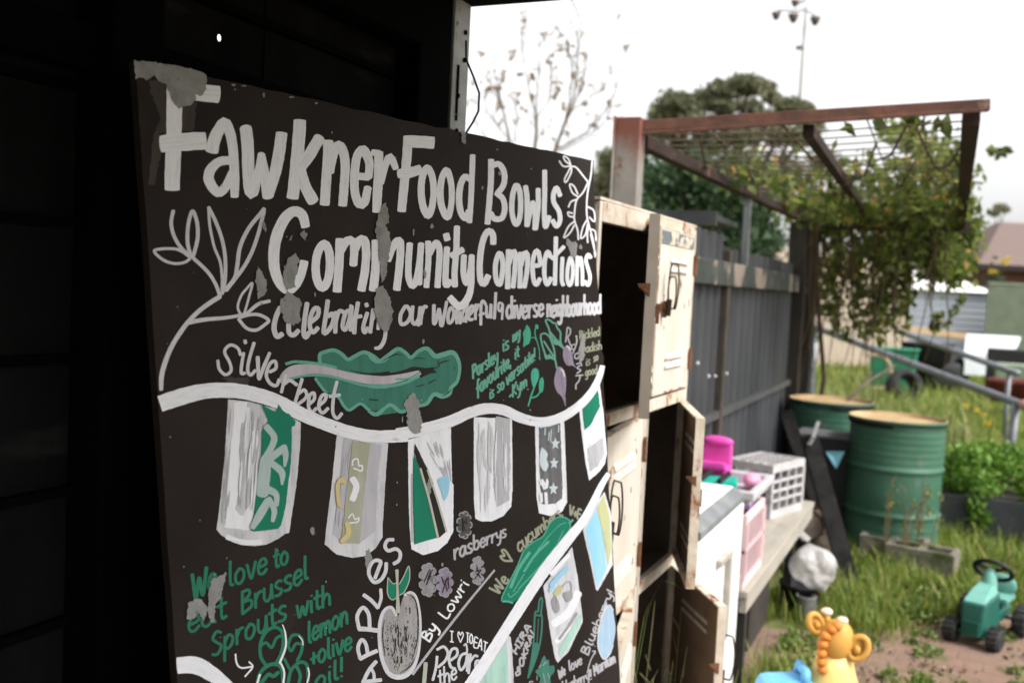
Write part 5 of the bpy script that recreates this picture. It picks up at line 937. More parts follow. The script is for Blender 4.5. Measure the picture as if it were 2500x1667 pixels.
gt = thing('grey_tub', 'pale grey plastic tray of toys resting on the pink basket', 'tub', (-.9, 4.3, .753))
b = MB(); x0, x1, y0, y1, z0, z1 = -1.1, -.735, 4.16, 4.62, .753, .81
for (a0, a1, c0, c1) in ((x0, x1, y0, y0 + .012), (x0, x1, y1 - .012, y1), (x0, x0 + .012, y0 + .0121, y1 - .0121), (x1 - .012, x1, y0 + .0121, y1 - .0121)): b.box(a0, a1, c0, c1, z0, z1)
b.box(x0 + .0121, x1 - .0121, y0 + .0121, y1 - .0121, z0, z0 + .008); b.build('tray', M_GRYB, gt, bevel=.003)
b = MB()
for (a0, a1, c0, c1) in ((x0 - .02, x1 + .02, y0 - .02, y0 - .0005), (x0 - .02, x1 + .02, y1 + .0005, y1 + .02), (x0 - .02, x0 - .0005, y0, y1), (x1 + .0005, x1 + .02, y0, y1)): b.box(a0, a1, c0, c1, z1 - .03, z1 + .004)
b.build('rim', M_GRYB, gt, bevel=.004)
# pink toy chair (a doll seat) in the tray
M_HOT = mat('hot pink plastic', (.7, .1, .42, 1), (.55, .05, .3, 1), rough=.4, scale=8)
pt = thing('pink_toy', 'hot pink plastic toy seat standing up in the grey tray', 'toy', (-1.0, 4.55, .815))
b = MB(); pts = [tuple(at(u, v, 4.6)) for u, v in ((1758, 1080), (1808, 1085), (1812, 1150), (1760, 1152))]
tx = lerp(Vector(pts[0]), Vector(pts[3]), .5); bx0 = -1.05
b.box(-1.04, -.9, 4.56, 4.585, .765, .94); b.box(-1.04, -.9, 4.46, 4.56, .83, .85); b.box(-1.04, -1.02, 4.46, 4.56, .765, .829); b.box(-.92, -.9, 4.46, 4.56, .765, .829); b.box(-1.04, -.9, 4.44, 4.46, .84, .875); b.build('seat', M_HOT, pt, bevel=.012)
b = MB(); b.ball((-.97, 4.57, .95), (.075, .03, .026), 12, 8); b.build('head_roll', M_HOT, pt, smooth=True)
gy = thing('green_toy', 'flat turquoise green plastic toy lying in the grey tray', 'toy', (-.85, 4.3, .815))
b = MB(); b.fbox(Vector((-1.0, 4.2, .79)), Vector((.95, .2, .05)).normalized(), Vector((-.2, .95, 0)).normalized(), ZUP, (0, 0, 0), (.2, .16, .03)); b.build('slab', mat('turquoise plastic', (.0, .38, .27, 1), (.0, .3, .22, 1), rough=.4), gy, bevel=.01)
b = MB()
for k in range(2): p = Vector((-.96 + .08 * k, 4.22, .83)); b.tube([p, p + Vector((.03, .06, .03))], .012, 8)
b.build('peg', mat('black rubber', (.012, .012, .012, 1), rough=.6), gy)
bk = thing('pink_block', 'small pale pink toy piece lying against the tray wall', 'toy', (-.79, 4.5, .765)); b = MB(); b.ball((-.79, 4.5, .8), (.04, .06, .035), 12, 8); b.build('shell', mat('candy pink plastic', (.75, .3, .45, 1), rough=.4), bk, smooth=True)
pl = MB(); pl.ball((-.885, 4.93, .541), .09, 20, 14); tag(pl.build('purple_ball', mat('purple rubber', (.13, .07, .3, 1), (.1, .05, .24, 1), rough=.45), smooth=True), 'purple play ball wedged between pink basket and milk crate', 'ball')
# ================================================================ under and round the bench
M_BLKP = mat('black plastic', (.014, .015, .016, 1), (.022, .022, .023, 1), rough=.45, scale=8)
bu = thing('black_bucket', 'black plastic bucket under the bench with a bag in it', 'bucket', (-.66, 5.2, 0))
bk0 = atZ(1950, 1492, 0); MT = Matrix.Translation((bk0.x, bk0.y, 0)); b = MB(); b.lathe([(.0, .004), (.09, .004), (.105, .14), (.11, .14), (.11, .155), (.1, .155), (.085, .02), (0, .02)], 24, MT); b.build('pail', M_BLKP, bu, smooth=True)
bagp = atZ(1985, 1385, .3); bagp = at(1984, 1384, 5.12)
bg_ = MB(); bg_.ball(bagp, (.108, .1, .108), 40, 28); bg_.v = [tuple(bagp + (Vector(x) - bagp) * (1 + .3 * mnoise.noise(Vector(x) * 9) + .12 * mnoise.noise(Vector(x) * 26))) for x in bg_.v]
bago = bg_.build('plastic_bag', None, smooth=True)
mb_, ntb, bb = base_mat('crumpled clear plastic', .35, 0, .5); f_, _ = noise_fac(ntb, 9, .4, .7); ntb.links.new(mixc(ntb, f_, (.8, .76, .76, 1), (.42, .39, .4, 1)), bb.inputs['Base Color'])
_, br_ = noise_fac(ntb, 14, 0, 1); bp_ = N(ntb, 'ShaderNodeBump'); bp_.inputs['Strength'].default_value = .6; bp_.inputs['Distance'].default_value = .03; ntb.links.new(br_, bp_.inputs['Height']); ntb.links.new(bp_.outputs[0], bb.inputs['Normal']); bb.inputs['Transmission Weight'].default_value = .3; _af, _ = noise_fac(ntb, 11, .3, .7); _am = N(ntb, 'ShaderNodeMapRange'); _am.inputs['To Min'].default_value = .35; _am.inputs['To Max'].default_value = .9; ntb.links.new(_af, _am.inputs['Value']); ntb.links.new(_am.outputs[0], bb.inputs['Alpha'])
bago.data.materials.append(mb_); tag(bago, 'crumpled clear plastic bag bulging out of the black bucket', 'bag')
lg = thing('log', 'short sawn brown log lying past the end of the bench', 'log', (-.72, 5.9, .3))
l0 = at(1978, 1285, 5.85); l1 = at(2000, 1272, 6.2); b = MB(); b.tube([l0, lerp(l0, l1, .5), l1], [.075, .08, .075], 14); b.build('bark', mat('brown bark', (.1, .065, .045, 1), (.055, .038, .028, 1), rough=.9, scale=20, bump=.5), lg)
b = MB(); dv = (l0 - l1).normalized(); b.tube([l0 + dv * .0005, l0 + dv * .004], .068, 14); b.build('cut_end', mat('weathered end grain', (.26, .21, .18, 1), (.16, .12, .1, 1), scale=20), lg)
st_ = thing('stump', 'dark rotten stump holding up the log behind the bench', 'stump', (-.66, 6.0, 0)); b = MB(); c0 = lerp(l0, l1, .4); b.tube([(c0.x, c0.y, 0), (c0.x + .01, c0.y, .18), (c0.x, c0.y, c0.z - .07)], [.12, .1, .09], 12); b.build('bark', mat('rotten wood', (.035, .026, .02, 1), (.06, .045, .033, 1), bump=.5), st_)
wr = MB(); p = at(1952, 1300, 5.5); wr.fbox(p, Vector((.6, .3, .75)).normalized(), Vector((-.3, .95, 0)).normalized(), Vector((-.7, -.2, .68)).normalized(), (-.02, 0, -.05), (.02, .01, .07)); wr.fbox(p + Vector((.03, 0, -.02)), Vector((.5, .3, .8)).normalized(), Vector((-.3, .95, 0)).normalized(), Vector((-.8, -.2, .55)).normalized(), (-.015, 0, -.03), (.015, .01, .05)); tag(wr.build('cardboard_scrap', mat('pale scrap', (.5, .47, .45, 1)), bevel=.002), 'torn pale scrap stuck up beside the log', 'scrap')
cn = thing('tin_can', 'dull grey tin standing in grass at the bench foot', 'tin', (-.62, 5.2, 0)); b = MB(); b.lathe([(0, 0), (.05, 0), (.052, .006), (.05, .012), (.05, .12), (.053, .125), (.046, .126), (.046, .02), (0, .02)], 18, Matrix.Translation((-.6, 5.18, 0))); b.build('wall', mat('dull tin', (.25, .25, .26, 1), (.15, .14, .13, 1), metal=.5), cn, smooth=True)
ub = thing('dark_crate', 'dark wooden box pushed under the bench', 'box', (-.9, 4.85, 0)); b = MB(); b.box(-1.08, -.76, 4.5, 5.0, .02, .34); b.build('box_side', mat('dark wood box', (.03, .025, .022, 1), (.05, .04, .035, 1), bump=.3), ub, bevel=.004); b = MB(); b.box(-1.09, -.75, 4.49, 5.01, .341, .36); b.build('lid', mat('dark wood lid', (.04, .035, .03, 1)), ub)
M_TIMBK = mat('black stained timber', (.01, .01, .01, 1), (.022, .021, .02, 1), rough=.9, scale=8, bump=.3, spec=.05, third=(.04, .038, .036, 1), tscale=12, tlo=.66, thi=.72)
# leaning timbers
for k, (a, c, wdt, lab) in enumerate(((atZ(2084, 1456, 0), at(1975, 1065, 6.15), .1, 'nearer black timber plank leaning toward the fence post'), (atZ(2052, 1392, 0), at(1918, 1005, 6.55), .085, 'farther black timber plank leaning at the fence post behind the first'))):
    b = MB(); b.beam(a, c, wdt, .045, Vector((.3, -1, 0))); tag(b.build('timber_plank', M_TIMBK, bevel=.004), lab, 'plank', 'leaning black planks')
# dark rubbish tub behind
tb = thing('black_tub', 'black plastic tub with a pale rim between fence end and drums', 'tub', (-.78, 6.55, 0)); 
c0 = at(2028, 1064, 6.62); b = MB(); b.box(c0.x - .2, c0.x + .2, c0.y - .14, c0.y + .16, 0, c0.z); b.build('tub_side', M_BLKP, tb, bevel=.01)
b = MB(); b.box(c0.x - .21, c0.x + .21, c0.y - .15, c0.y + .17, c0.z + .001, c0.z + .02); b.build('rim', mat('scuffed rim', (.12, .12, .13, 1), (.05, .05, .05, 1)), tb, bevel=.004)
sc = MB(); p = at(2035, 1120, 6.3); sc.add([p + Vector((-.05, 0, .04)), p + Vector((.06, .02, .05)), p + Vector((.02, .0, -.06)), p + Vector((0, .015, .01))], [(0, 1, 3), (1, 2, 3), (2, 0, 3)]); sc.add([p + Vector((-.05, .02, .04)), p + Vector((.06, .04, .05)), p + Vector((.02, .02, -.06))], [(0, 2, 1)]); tag(sc.build('blue_rag', mat('faded blue cloth', (.12, .3, .36, 1))), 'faded blue rag hanging on the black tub', 'rag')
gb = MB(); 
for u0, v0, u1, v1 in ((1985, 1070, 1998, 1030), (1975, 1085, 1990, 1060)): gb.beam(at(u0, v0, 6.0), at(u1, v1, 6.15), .02, .012)
tag(gb.build('stick', mat('grey stick', (.22, .22, .22, 1))), 'grey splintered sticks poking up by the fence end', 'stick')

# ================================================================ drums
M_DRUM = mat('green drum enamel', (.026, .092, .055, 1), (.05, .125, .08, 1), rough=.45, scale=3.5, lo=.3, hi=.7, third=(.13, .15, .1, 1), tscale=9, tlo=.6, thi=.74, tstretch=(1, 1, .5), bump=.12, bscale=5, spec=.4)
M_DRUMIN = mat('ochre drum inside', (.42, .3, .17, 1), (.3, .2, .1, 1), rough=.85, scale=8)
dm = thing('steel_drum', 'green steel drum standing in grass, whole and nearest', 'drum', (0, 0, 0), group='green steel drums')
prof = [(0, .01), (.286, .01), (.292, 0), (.3, .006), (.3, .02), (.288, .03)]
for z in np.linspace(.04, .86, 70):
    r = .288 + .013 * math.exp(-((z - .3) / .012) ** 2) + .013 * math.exp(-((z - .585) / .012) ** 2) + (.0016 * math.sin(z * 150) if z > .63 or z < .26 else 0)
    prof.append((r, float(z)))
prof += [(.289, .868), (.298, .874), (.301, .882), (.298, .89)]
b = MB(); b.lathe(prof, 64)
b.v = [(x * k_, y * k_, z) for (x, y, z) in b.v for k_ in (1 + (.022 * mnoise.noise(Vector((x * 5, y * 5, z * 6))) if .04 < z < .85 else 0),)]
b.build('shell', M_DRUM, dm, smooth=True)
b = MB(); b.lathe([(.295, .845), (.3, .85), (.3, .868), (.296, .872)], 64); b.v = [v_ for v_ in b.v]; b.f = [f_ for f_ in b.f if min(b.v[i][0] for i in f_) < -.12 and max(b.v[i][1] for i in f_) < .1]; b.uv = b.uv[:len(b.f)]; b.build('hoop_clip', mat('black rubber clip', (.01, .01, .01, 1)), dm)
b = MB(); b.lathe([(.298, .8905), (.29, .892), (.286, .885), (.285, .872), (.15, .876), (0, .874)], 48); b.build('lining', M_DRUMIN, dm, smooth=True)
b = MB(); b.lathe([(.2925, .847), (.291, .848), (.291, .862), (.2925, .863)], 48); b.build('hoop', mat('dark hoop', (.03, .06, .045, 1), rough=.5), dm, smooth=True)
d2 = copy_tree(dm); d2['label'] = 'green steel drum farther back, half hidden behind the fence end'
p = at(2192, 1018, 6.38); dm.location = (p.x, p.y, 0); dm.rotation_euler.z = .35; dm.scale = (1, 1, p.z / .89)
p2 = at(2030, 975, 7.3); d2.location = (p2.x, p2.y, 0); d2.rotation_euler.z = 2; d2.scale = (1, 1, p2.z / .89)
# concrete blocks
M_CONC = mat('mossy concrete block', (.2, .18, .15, 1), (.13, .115, .095, 1), rough=.95, scale=14, bump=.5, third=(.06, .075, .03, 1), tscale=7, tlo=.5, thi=.64)
def block(label):
    t = thing('concrete_block', label, 'block', (0, 0, 0), group='hollow concrete blocks'); b = MB(); w_, d_, h_ = .39, .19, .19
    for x0, x1, y0, y1 in ((-w_ / 2, w_ / 2, -d_ / 2, -d_ / 2 + .03), (-w_ / 2, w_ / 2, d_ / 2 - .03, d_ / 2), (-w_ / 2, -w_ / 2 + .035, -d_ / 2 + .03, d_ / 2 - .03), (w_ / 2 - .035, w_ / 2, -d_ / 2 + .03, d_ / 2 - .03), (-.018, .018, -d_ / 2 + .03, d_ / 2 - .03)): b.box(x0, x1, y0, y1, 0, h_)
    b.build('block_wall', M_CONC, t, bevel=.004); return t
for u, v, rz, lab in ((2245, 1422, -.18, 'hollow concrete block nearer the toy tractor'), (2178, 1395, -.12, 'hollow concrete block tucked against the front drum')):
    t = block(lab); p = atZ(u, v, 0); t.location = (p.x, p.y + .12, 0); t.rotation_euler.z = rz
# ================================================================ toys on the ground
M_TG = mat('toy tractor green plastic', (.008, .08, .06, 1), (.012, .1, .075, 1), rough=.4, scale=6, spec=.5)
M_TG2 = mat('pale green plastic', (.16, .36, .31, 1), (.1, .27, .22, 1), rough=.45, scale=5)  # paler green for the bonnet top, cowl and seat
M_TYRE = mat('dusty black tyre', (.018, .018, .018, 1), (.045, .042, .04, 1), rough=.75, scale=14)
base = atZ(2392, 1565, 0); tr = thing('toy_tractor', 'small green ride-on toy tractor with black wheels on the paving', 'toy tractor', (0, 0, 0))
def wheel(c, r, wd_, par):
    M = Matrix.Translation(c) @ Matrix.Rotation(R(90), 4, 'Y'); b = MB()
    pr = [(r * .45, -wd_ / 2), (r * .8, -wd_ / 2 - .003), (r * .96, -wd_ / 2 + .008), (r, -wd_ * .2), (r, wd_ * .2), (r * .96, wd_ / 2 - .008), (r * .8, wd_ / 2 + .003), (r * .45, wd_ / 2)]
    b.lathe(pr, 20, M)
    for k in range(14):
        a = 2 * math.pi * k / 14; q = Vector(c) + Vector((0, math.cos(a) * r, math.sin(a) * r)); b.fbox(q, Vector((1, 0, 0)), Vector((0, -math.sin(a), math.cos(a))), Vector((0, math.cos(a), math.sin(a))), (-wd_ * .42, -.006, -.004), (wd_ * .42, .006, .005))
    o = b.build('wheel', M_TYRE, par, smooth=False); ORI[o.name] = ORI[par.name]
    b = MB(); b.lathe([(0, -wd_ * .3), (r * .45, -wd_ * .5), (r * .45, wd_ * .5), (0, wd_ * .3)], 16, M); b.build('hub', M_TYRE, o, smooth=True)
# local: tractor drives towards -Y (nose), x to its right
wheel((-.105, -.19, .068), .068, .06, tr); wheel((.105, -.19, .068), .068, .06, tr); wheel((-.135, .17, .095), .095, .07, tr); wheel((.135, .17, .095), .095, .07, tr)
b = MB(); b.hexa([(-.05, -.24, .06), (.05, -.24, .06), (.06, .02, .06), (-.06, .02, .06), (-.058, -.225, .265), (.058, -.225, .265), (.06, .02, .285), (-.06, .02, .285)]); b.build('bonnet', M_TG, tr, bevel=.012)
b = MB(); b.hexa([(-.054, -.215, .2655), (.054, -.215, .2655), (.054, .0, .284), (-.054, .0, .284), (-.044, -.12, .318), (.044, -.12, .318), (.04, -.01, .34), (-.04, -.01, .34)]); b.build('bonnet_top', M_TG2, tr, bevel=.006)
b = MB(); b.box(-.04, .04, -.252, -.2425, .09, .16); b.build('grille', mat('dark grille', (.008, .05, .036, 1), (.012, .08, .06, 1)), tr, bevel=.002)
b = MB(); b.box(-.05, .05, .02, .27, .08, .15); b.box(-.1, .1, -.2, -.18, .058, .078); b.box(-.115, .115, .16, .18, .085, .105); b.build('chassis', M_TG, tr, bevel=.008)
b = MB(); b.lathe([(.0, .425), (.018, .42), (.032, .385), (.04, .33), (.042, .285)], 14, Matrix.Translation((0, -.02, .0)) @ Matrix.Rotation(R(-6), 4, 'X')); b.build('dash_cowl', M_TG2, tr, smooth=True)
sw = MB(); Ms = Matrix.Translation((0, .07, .4)) @ Matrix.Rotation(R(-50), 4, 'X')
sw.tube([Ms @ Vector((.092 * math.cos(a), .092 * math.sin(a), 0)) for a in np.linspace(0, 2 * math.pi, 29)[:-1]], .0135, 8, closed=True)
for a in (R(90), R(210), R(330)): sw.tube([Ms @ Vector((0, 0, 0)), Ms @ Vector((.09 * math.cos(a), .09 * math.sin(a), 0))], .012, 6)
sw.tube([Ms @ Vector((0, 0, -.08)), Ms @ Vector((0, 0, .012))], .014, 8); sw.build('steering_wheel', mat('black plastic rim', (.012, .012, .012, 1), rough=.5), tr, smooth=True)
b = MB(); b.box(-.07, .07, .1, .25, .2, .222); b.ball((0, .25, .27), (.075, .022, .07), 16, 10); b.build('seat', M_TG2, tr, smooth=False)
b = MB(); b.box(-.035, .035, .14, .23, .15, .199); b.build('seat_post', M_TG, tr)
tr.location = (.23, 5.42, 0); tr.rotation_euler.z = R(-18); tr.scale = (.95, .95, .8)
# giraffe ride-on: head and neck rise over a blue and yellow body
M_GY = mat('toy yellow plastic', (.52, .3, .075, 1), (.48, .24, .045, 1), rough=.4, scale=5); M_GP = mat('pale yellow plastic', (.68, .54, .2, 1), (.62, .46, .14, 1), rough=.4, scale=4); M_GO = mat('toy orange plastic', (.6, .22, .04, 1), (.5, .17, .03, 1), rough=.45, scale=7); M_GB = mat('toy blue plastic', (.16, .42, .68, 1), (.12, .36, .62, 1), rough=.4)
M_GC = mat('cream plastic', (.8, .62, .46, 1), rough=.4)
gf = thing('toy_giraffe', 'yellow giraffe ride-on toy with orange mane in the foreground', 'toy', (0, 0, 0))
# local frame: x right of picture, y away, z up; heights in metres
b = MB(); b.lathe([(.0, .0), (.1, .0), (.105, .1), (.1, .2), (.075, .27), (.062, .33), (0, .34)], 24, Matrix.Translation((0, 0, .02)) @ Matrix.Scale(.8, 4, Vector((0, 1, 0)))); b.build('chest', M_GP, gf, smooth=True)
b = MB(); b.ball((.0, 0, .395), (.062, .062, .082), 22, 16, Matrix.Rotation(R(10), 3, 'Y')); b.build('head', M_GY, gf, smooth=True)
b = MB(); b.ball((.035, .06, .375), (.045, .06, .04), 18, 12); b.build('muzzle', M_GY, gf, smooth=True)
for x, y, z, s_, tl in ((-.072, .015, .452, .85, -32), (.066, -.045, .39, 1.0, 28)):
    b = MB(); Me = Matrix.Translation((x, y, z)) @ Matrix.Rotation(R(tl), 4, 'Y') @ Matrix.Rotation(R(-25 if x > 0 else 20), 4, 'Z')
    b.tube([Me @ Vector((.03 * s_ * math.cos(a), .0, .042 * s_ * math.sin(a))) for a in np.linspace(0, 2 * math.pi, 21)[:-1]], .0125 * s_, 8, closed=True); b.ball(Me @ Vector((0, .008, -.004)), (.026 * s_, .006, .036 * s_), 12, 8); b.ball(Me @ Vector((.0, -.004, -.008)), (.014 * s_, .014, .017 * s_), 12, 8); b.build('ear', M_GY, gf, smooth=True)
for x, y, z in ((-.03, .03, .492), (.016, -.005, .474)):
    b = MB(); b.tube([(x * .8, y, z - .05), (x, y, z - .01)], [.015, .012], 10); b.build('horn', M_GY, gf, smooth=True)
    b = MB(); b.ball((x, y, z), (.022, .02, .014), 14, 10); b.build('horn_tip', M_GC, gf, smooth=True)
b = MB()
for k, (x, z) in enumerate(((-.012, .462), (-.028, .45), (-.05, .425), (-.058, .395), (-.06, .362), (-.058, .33), (-.052, .302))): b.ball((x, -.035, z), (.02, .022, .0175), 10, 8)
b.build('mane', M_GO, gf, smooth=True)
b = MB(); b.hexa([(-.3, -.09, .06), (-.065, -.09, .06), (-.065, .09, .06), (-.3, .09, .06), (-.26, -.075, .25), (-.07, -.085, .262), (-.07, .085, .262), (-.26, .075, .25)]); b.build('saddle', M_GB, gf, bevel=.03)
b = MB(); b.tube([(-.115, -.05, .25), (-.112, -.04, .29), (-.112, .04, .29), (-.115, .05, .25)], .018, 10); b.build('grip', M_GB, gf, smooth=True)
for x in (-.24, .05):
    b = MB(); b.tube([(x, -.1, .05), (x, .1, .05)], .048, 16); b.build('wheel', M_GB, gf)
hd = at(2040, 1568, 3.6); gf.location = (hd.x, hd.y, 0); gf.scale = (1.0, 1.0, hd.z / .39) ; gf.rotation_euler.z = R(24)
# ================================================================ ground
m_, ng, bs = base_mat('rough grass and soil', .95, 0, .06)
f1, _ = noise_fac(ng, .9, .42, .6, detail=8); f2, _ = noise_fac(ng, 14, .35, .7, detail=6); f4, _ = noise_fac(ng, .35, .45, .6, detail=3)
c1 = mixc(ng, f2, (.1, .13, .035, 1), (.16, .17, .06, 1)); c2 = mixc(ng, f2, (.2, .17, .1, 1), (.13, .12, .06, 1)); ng.links.new(mixc(ng, f1, c1, c2), bs.inputs['Base Color'])
g = MB(); g.add([(-300, -40, -.012), (300, -40, -.012), (300, 600, -.012), (-300, 600, -.012)], [(0, 1, 2, 3)]); struct(g.build('ground', m_))
m_, ng, bs = base_mat('worn brick paving', .95, 0, .08)
tc = N(ng, 'ShaderNodeTexCoord'); br = N(ng, 'ShaderNodeTexBrick'); br.inputs['Scale'].default_value = 4.3; br.inputs['Mortar Size'].default_value = .012; br.inputs['Brick Width'].default_value = 1.0; br.inputs['Row Height'].default_value = .5
br.inputs['Color1'].default_value = (.235, .145, .11, 1); br.inputs['Color2'].default_value = (.19, .12, .092, 1); br.inputs['Mortar'].default_value = (.07, .055, .04, 1)
mpn = N(ng, 'ShaderNodeMapping'); mpn.inputs['Rotation'].default_value = (0, 0, R(6)); ng.links.new(tc.outputs['Object'], mpn.inputs[0]); ng.links.new(mpn.outputs[0], br.inputs['Vector'])
f1, _ = noise_fac(ng, 2.2, .38, .7, detail=7); f2, _ = noise_fac(ng, 24, .3, .7, detail=7); f3, _ = noise_fac(ng, 5, .55, .68, detail=8, loc=(4, 2, 0))
dirt = mixc(ng, f2, (.235, .17, .13, 1), (.14, .1, .075, 1)); cc = mixc(ng, f1, br.outputs[0], dirt); cc = mixc(ng, f3, cc, (.1, .105, .045, 1)); ng.links.new(cc, bs.inputs['Base Color'])
_, hraw = noise_fac(ng, 40, 0, 1, detail=8); bpn = N(ng, 'ShaderNodeBump'); bpn.inputs['Strength'].default_value = .5; bpn.inputs['Distance'].default_value = .015; ng.links.new(hraw, bpn.inputs['Height']); ng.links.new(bpn.outputs[0], bs.inputs['Normal'])
g = MB(); g.box(-1.3, 1.6, -3.4, 1.95, -.3, .03); struct(g.build('added_floor', mat('neutral bounce grey', (.17, .17, .165, 1), (.12, .12, .118, 1), scale=4)))  # unseen floor slab, added in neutral grey to cut warm bounce light
g = MB(); g.add([(-1.6, -4, 0), (6, -4, 0), (6, 5.3, 0), (2.2, 5.9, 0), (.8, 6.0, 0), (.3, 5.98, 0), (.05, 5.75, 0), (-.25, 5.4, 0), (-.6, 4.95, 0), (-1.6, 4.9, 0)], [tuple(range(10))]); struct(g.build('paving', m_, tri=True))
M_GRASS = leaf_mat('grass blades', (.075, .13, .018, 1), (.16, .23, .03, 1), (.3, .31, .07, 1), .4, odd=(.4, .34, .14, 1))
def grass(name, spots, seed, hgt, wid):
    """tufts of bent blades: spots = (x0, x1, y0, y1, number)"""
    gr = np.random.default_rng(seed); Ps = []; Hs = []
    for x0, x1, y0, y1, n, k in spots:
        nt_ = max(1, n // 30); cx = gr.uniform(x0, x1, nt_); cy = gr.uniform(y0, y1, nt_); i = gr.integers(0, nt_, n); s = .04 + .025 * (y0 - 4)
        Ps.append(np.stack([cx[i] + gr.normal(0, s, n), cy[i] + gr.normal(0, s, n), np.zeros(n)], 1)); Hs.append(k * (.4 + 1.25 * gr.random(nt_)[i] ** 2))
    P = np.concatenate(Ps); K = np.concatenate(Hs); n = len(P)
    a = gr.uniform(0, 2 * np.pi, n); L = hgt * K * (.5 + .8 * gr.random(n)); b = gr.uniform(.1, .9, n) * L; dx, dy = np.cos(a), np.sin(a); w2 = wid * (.6 + .8 * gr.random(n)) * (1 + .12 * np.maximum(0, P[:, 1] - 5))
    sx, sy = -dy * w2, dx * w2; z = np.zeros(n)
    q = lambda fr, hz, ww: (np.stack([P[:, 0] + dx * b * fr + sx * ww, P[:, 1] + dy * b * fr + sy * ww, P[:, 2] + L * hz], 1), np.stack([P[:, 0] + dx * b * fr - sx * ww, P[:, 1] + dy * b * fr - sy * ww, P[:, 2] + L * hz], 1))
    (a0, a1), (b0, b1) = q(0, 0, 1), q(.3, .55, .8); (t0, t1) = q(1, .92, .08)
    V = np.stack([a0, a1, b1, b0, t1, t0], 1).reshape(-1, 3); F = np.arange(n)[:, None] * 6
    Fc = np.concatenate([F + np.array([0, 1, 2, 3]), F + np.array([3, 2, 4, 5])])
    o = raw_mesh(name, M_GRASS, V, Fc); return stuff(o)
grass('grass', [(-.7, -.1, 5.45, 6.4, 3600, .95), (-.3, .12, 5.7, 6.12, 2200, .62), (.05, .4, 5.95, 6.3, 1500, .7), (-.4, .7, 6.35, 7.4, 6500, .95), (.4, 1.9, 6.15, 7.4, 5200, .8), (-1.1, 2.6, 7.3, 10.5, 26000, .9), (-2.5, 4.5, 10.5, 17, 26000, 1.2), (-5, 9, 16, 30, 22000, 1.5)], 3, .13, .0035)
grass('weed_patch', [(-.78, -.2, 5.05, 5.5, 1300, .65), (-.2, .0, 4.2, 4.42, 260, .5), (-.62, -.35, 5.1, 5.4, 420, .8), (.5, 1.1, 5.85, 6.1, 420, .5), (-.35, -.05, 5.35, 5.6, 300, .6), (-.66, -.5, 3.95, 4.5, 420, .8), (-.15, .25, 4.3, 4.5, 160, .35), (-.66, -.58, 3.6, 4.0, 120, 1.0)], 5, .15, .003)
M_WEED = leaf_mat('broad weed leaves', (.05, .09, .015, 1), (.1, .16, .03, 1), (.2, .24, .07, 1), .3, odd=(.28, .22, .1, 1))
wb = []
for i in range(260):
    x, y = rnd.choice(((rnd.uniform(-.7, 0), rnd.uniform(5.4, 6.3)), (rnd.uniform(-.2, 1.6), rnd.uniform(6.05, 7.3)), (rnd.uniform(-1, 2.6), rnd.uniform(7.2, 10.5)), (rnd.uniform(-2, 4), rnd.uniform(10, 17)))); r_ = rnd.uniform(.05, .14) * (1 + .12 * max(0, y - 6)); wb.append(((x, y, .04), (r_, r_, .05 * (1 + .1 * max(0, y - 6))), 60))
stuff(leaf_cloud('ground_cover', M_WEED, wb, .04, None, 61, .5, droop=0))
wb2 = [((rnd.uniform(-.2, .35), rnd.uniform(4.2, 4.6), .025), (.05, .05, .03), 45) for i in range(16)] + [((rnd.uniform(-.64, -.45), rnd.uniform(3.9, 4.9), .03), (.06, .06, .05), 50) for i in range(16)] + [((rnd.uniform(-.5, .6), rnd.uniform(4.7, 5.6), .02), (.05, .05, .02), 26) for i in range(22)]
stuff(leaf_cloud('paving_weed', M_WEED, wb2, .035, None, 63, .45, droop=0))
lb = [((rnd.uniform(-.6, .9), rnd.uniform(3.2, 5.7), .012), (.12, .12, .006), 14) for i in range(60)]
stuff(leaf_cloud('leaf_litter', leaf_mat('dead leaves', (.06, .04, .025, 1), (.14, .1, .06, 1), (.3, .24, .14, 1), .1), lb, .028, None, 62, .5, droop=0))
M_TALL = leaf_mat('tall dry weeds', (.08, .12, .03, 1), (.16, .2, .05, 1), (.3, .28, .12, 1), .35)
# ================================================================ planter with herbs
pf = atZ(2395, 1338, 0); pln = thing('planter_box', 'charcoal planter box with lush green herbs right of the drum', 'planter', (pf.x + .1, pf.y + .2, 0))
M_PLB = mat('charcoal planter wall', (.03, .034, .037, 1), (.045, .048, .05, 1), rough=.7, scale=6, third=(.09, .085, .07, 1), tscale=6)
px0, px1, py0, py1, pz = pf.x - .32, pf.x + .55, pf.y, pf.y + .5, .34
b = MB(); b.box(px0, px1, py0, py0 + .03, 0, pz); b.box(px0, px1, py1 - .03, py1, 0, pz); b.box(px0, px0 + .03, py0 + .0301, py1 - .0301, 0, pz); b.box(px1 - .03, px1, py0 + .0301, py1 - .0301, 0, pz); b.build('box_wall', M_PLB, pln, bevel=.004)
b = MB(); b.box(px0 + .031, px1 - .031, py0 + .031, py1 - .031, .2, pz - .03); b.build('soil', mat('dark soil', (.03, .022, .016, 1)), pln)
M_HERB = leaf_mat('herb leaves', (.06, .14, .015, 1), (.12, .24, .03, 1), (.22, .36, .07, 1), .4)
bl_ = []
for i in range(22):
    bl_.append(((rnd.uniform(px0 + .02, px1 + .1), rnd.uniform(py0 - .02, py1), rnd.uniform(pz + .02, pz + .3)), (.12, .12, .1), 190))
for i in range(5): bl_.append(((rnd.uniform(px0 + .2, px1), py0 - .04, rnd.uniform(pz - .12, pz)), (.06, .03, .09), 50))
leaf_cloud('herb', M_HERB, bl_, .045, pln, 11, .6)
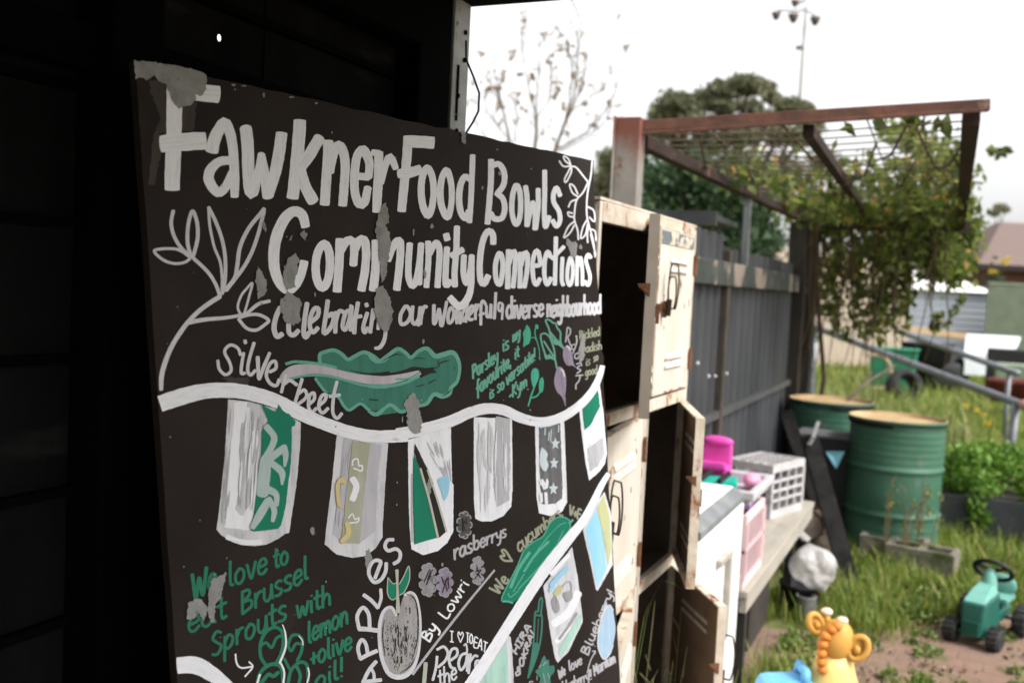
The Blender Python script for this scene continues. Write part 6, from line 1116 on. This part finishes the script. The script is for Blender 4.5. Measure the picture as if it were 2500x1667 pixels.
# ================================================================ handrails
M_PIPE = mat('grey galvanised pipe', (.2, .21, .23, 1), (.14, .15, .16, 1), rough=.45, metal=.4, scale=6)
h1 = at(2520, 998, 8.2); h2 = at(1950, 784, 11.5)
ra = thing('handrail', 'long grey pipe handrail running away past the drums', 'handrail', (h1.x, h1.y, 0))
b = MB(); b.tube([h1 + (h1 - h2).normalized() * .6, h1, lerp(h1, h2, .5), h2], .034, 10); b.build('rail_pipe', M_PIPE, ra, smooth=True)
b = MB(); q1 = lerp(h1, h2, .05); b.tube([q1, (q1.x - .03, q1.y, 0)], .036, 10); b.build('post', M_PIPE, ra, smooth=True)
b = MB(); q1 = lerp(h1, h2, .9); b.tube([q1, (q1.x, q1.y, 0)], .03, 8); b.build('post', M_PIPE, ra, smooth=True)
b = MB(); q1 = lerp(h1, h2, .02) ; b.tube([lerp(h1, h2, .0) + Vector((0, 0, .01)), lerp(h1, h2, .03) + Vector((0, 0, .01))], .04, 10); b.build('pink_tape', mat('pink tape', (.6, .28, .27, 1)), ra, smooth=True)
h3 = at(2486, 912, 11.0); h4 = at(2185, 806, 13.5)
rb = thing('handrail', 'shorter grey pipe handrail behind the long one', 'handrail', (h3.x, h3.y, 0)); b = MB(); b.tube([h3, lerp(h3, h4, .5), h4], .036, 10); b.build('rail_pipe', M_PIPE, rb, smooth=True)
for t in (.06,):
    b = MB(); q1 = lerp(h3, h4, t); b.tube([q1, (q1.x, q1.y, 0)], .026, 8); b.build('post', M_PIPE, rb, smooth=True)
# ================================================================ far clutter across the lawn
M_RUB = mat('old black rubber', (.014, .014, .015, 1), (.028, .028, .028, 1), rough=.7, scale=5)
def tyre(u, v, t, r, w_, label, lie=0, rot=0, group='old black tyres'):
    c = at(u, v, t); o = thing('tyre', label, 'tyre', tuple(c), group)
    M = Matrix.Translation(c) @ Matrix.Rotation(rot, 4, 'Z') @ Matrix.Rotation(R(90 - lie), 4, 'X'); b = MB()
    b.lathe([(r * .58, -w_ * .4), (r * .7, -w_ * .5), (r * .92, -w_ * .48), (r, -w_ * .3), (r, w_ * .3), (r * .92, w_ * .48), (r * .7, w_ * .5), (r * .58, w_ * .4), (r * .6, 0), (r * .58, -w_ * .4)], 28, M); b.build('tread', M_RUB, o, smooth=True); return o
tyre(2207, 944, 17.0, .3, .3, 'black tyre standing on edge in the grass by the green tub', lie=18, rot=R(35))
bt = thing('black_trough', 'big black rubber trough stacked on tyres on the lawn', 'trough', tuple(at(2262, 880, 19)))
c0 = at(2262, 868, 19); b = MB(); M = Matrix.Translation((c0.x, c0.y, c0.z - .3)) @ Matrix.Scale(.6, 4, Vector((0, 1, 0)))
b.lathe([(0, 0), (.36, 0), (.46, .5), (.49, .51), (.49, .54), (.44, .53), (.34, .05), (0, .05)], 30, M); b.build('trough_wall', M_RUB, bt, smooth=True)
tyre(2285, 902, 19.2, .44, .3, 'black tyre lying flat under the trough', lie=90); tyre(2290, 930, 19.2, .44, .3, 'lowest black tyre of the flat pile', lie=90); tyre(2330, 905, 19.4, .34, .24, 'black tyre leaning at the right of the pile', lie=10, rot=R(60))
gt_ = thing('green_bin', 'square green tub with a tan hose on the lawn', 'bin', tuple(at(2175, 960, 18.6))); c0 = at(2176, 955, 18.6); b = MB()
b.hexa([(c0.x - .36, c0.y - .25, 0), (c0.x + .36, c0.y - .25, 0), (c0.x + .36, c0.y + .3, 0), (c0.x - .36, c0.y + .3, 0), (c0.x - .41, c0.y - .28, .74), (c0.x + .41, c0.y - .28, .74), (c0.x + .41, c0.y + .33, .74), (c0.x - .41, c0.y + .33, .74)]); b.build('bin_wall', mat('lawn green plastic', (.02, .16, .085, 1), (.03, .2, .11, 1)), gt_, bevel=.02)
b = MB(); b.box(c0.x - .44, c0.x + .44, c0.y - .31, c0.y + .36, .741, .78); b.build('bin_rim', mat('lawn green rim', (.03, .2, .11, 1)), gt_, bevel=.01)
hz = MB(); hz.tube([Vector(p) for p in crom([tuple(at(u, v, 18.0)) for u, v in ((2120, 868), (2150, 868), (2172, 890), (2178, 925), (2160, 945), (2125, 950))], .05)], .035, 8); tag(hz.build('hose', mat('tan hose', (.36, .27, .17, 1)), smooth=True), 'tan garden hose looping over the green tub', 'hose')
# white table, timber frame, red pots
wt = thing('white_table', 'white sheet topped table on the lawn', 'table', tuple(at(2420, 935, 20))); b = MB(); c0 = at(2425, 830, 20)
a0, a1, a2, a3 = at(2360, 815, 20.6), at(2492, 822, 20.6), at(2480, 850, 19.3), at(2352, 872, 19.3); 
b.add([a0, a1, a2, a3] + [p - Vector((0, 0, .05)) for p in (a0, a1, a2, a3)], [(0, 1, 2, 3), (7, 6, 5, 4), (0, 4, 5, 1), (1, 5, 6, 2), (2, 6, 7, 3), (3, 7, 4, 0)]); b.build('table_top', mat('white sheet', (.62, .64, .66, 1), (.55, .57, .6, 1)), wt)
b = MB(); a, c = at(2356, 870, 19.3), at(2412, 868, 19.3); b.add([a, c, (c.x, c.y, .3), (a.x, a.y, .3), a + Vector((.02, .1, 0)), c + Vector((.02, .1, 0)), (c.x + .02, c.y + .1, .3), (a.x + .02, a.y + .1, .3)], [(0, 3, 2, 1), (4, 5, 6, 7), (0, 1, 5, 4), (3, 7, 6, 2), (0, 4, 7, 3), (1, 2, 6, 5)]); b.build('side_panel', mat('white panel', (.6, .63, .64, 1), (.52, .56, .57, 1)), wt)
for u, v, t in ((2470, 850, 19.3), (2484, 822, 20.6)):
    b = MB(); a = at(u, v, t); b.tube([a - Vector((0, 0, .05)), (a.x, a.y, 0)], .025, 8); b.build('leg', M_RUB, wt)
tf = thing('bed_frame', 'tan timber bed frame lying behind the black trough', 'bed', tuple(at(2290, 830, 21))); b = MB(); ps = [at(2212, 802, 21), at(2370, 822, 21), at(2368, 868, 20.5), at(2300, 850, 20.5)]
for i in range(3): b.beam(ps[i], ps[i + 1], .12, .12)
b.build('rail', mat('tan timber', (.48, .34, .2, 1), (.4, .28, .16, 1), scale=4), tf)
for k, (u, v, r, lab) in enumerate(((2445, 948, .2, 'left dark red pot at the lawn edge'), (2484, 950, .22, 'right dark red pot at the lawn edge'))):
    c0 = at(u, v + 14, 14.5); b = MB(); b.lathe([(0, 0), (r * .7, 0), (r, .26), (r * 1.08, .27), (r * 1.08, .32), (r * .95, .32), (r * .85, .2), (0, .2)], 20, Matrix.Translation((c0.x, c0.y, c0.z - .1))); tag(b.build('flower_pot', mat('dark red glaze', (.12, .025, .02, 1), (.09, .02, .018, 1)), smooth=True), lab, 'pot', 'dark red pots')
dk = MB(); a = at(2455, 865, 18); dk.box(a.x - .3, a.x + .45, a.y - .2, a.y + .2, 0, a.z + .1); tag(dk.build('dark_bin', M_RUB, bevel=.03), 'dark low bin in front of the white table', 'bin')
gs = MB(); a = at(2470, 905, 17); gs.box(a.x - .25, a.x + .5, a.y - .2, a.y + .3, 0, a.z + .12); tag(gs.build('green_crate', mat('dusty green', (.14, .19, .12, 1), (.2, .24, .17, 1)), bevel=.03), 'dusty green crate in front of the dark bin', 'crate')
# ================================================================ houses, sheds and boundary fences
M_SHB = mat('blue grey weatherboard', (.3, .32, .36, 1), (.25, .27, .31, 1), scale=2, stretch=(.2, .2, 6))
a = at(2210, 690, 30); e = at(2420, 690, 30); ws = thing('far_shed', 'blue grey weatherboard shed with a white roof beyond the lawn', 'shed', (lerp(a, e, .5).x, a.y, 0)); nx = (e - a); nx.z = 0; L_ = nx.length; nx.normalize(); ny = Vector((-nx.y, nx.x, 0))
zt = at(2420, 716, 30).z; b = MB(); O = Vector((a.x, a.y, 0))
b.fbox(O, nx, ny, ZUP, (0, 0, 0), (L_, 2.5, zt)); b.build('wall', M_SHB, ws)
b = MB()
for k in range(12): b.fbox(O, nx, ny, ZUP, (0, -.02, .1 + k * .19), (L_, 0, .1 + k * .19 + .02))
b.build('weatherboard', M_SHB, ws)
b = MB(); zr = at(2300, 672, 30).z; P_ = lambda x, y, z: O + nx * x + ny * y + ZUP * z
b.hexa([P_(-.1, -.15, zt + .003), P_(L_ + .1, -.15, zt + .003), P_(L_ + .1, 2.7, zt + .003), P_(-.1, 2.7, zt + .003), P_(-.1, .2, zt + .55), P_(L_ * .45, .2, zt + .55), P_(L_ * .45, 2.2, zt + .55), P_(-.1, 2.2, zt + .55)]); b.build('roof', mat('white painted roof', (.8, .8, .8, 1), (.75, .75, .76, 1), rough=.4), ws)
a = at(2412, 690, 29); e = at(2640, 700, 29); gfn = thing('green_fence', 'sage green corrugated boundary fence at the right edge', 'fence', (a.x, a.y, 0)); nx = (e - a); nx.z = 0; L_ = nx.length; nx.normalize(); zt = at(2440, 694, 29).z
b = MB(); V = []; n_ = 160
for i in range(n_): p = Vector((a.x, a.y, 0)) + nx * (L_ * i / n_) + Vector((-nx.y, nx.x, 0)) * (.03 * math.tanh(2 * math.sin(i * .9))); V += [(p.x, p.y, 0), (p.x, p.y, zt)]
b.add(V, [(2 * i, 2 * i + 2, 2 * i + 3, 2 * i + 1) for i in range(n_ - 1)]); b.build('sheet', mat('sage steel', (.22, .25, .19, 1), (.17, .2, .15, 1), scale=2), gfn)
b = MB(); b.fbox(Vector((a.x, a.y, 0)), nx, Vector((-nx.y, nx.x, 0)), ZUP, (0, -.04, zt), (L_, .04, zt + .06)); b.build('capping', mat('sage capping', (.2, .22, .17, 1)), gfn)
a = at(2400, 640, 42); e = at(2760, 640, 42); hs_ = thing('house', 'house with a brown tiled roof and dark eaves behind the green fence', 'house', (a.x, a.y, 0)); nx = (e - a); nx.z = 0; L_ = nx.length; nx.normalize(); ny = Vector((-nx.y, nx.x, 0)); O = Vector((a.x, a.y, 0)); ze = at(2450, 648, 42).z; zr = at(2500, 540, 44).z
b = MB(); b.fbox(O, nx, ny, ZUP, (.5, .6, 0), (L_, 6, ze)); b.build('wall', mat('red brick', (.12, .055, .035, 1), (.08, .04, .028, 1), scale=6), hs_)
b = MB(); b.hexa([P_(0, 0, 0)] * 0 or [O + nx * x + ny * y + ZUP * z for x, y, z in ((-.2, 0, ze), (L_, 0, ze), (L_, 7, ze), (-.2, 7, ze), (2.2, 3.2, zr), (L_ - .5, 3.2, zr), (L_ - .5, 3.8, zr), (2.2, 3.8, zr))]); b.build('roof', mat('brown roof tiles', (.165, .12, .108, 1), (.12, .085, .076, 1), scale=3, stretch=(4, 4, 9)), hs_)
b = MB(); b.fbox(O, nx, ny, ZUP, (-.2, -.03, ze - .22), (L_, .0, ze + .02)); b.build('fascia', mat('dark fascia', (.025, .017, .015, 1)), hs_)
# paling fence seen through the vine
M_PAL = mat('bleached palings', (.42, .35, .28, 1), (.33, .27, .21, 1), rough=.9, scale=3, stretch=(6, 6, .4), third=(.2, .16, .12, 1), tscale=3, tlo=.6, thi=.7)
a = atZ(1900, 790, .0); pa = at(1880, 700, 23); pe = at(2232, 720, 24); pf_ = thing('paling_fence', 'bleached timber paling fence showing through the vine curtain', 'fence', (lerp(pa, pe, .5).x, pa.y, 0)); nx = (pe - pa); nx.z = 0; L_ = nx.length; nx.normalize(); ny = Vector((-nx.y, nx.x, 0)); O = Vector((pa.x, pa.y, 0)); npal = int(L_ / .105)
b = MB()
for i in range(npal): b.fbox(O, nx, ny, ZUP, (i * .105, rnd.uniform(-.006, .006), .05), (i * .105 + .097, .016 + rnd.uniform(-.004, .006), 2.75 + rnd.uniform(-.06, .06)))
b.build('palings', M_PAL, pf_)
for z in (.5, 2.2):
    b = MB(); b.fbox(O, nx, ny, ZUP, (0, .03, z), (L_, .07, z + .08)); b.build('rail', M_PAL, pf_)
# ================================================================ vine on the pergola
M_VINE = leaf_mat('vine leaves', (.036, .056, .013, 1), (.09, .125, .023, 1), (.22, .26, .055, 1), .5, odd=(.4, .22, .06, 1))
M_STEM = mat('vine stem', (.09, .06, .035, 1), (.05, .038, .025, 1), rough=.9)
vn = thing('vine', 'leafy green vine sprawling over the pergola roof and hanging at its far end', 'vine', (Dd.x, Dd.y, 0))
bl_ = []; gv = random.Random(4)
for i in range(130):      # on the mesh, thicker to the far right
    s = .92 * gv.random() ** .8; t = .25 + .75 * gv.random() ** .7; p = lerp(lerp(A, Cc, t), lerp(B, Dd, t), s)
    bl_.append((tuple(p + Vector((0, 0, gv.uniform(-.06, .09)))), (.22, .3, .06), int(6 + 22 * t)))
for i in range(15):      # the far edge bundle
    p = lerp(Cc, Dd, gv.random()) + Vector((gv.uniform(-.1, .1), gv.uniform(-.1, .4), gv.uniform(-.3, .2))); bl_.append((tuple(p), (.2, .2, .14), 55))
for i in range(24):      # the bulge past the right-hand post
    p = at(gv.uniform(2295, 2345), gv.uniform(360, 680), gv.uniform(7.8, 8.8)); bl_.append((tuple(p), (.14, .2, .17), 75))
for i in range(16):
    p = at(gv.uniform(2180, 2330), gv.uniform(300, 420), gv.uniform(6, 7.4)); bl_.append((tuple(p), (.13, .2, .1), 30))
for i in range(72):      # hanging curtain, ragged
    u = gv.uniform(1960, 2390); lo = 800 - abs(u - 2120) * .3 if u < 2230 else 690 - (u - 2230) * .35
    p = at(u, gv.uniform(540, lo), gv.uniform(8.0, 9.2)); bl_.append((tuple(p), (.09, .15, .13), 24))
for i in range(14):
    p = at(gv.uniform(1990, 2080), gv.uniform(470, 560), gv.uniform(7.6, 8.4)); bl_.append((tuple(p), (.12, .12, .1), 50))
for i in range(9): bl_.append((tuple(at(gv.uniform(2060, 2320), gv.uniform(284, 318), 3.75)), (.03, .03, .025), 2))
for u, v in ((2290, 770), (2305, 790), (2285, 800), (2345, 735), (2335, 760), (2455, 370), (2440, 375), (2420, 368)): bl_.append((tuple(at(u, v, 8.3)), (.05, .05, .05), 16))
for i in range(75):      # loose strands trailing down
    u = gv.uniform(1965, 2385); v = gv.uniform(500, 560); end = gv.uniform(600, 850) if u < 2230 else gv.uniform(570, 700); d_ = gv.uniform(7.9, 8.9)
    while v < end:
        bl_.append((tuple(at(u, v, d_)), (.05, .06, .05), 7)); v += gv.uniform(14, 26); u += gv.uniform(-7, 7)
leaf_cloud('foliage', M_VINE, bl_, .07, vn, 21, .55, droop=.8)
b = MB()
for i in range(46):
    u = gv.uniform(1965, 2380); q0 = lerp(Cc, Dd, (u - 1965) / 415) + Vector((0, gv.uniform(-.1, .6), .05)); ln = gv.uniform(.4, 1.5); pts = [q0]
    for k in range(5): pts.append(pts[-1] + Vector((gv.uniform(-.06, .06), gv.uniform(-.04, .04), -ln / 5)))
    b.tube(pts, [.008, .007, .006, .005, .004, .003], 5)
for i in range(26):
    t0, s0 = gv.random(), gv.random(); q0 = lerp(lerp(A, Cc, t0), lerp(B, Dd, t0), s0); t1, s1 = min(1, t0 + .3), s0 + gv.uniform(-.2, .2); q1 = lerp(lerp(A, Cc, t1), lerp(B, Dd, t1), s1); b.tube([q0 + Vector((0, 0, .02)), lerp(q0, q1, .5) + Vector((0, 0, -.04)), q1 + Vector((0, 0, .03))], .006, 5)
b.tube([(Cc.x + .1, Cc.y + .3, 0), (Cc.x + .2, Cc.y + .35, 1), (Cc.x + .05, Cc.y + .2, 2.2)], [.022, .018, .015], 8)
b.build('stem', M_STEM, vn)
# tall weeds behind the fence post
tw = [(-1.2, .2, 9.4, 12.5, 1500, 2.0), (-2.6, -.6, 12, 14.4, 1200, 2.6)]
o_ = grass('tall_weeds', tw, 9, .2, .005); o_.data.materials[0] = M_TALL
# ================================================================ trees
M_EUC = leaf_mat('eucalyptus leaves', (.09, .096, .055, 1), (.145, .15, .086, 1), (.22, .215, .13, 1), .35)
M_DKB = leaf_mat('dark evergreen leaves', (.014, .035, .014, 1), (.03, .065, .024, 1), (.065, .11, .04, 1), .25)
M_BARK = mat('grey brown bark', (.14, .11, .08, 1), (.08, .065, .05, 1), rough=.9, scale=9, bump=.4)
def limb(b, p, q, r0_, r1_, n=7, wob=.05):
    p, q = Vector(p), Vector(q); L = (q - p).length; b.tube([p] + [lerp(p, q, t) + Vector((gv.uniform(-1, 1), gv.uniform(-1, 1), gv.uniform(-.5, .5))) * L * wob for t in (.33, .66)] + [q], [r0_, lerp(r0_, r1_, .33), lerp(r0_, r1_, .66), r1_], n)
def tree(name, label, base, tops, mleaf, leaf, trunk_r, seed, cat='tree', fork=.45):
    """trunk forking to clumps; tops = (centre, radii, leaves)"""
    o = thing(name, label, cat, (base[0], base[1], 0)); b = MB(); base = Vector((base[0], base[1], 0)); cm = Vector((0, 0, 0))
    for c, r, n in tops: cm += Vector(c) / len(tops)
    fk = lerp(base, cm, fork); limb(b, base, fk, trunk_r, trunk_r * .7, 10, .02)
    for c, r, n in tops: limb(b, fk, c, trunk_r * .4, trunk_r * .08)
    b.build('trunk', M_BARK, o); leaf_cloud('crown', mleaf, tops, leaf, o, seed, .4, .4); return o
T_ = 30
ec = []
for u, v, ru, rv, k in ((1770, 222, 44, 22, 1), (1825, 208, 42, 20, 1), (1868, 216, 30, 18, .8), (1888, 240, 24, 16, .5), (1722, 244, 30, 20, .8), (1690, 262, 26, 20, .6), (1655, 252, 40, 24, 1), (1620, 282, 34, 26, .9), (1592, 318, 32, 24, .8), (1640, 320, 40, 30, .9), (1700, 300, 40, 22, .8), (1760, 262, 40, 20, .8), (1830, 262, 36, 18, .6), (1880, 290, 34, 18, .6), (1930, 262, 34, 18, .8), (1966, 270, 26, 16, .7), (1985, 300, 26, 20, .6), (1960, 330, 40, 26, .8), (1900, 330, 50, 30, .8), (1800, 330, 50, 26, .8), (1730, 350, 50, 30, .8), (1670, 370, 46, 36, .9), (1580, 352, 36, 28, 1), (1540, 385, 36, 28, 1), (1500, 395, 36, 28, 1), (1560, 430, 50, 36, 1.2), (1488, 440, 40, 34, 1.3), (1465, 480, 44, 40, 1.3), (1530, 490, 50, 46, 1.2), (1620, 440, 50, 46, .9), (1700, 430, 60, 50, .9), (1900, 420, 70, 50, .9), (1800, 420, 60, 50, .8), (2010, 400, 50, 40, .6)):
    c = at(u, v, T_ + gv.uniform(-3, 3)); ec.append((tuple(c), (ru * T_ / FPX, .9, rv * T_ / FPX), int(1050 * k)))
eb = at(1760, 800, T_); tree('gum_tree', 'broad olive green gum tree rising behind the pergola', (eb.x, eb.y), ec, M_EUC, .2, .4, 31)
db = []
for i in range(34):
    u = gv.uniform(1560, 1870); v = gv.uniform(405, 640); c = at(u, v, gv.uniform(12.5, 14)); db.append((tuple(c), (.42, .42, .36), 420))
bb_ = at(1720, 800, 13.2); tree('evergreen_bush', 'dense dark evergreen bush just over the corrugated fence', (bb_.x, bb_.y), db, M_DKB, .1, .2, 32, 'bush', .5)
fb = [(tuple(at(u, v, 55)), (r * 55 / FPX, 1, r * .7 * 55 / FPX), 220) for u, v, r in ((2440, 505, 14), (2455, 512, 12), (2430, 520, 12))]
fb0 = at(2442, 800, 55); tree('far_tree', 'small round far tree above the brown roof', (fb0.x, fb0.y), fb, M_EUC, .2, .12, 33, fork=.8)
ys = thing('yellow_shrub', 'yellow flowering shrub at the house eave', 'shrub', tuple(at(2432, 690, 36))); b0 = at(2440, 660, 36)
leaf_cloud('foliage', M_DKB, [(tuple(at(2430, 690, 36)), (.4, .3, .5), 260)], .16, ys, 41); leaf_cloud('blossom', leaf_mat('yellow blossom', (.5, .36, .03, 1), (.6, .45, .05, 1), (.7, .55, .1, 1), .3), [(tuple(at(2424, 663, 35.6)), (.14, .1, .1), 60), (tuple(at(2452, 640, 35.6)), (.16, .1, .12), 70), (tuple(at(2462, 632, 35.6)), (.12, .1, .08), 40)], .1, ys, 42)
b = MB(); g0 = at(2430, 690, 36); b.tube([(g0.x, g0.y, 0), (g0.x, g0.y, g0.z)], .06, 6); b.build('stem', M_BARK, ys)
wf = [(tuple(at(u, v, 12)), (.05, .05, .03), 10) for u, v in ((2385, 1000), (2400, 1010), (2420, 1030), (2410, 1035), (2360, 990))]
o_ = leaf_cloud('wild_flowers', leaf_mat('yellow wild flowers', (.5, .36, .03, 1), (.6, .45, .05, 1), (.7, .55, .1, 1), .3), wf, .06, None, 43); stuff(o_)
# bare winter tree: fan of thin stems with a few leaf clusters
bt_ = thing('bare_tree', 'sparse bare tree of thin fanning stems with a few brown leaves', 'tree', (0, 0, 0)); TB = 11.0
bs0 = at(1290, 800, TB); bt_.location = (bs0.x, bs0.y, 0); ORI[bt_.name] = Vector((bs0.x, bs0.y, 0)); b = MB(); cl = []
hub = at(1292, 470, TB); b.tube([(bs0.x, bs0.y, 0), lerp(Vector((bs0.x, bs0.y, 0)), hub, .6), hub], [.12, .1, .07], 10)
stems = (([(1292, 470), (1306, 360), (1310, 320), (1308, 280)], .028, .02), ([(1308, 280), (1296, 240), (1288, 200), (1275, 130), (1270, 70)], .012, .003), ([(1308, 280), (1312, 220), (1318, 150), (1318, 90)], .012, .003), ([(1292, 470), (1352, 375), (1372, 320), (1400, 240), (1410, 170), (1412, 100)], .03, .004), ([(1372, 320), (1420, 215), (1435, 130)], .015, .004), ([(1372, 330), (1390, 250), (1398, 170), (1380, 80)], .014, .003), ([(1360, 365), (1430, 325), (1490, 255), (1525, 150), (1530, 95)], .013, .003), ([(1370, 370), (1440, 335), (1540, 310)], .008, .002), ([(1292, 470), (1245, 345), (1228, 270), (1210, 190), (1205, 100)], .022, .003), ([(1228, 270), (1215, 230), (1200, 200)], .01, .003), ([(1245, 345), (1200, 290), (1150, 240)], .008, .002), ([(1255, 350), (1262, 290), (1250, 230)], .008, .002), ([(1308, 290), (1340, 250), (1345, 180), (1340, 150)], .009, .003), ([(1395, 270), (1470, 220), (1500, 160)], .007, .002), ([(1292, 440), (1180, 330), (1140, 260)], .01, .003), ([(1352, 375), (1470, 310), (1500, 250)], .008, .002), ([(1410, 170), (1418, 60), (1405, 20)], .005, .002))
for pts, r0_, r1_ in stems:
    n = len(pts); P3 = [at(u, v, TB + gv.uniform(-.3, .3) * i / n) for i, (u, v) in enumerate(pts)]; b.tube(P3, [.78 * lerp(r0_, r1_, i / (n - 1)) for i in range(n)], 6)
    for j in range(10):
        k = gv.randrange(max(0, n - 3), n - 1); p = lerp(P3[k], P3[k + 1], gv.random()); q_ = p + Vector((gv.uniform(-.22, .22), gv.uniform(-.2, .2), gv.uniform(.08, .35))); b.tube([p, lerp(p, q_, .5) + Vector((0, 0, .02)), q_], [.003, .0022, .0014], 5)
        if gv.random() < .45: cl.append((tuple(q_), (.05, .05, .07), 5))
b.build('trunk', mat('thin brown bark', (.085, .065, .045, 1), (.13, .1, .07, 1)), bt_)
for u, v, r, n in ((1360, 210, 22, 26), (1418, 208, 18, 20), (1222, 262, 16, 18), (1174, 132, 12, 10), (1372, 110, 34, 26), (1398, 180, 12, 14), (1255, 125, 10, 8), (1375, 260, 14, 12), (1297, 238, 10, 10), (1430, 140, 12, 10), (1272, 182, 9, 8), (1356, 235, 12, 12), (1140, 250, 14, 12), (1205, 215, 14, 12), (1300, 190, 10, 10), (1335, 155, 8, 6), (1450, 308, 12, 8), (1490, 252, 8, 6), (1355, 350, 14, 10), (1255, 250, 8, 5)):
    cl.append((tuple(at(u, v, TB)), (.8 * r * TB / FPX, .08, .95 * r * TB / FPX), int(n * 1.15)))
leaf_cloud('dry_leaves', leaf_mat('dry brown leaves', (.17, .105, .065, 1), (.25, .165, .1, 1), (.32, .24, .13, 1), .45), cl, .055, bt_, 51, .55)
# dry stalks in front of the drum
ds = thing('dry_weed', 'tall dry brown weed stalks in front of the green drum', 'weed', tuple(atZ(2205, 1400, 0))); b = MB(); d0 = atZ(2205, 1400, 0)
for i in range(16):
    p = d0 + Vector((gv.uniform(-.12, .1), gv.uniform(-.08, .05), 0)); t_ = p + Vector((gv.uniform(-.03, .12), gv.uniform(-.05, .05), gv.uniform(.3, .62))); b.tube([p, lerp(p, t_, .5) + Vector((gv.uniform(-.02, .02), 0, 0)), t_], [.004, .003, .0015], 5)
    for j in range(3):
        c = lerp(p, t_, gv.uniform(.45, 1)); b.tube([c, c + Vector((gv.uniform(-.05, .05), gv.uniform(-.03, .03), gv.uniform(.02, .07)))], [.003, .0015], 5)
b.build('stem', mat('dry brown stalk', (.2, .14, .08, 1), (.12, .1, .045, 1)), ds)
leaf_cloud('seed_head', M_TALL, [(tuple(d0 + Vector((gv.uniform(-.1, .18), 0, gv.uniform(.25, .55)))), (.03, .03, .05), 8) for i in range(14)], .03, ds, 71)
br_ = MB(); br_.tube([at(2060, 985, 7.4), at(2120, 930, 7.6), at(2185, 892, 7.9)], [.014, .012, .008], 7); br_.tube([at(2120, 930, 7.6), at(2128, 905, 7.7)], [.008, .004], 6)
tag(br_.build('branch', M_BARK, smooth=True), 'thin bare branch sticking out of the rear drum', 'branch')
# ================================================================ floodlight mast
TL_ = 34; lp0 = at(1950, 330, TL_); lp1 = at(1966, 40, TL_); fl = thing('light_mast', 'tall thin floodlight mast with four lamps above the trees', 'light mast', (lp0.x, lp0.y, 0)); b = MB()
b.tube([(lp1.x, lp1.y, 0), (lp1.x, lp1.y, lp1.z * .72), lp1 + Vector((0, 0, .35))], [.08, .055, .04], 10); b.build('pole', mat('galvanised mast', (.25, .25, .22, 1), (.2, .2, .18, 1), metal=.2), fl, smooth=True)
b = MB(); w_ = .75; b.tube([lp1 + Vector((-.95, 0, .25)), lp1 + Vector((-.35, 0, .2)), lp1 + Vector((0, 0, .2)), lp1 + Vector((.32, 0, -.0))], .025, 6); b.tube([lp1 + Vector((-.4, .2, .45)), lp1 + Vector((0, 0, .55))], .03, 6); q_ = at(1958, 117, TL_); b.box(q_.x - .2, q_.x + .02, q_.y - .06, q_.y + .06, q_.z - .06, q_.z + .06); b.build('crossarm', mat('mast arms', (.1, .1, .09, 1)), fl)
for dx, dy, dz, s in ((-.98, 0, .08, 1), (-.36, -.2, -.08, 1.15), (.34, 0, -.17, 1.1), (-.42, .3, .55, .9)):
    b = MB(); M = Matrix.Translation(lp1 + Vector((dx, dy, dz))); b.lathe([(0, -.16 * s), (.06 * s, -.15 * s), (.13 * s, -.03 * s), (.17 * s, .1 * s), (.15 * s, .1 * s), (.1 * s, 0), (0, -.05 * s)], 16, M); b.build('lamp', mat('lamp housing', (.13, .1, .085, 1), (.09, .07, .06, 1)), fl, smooth=True)
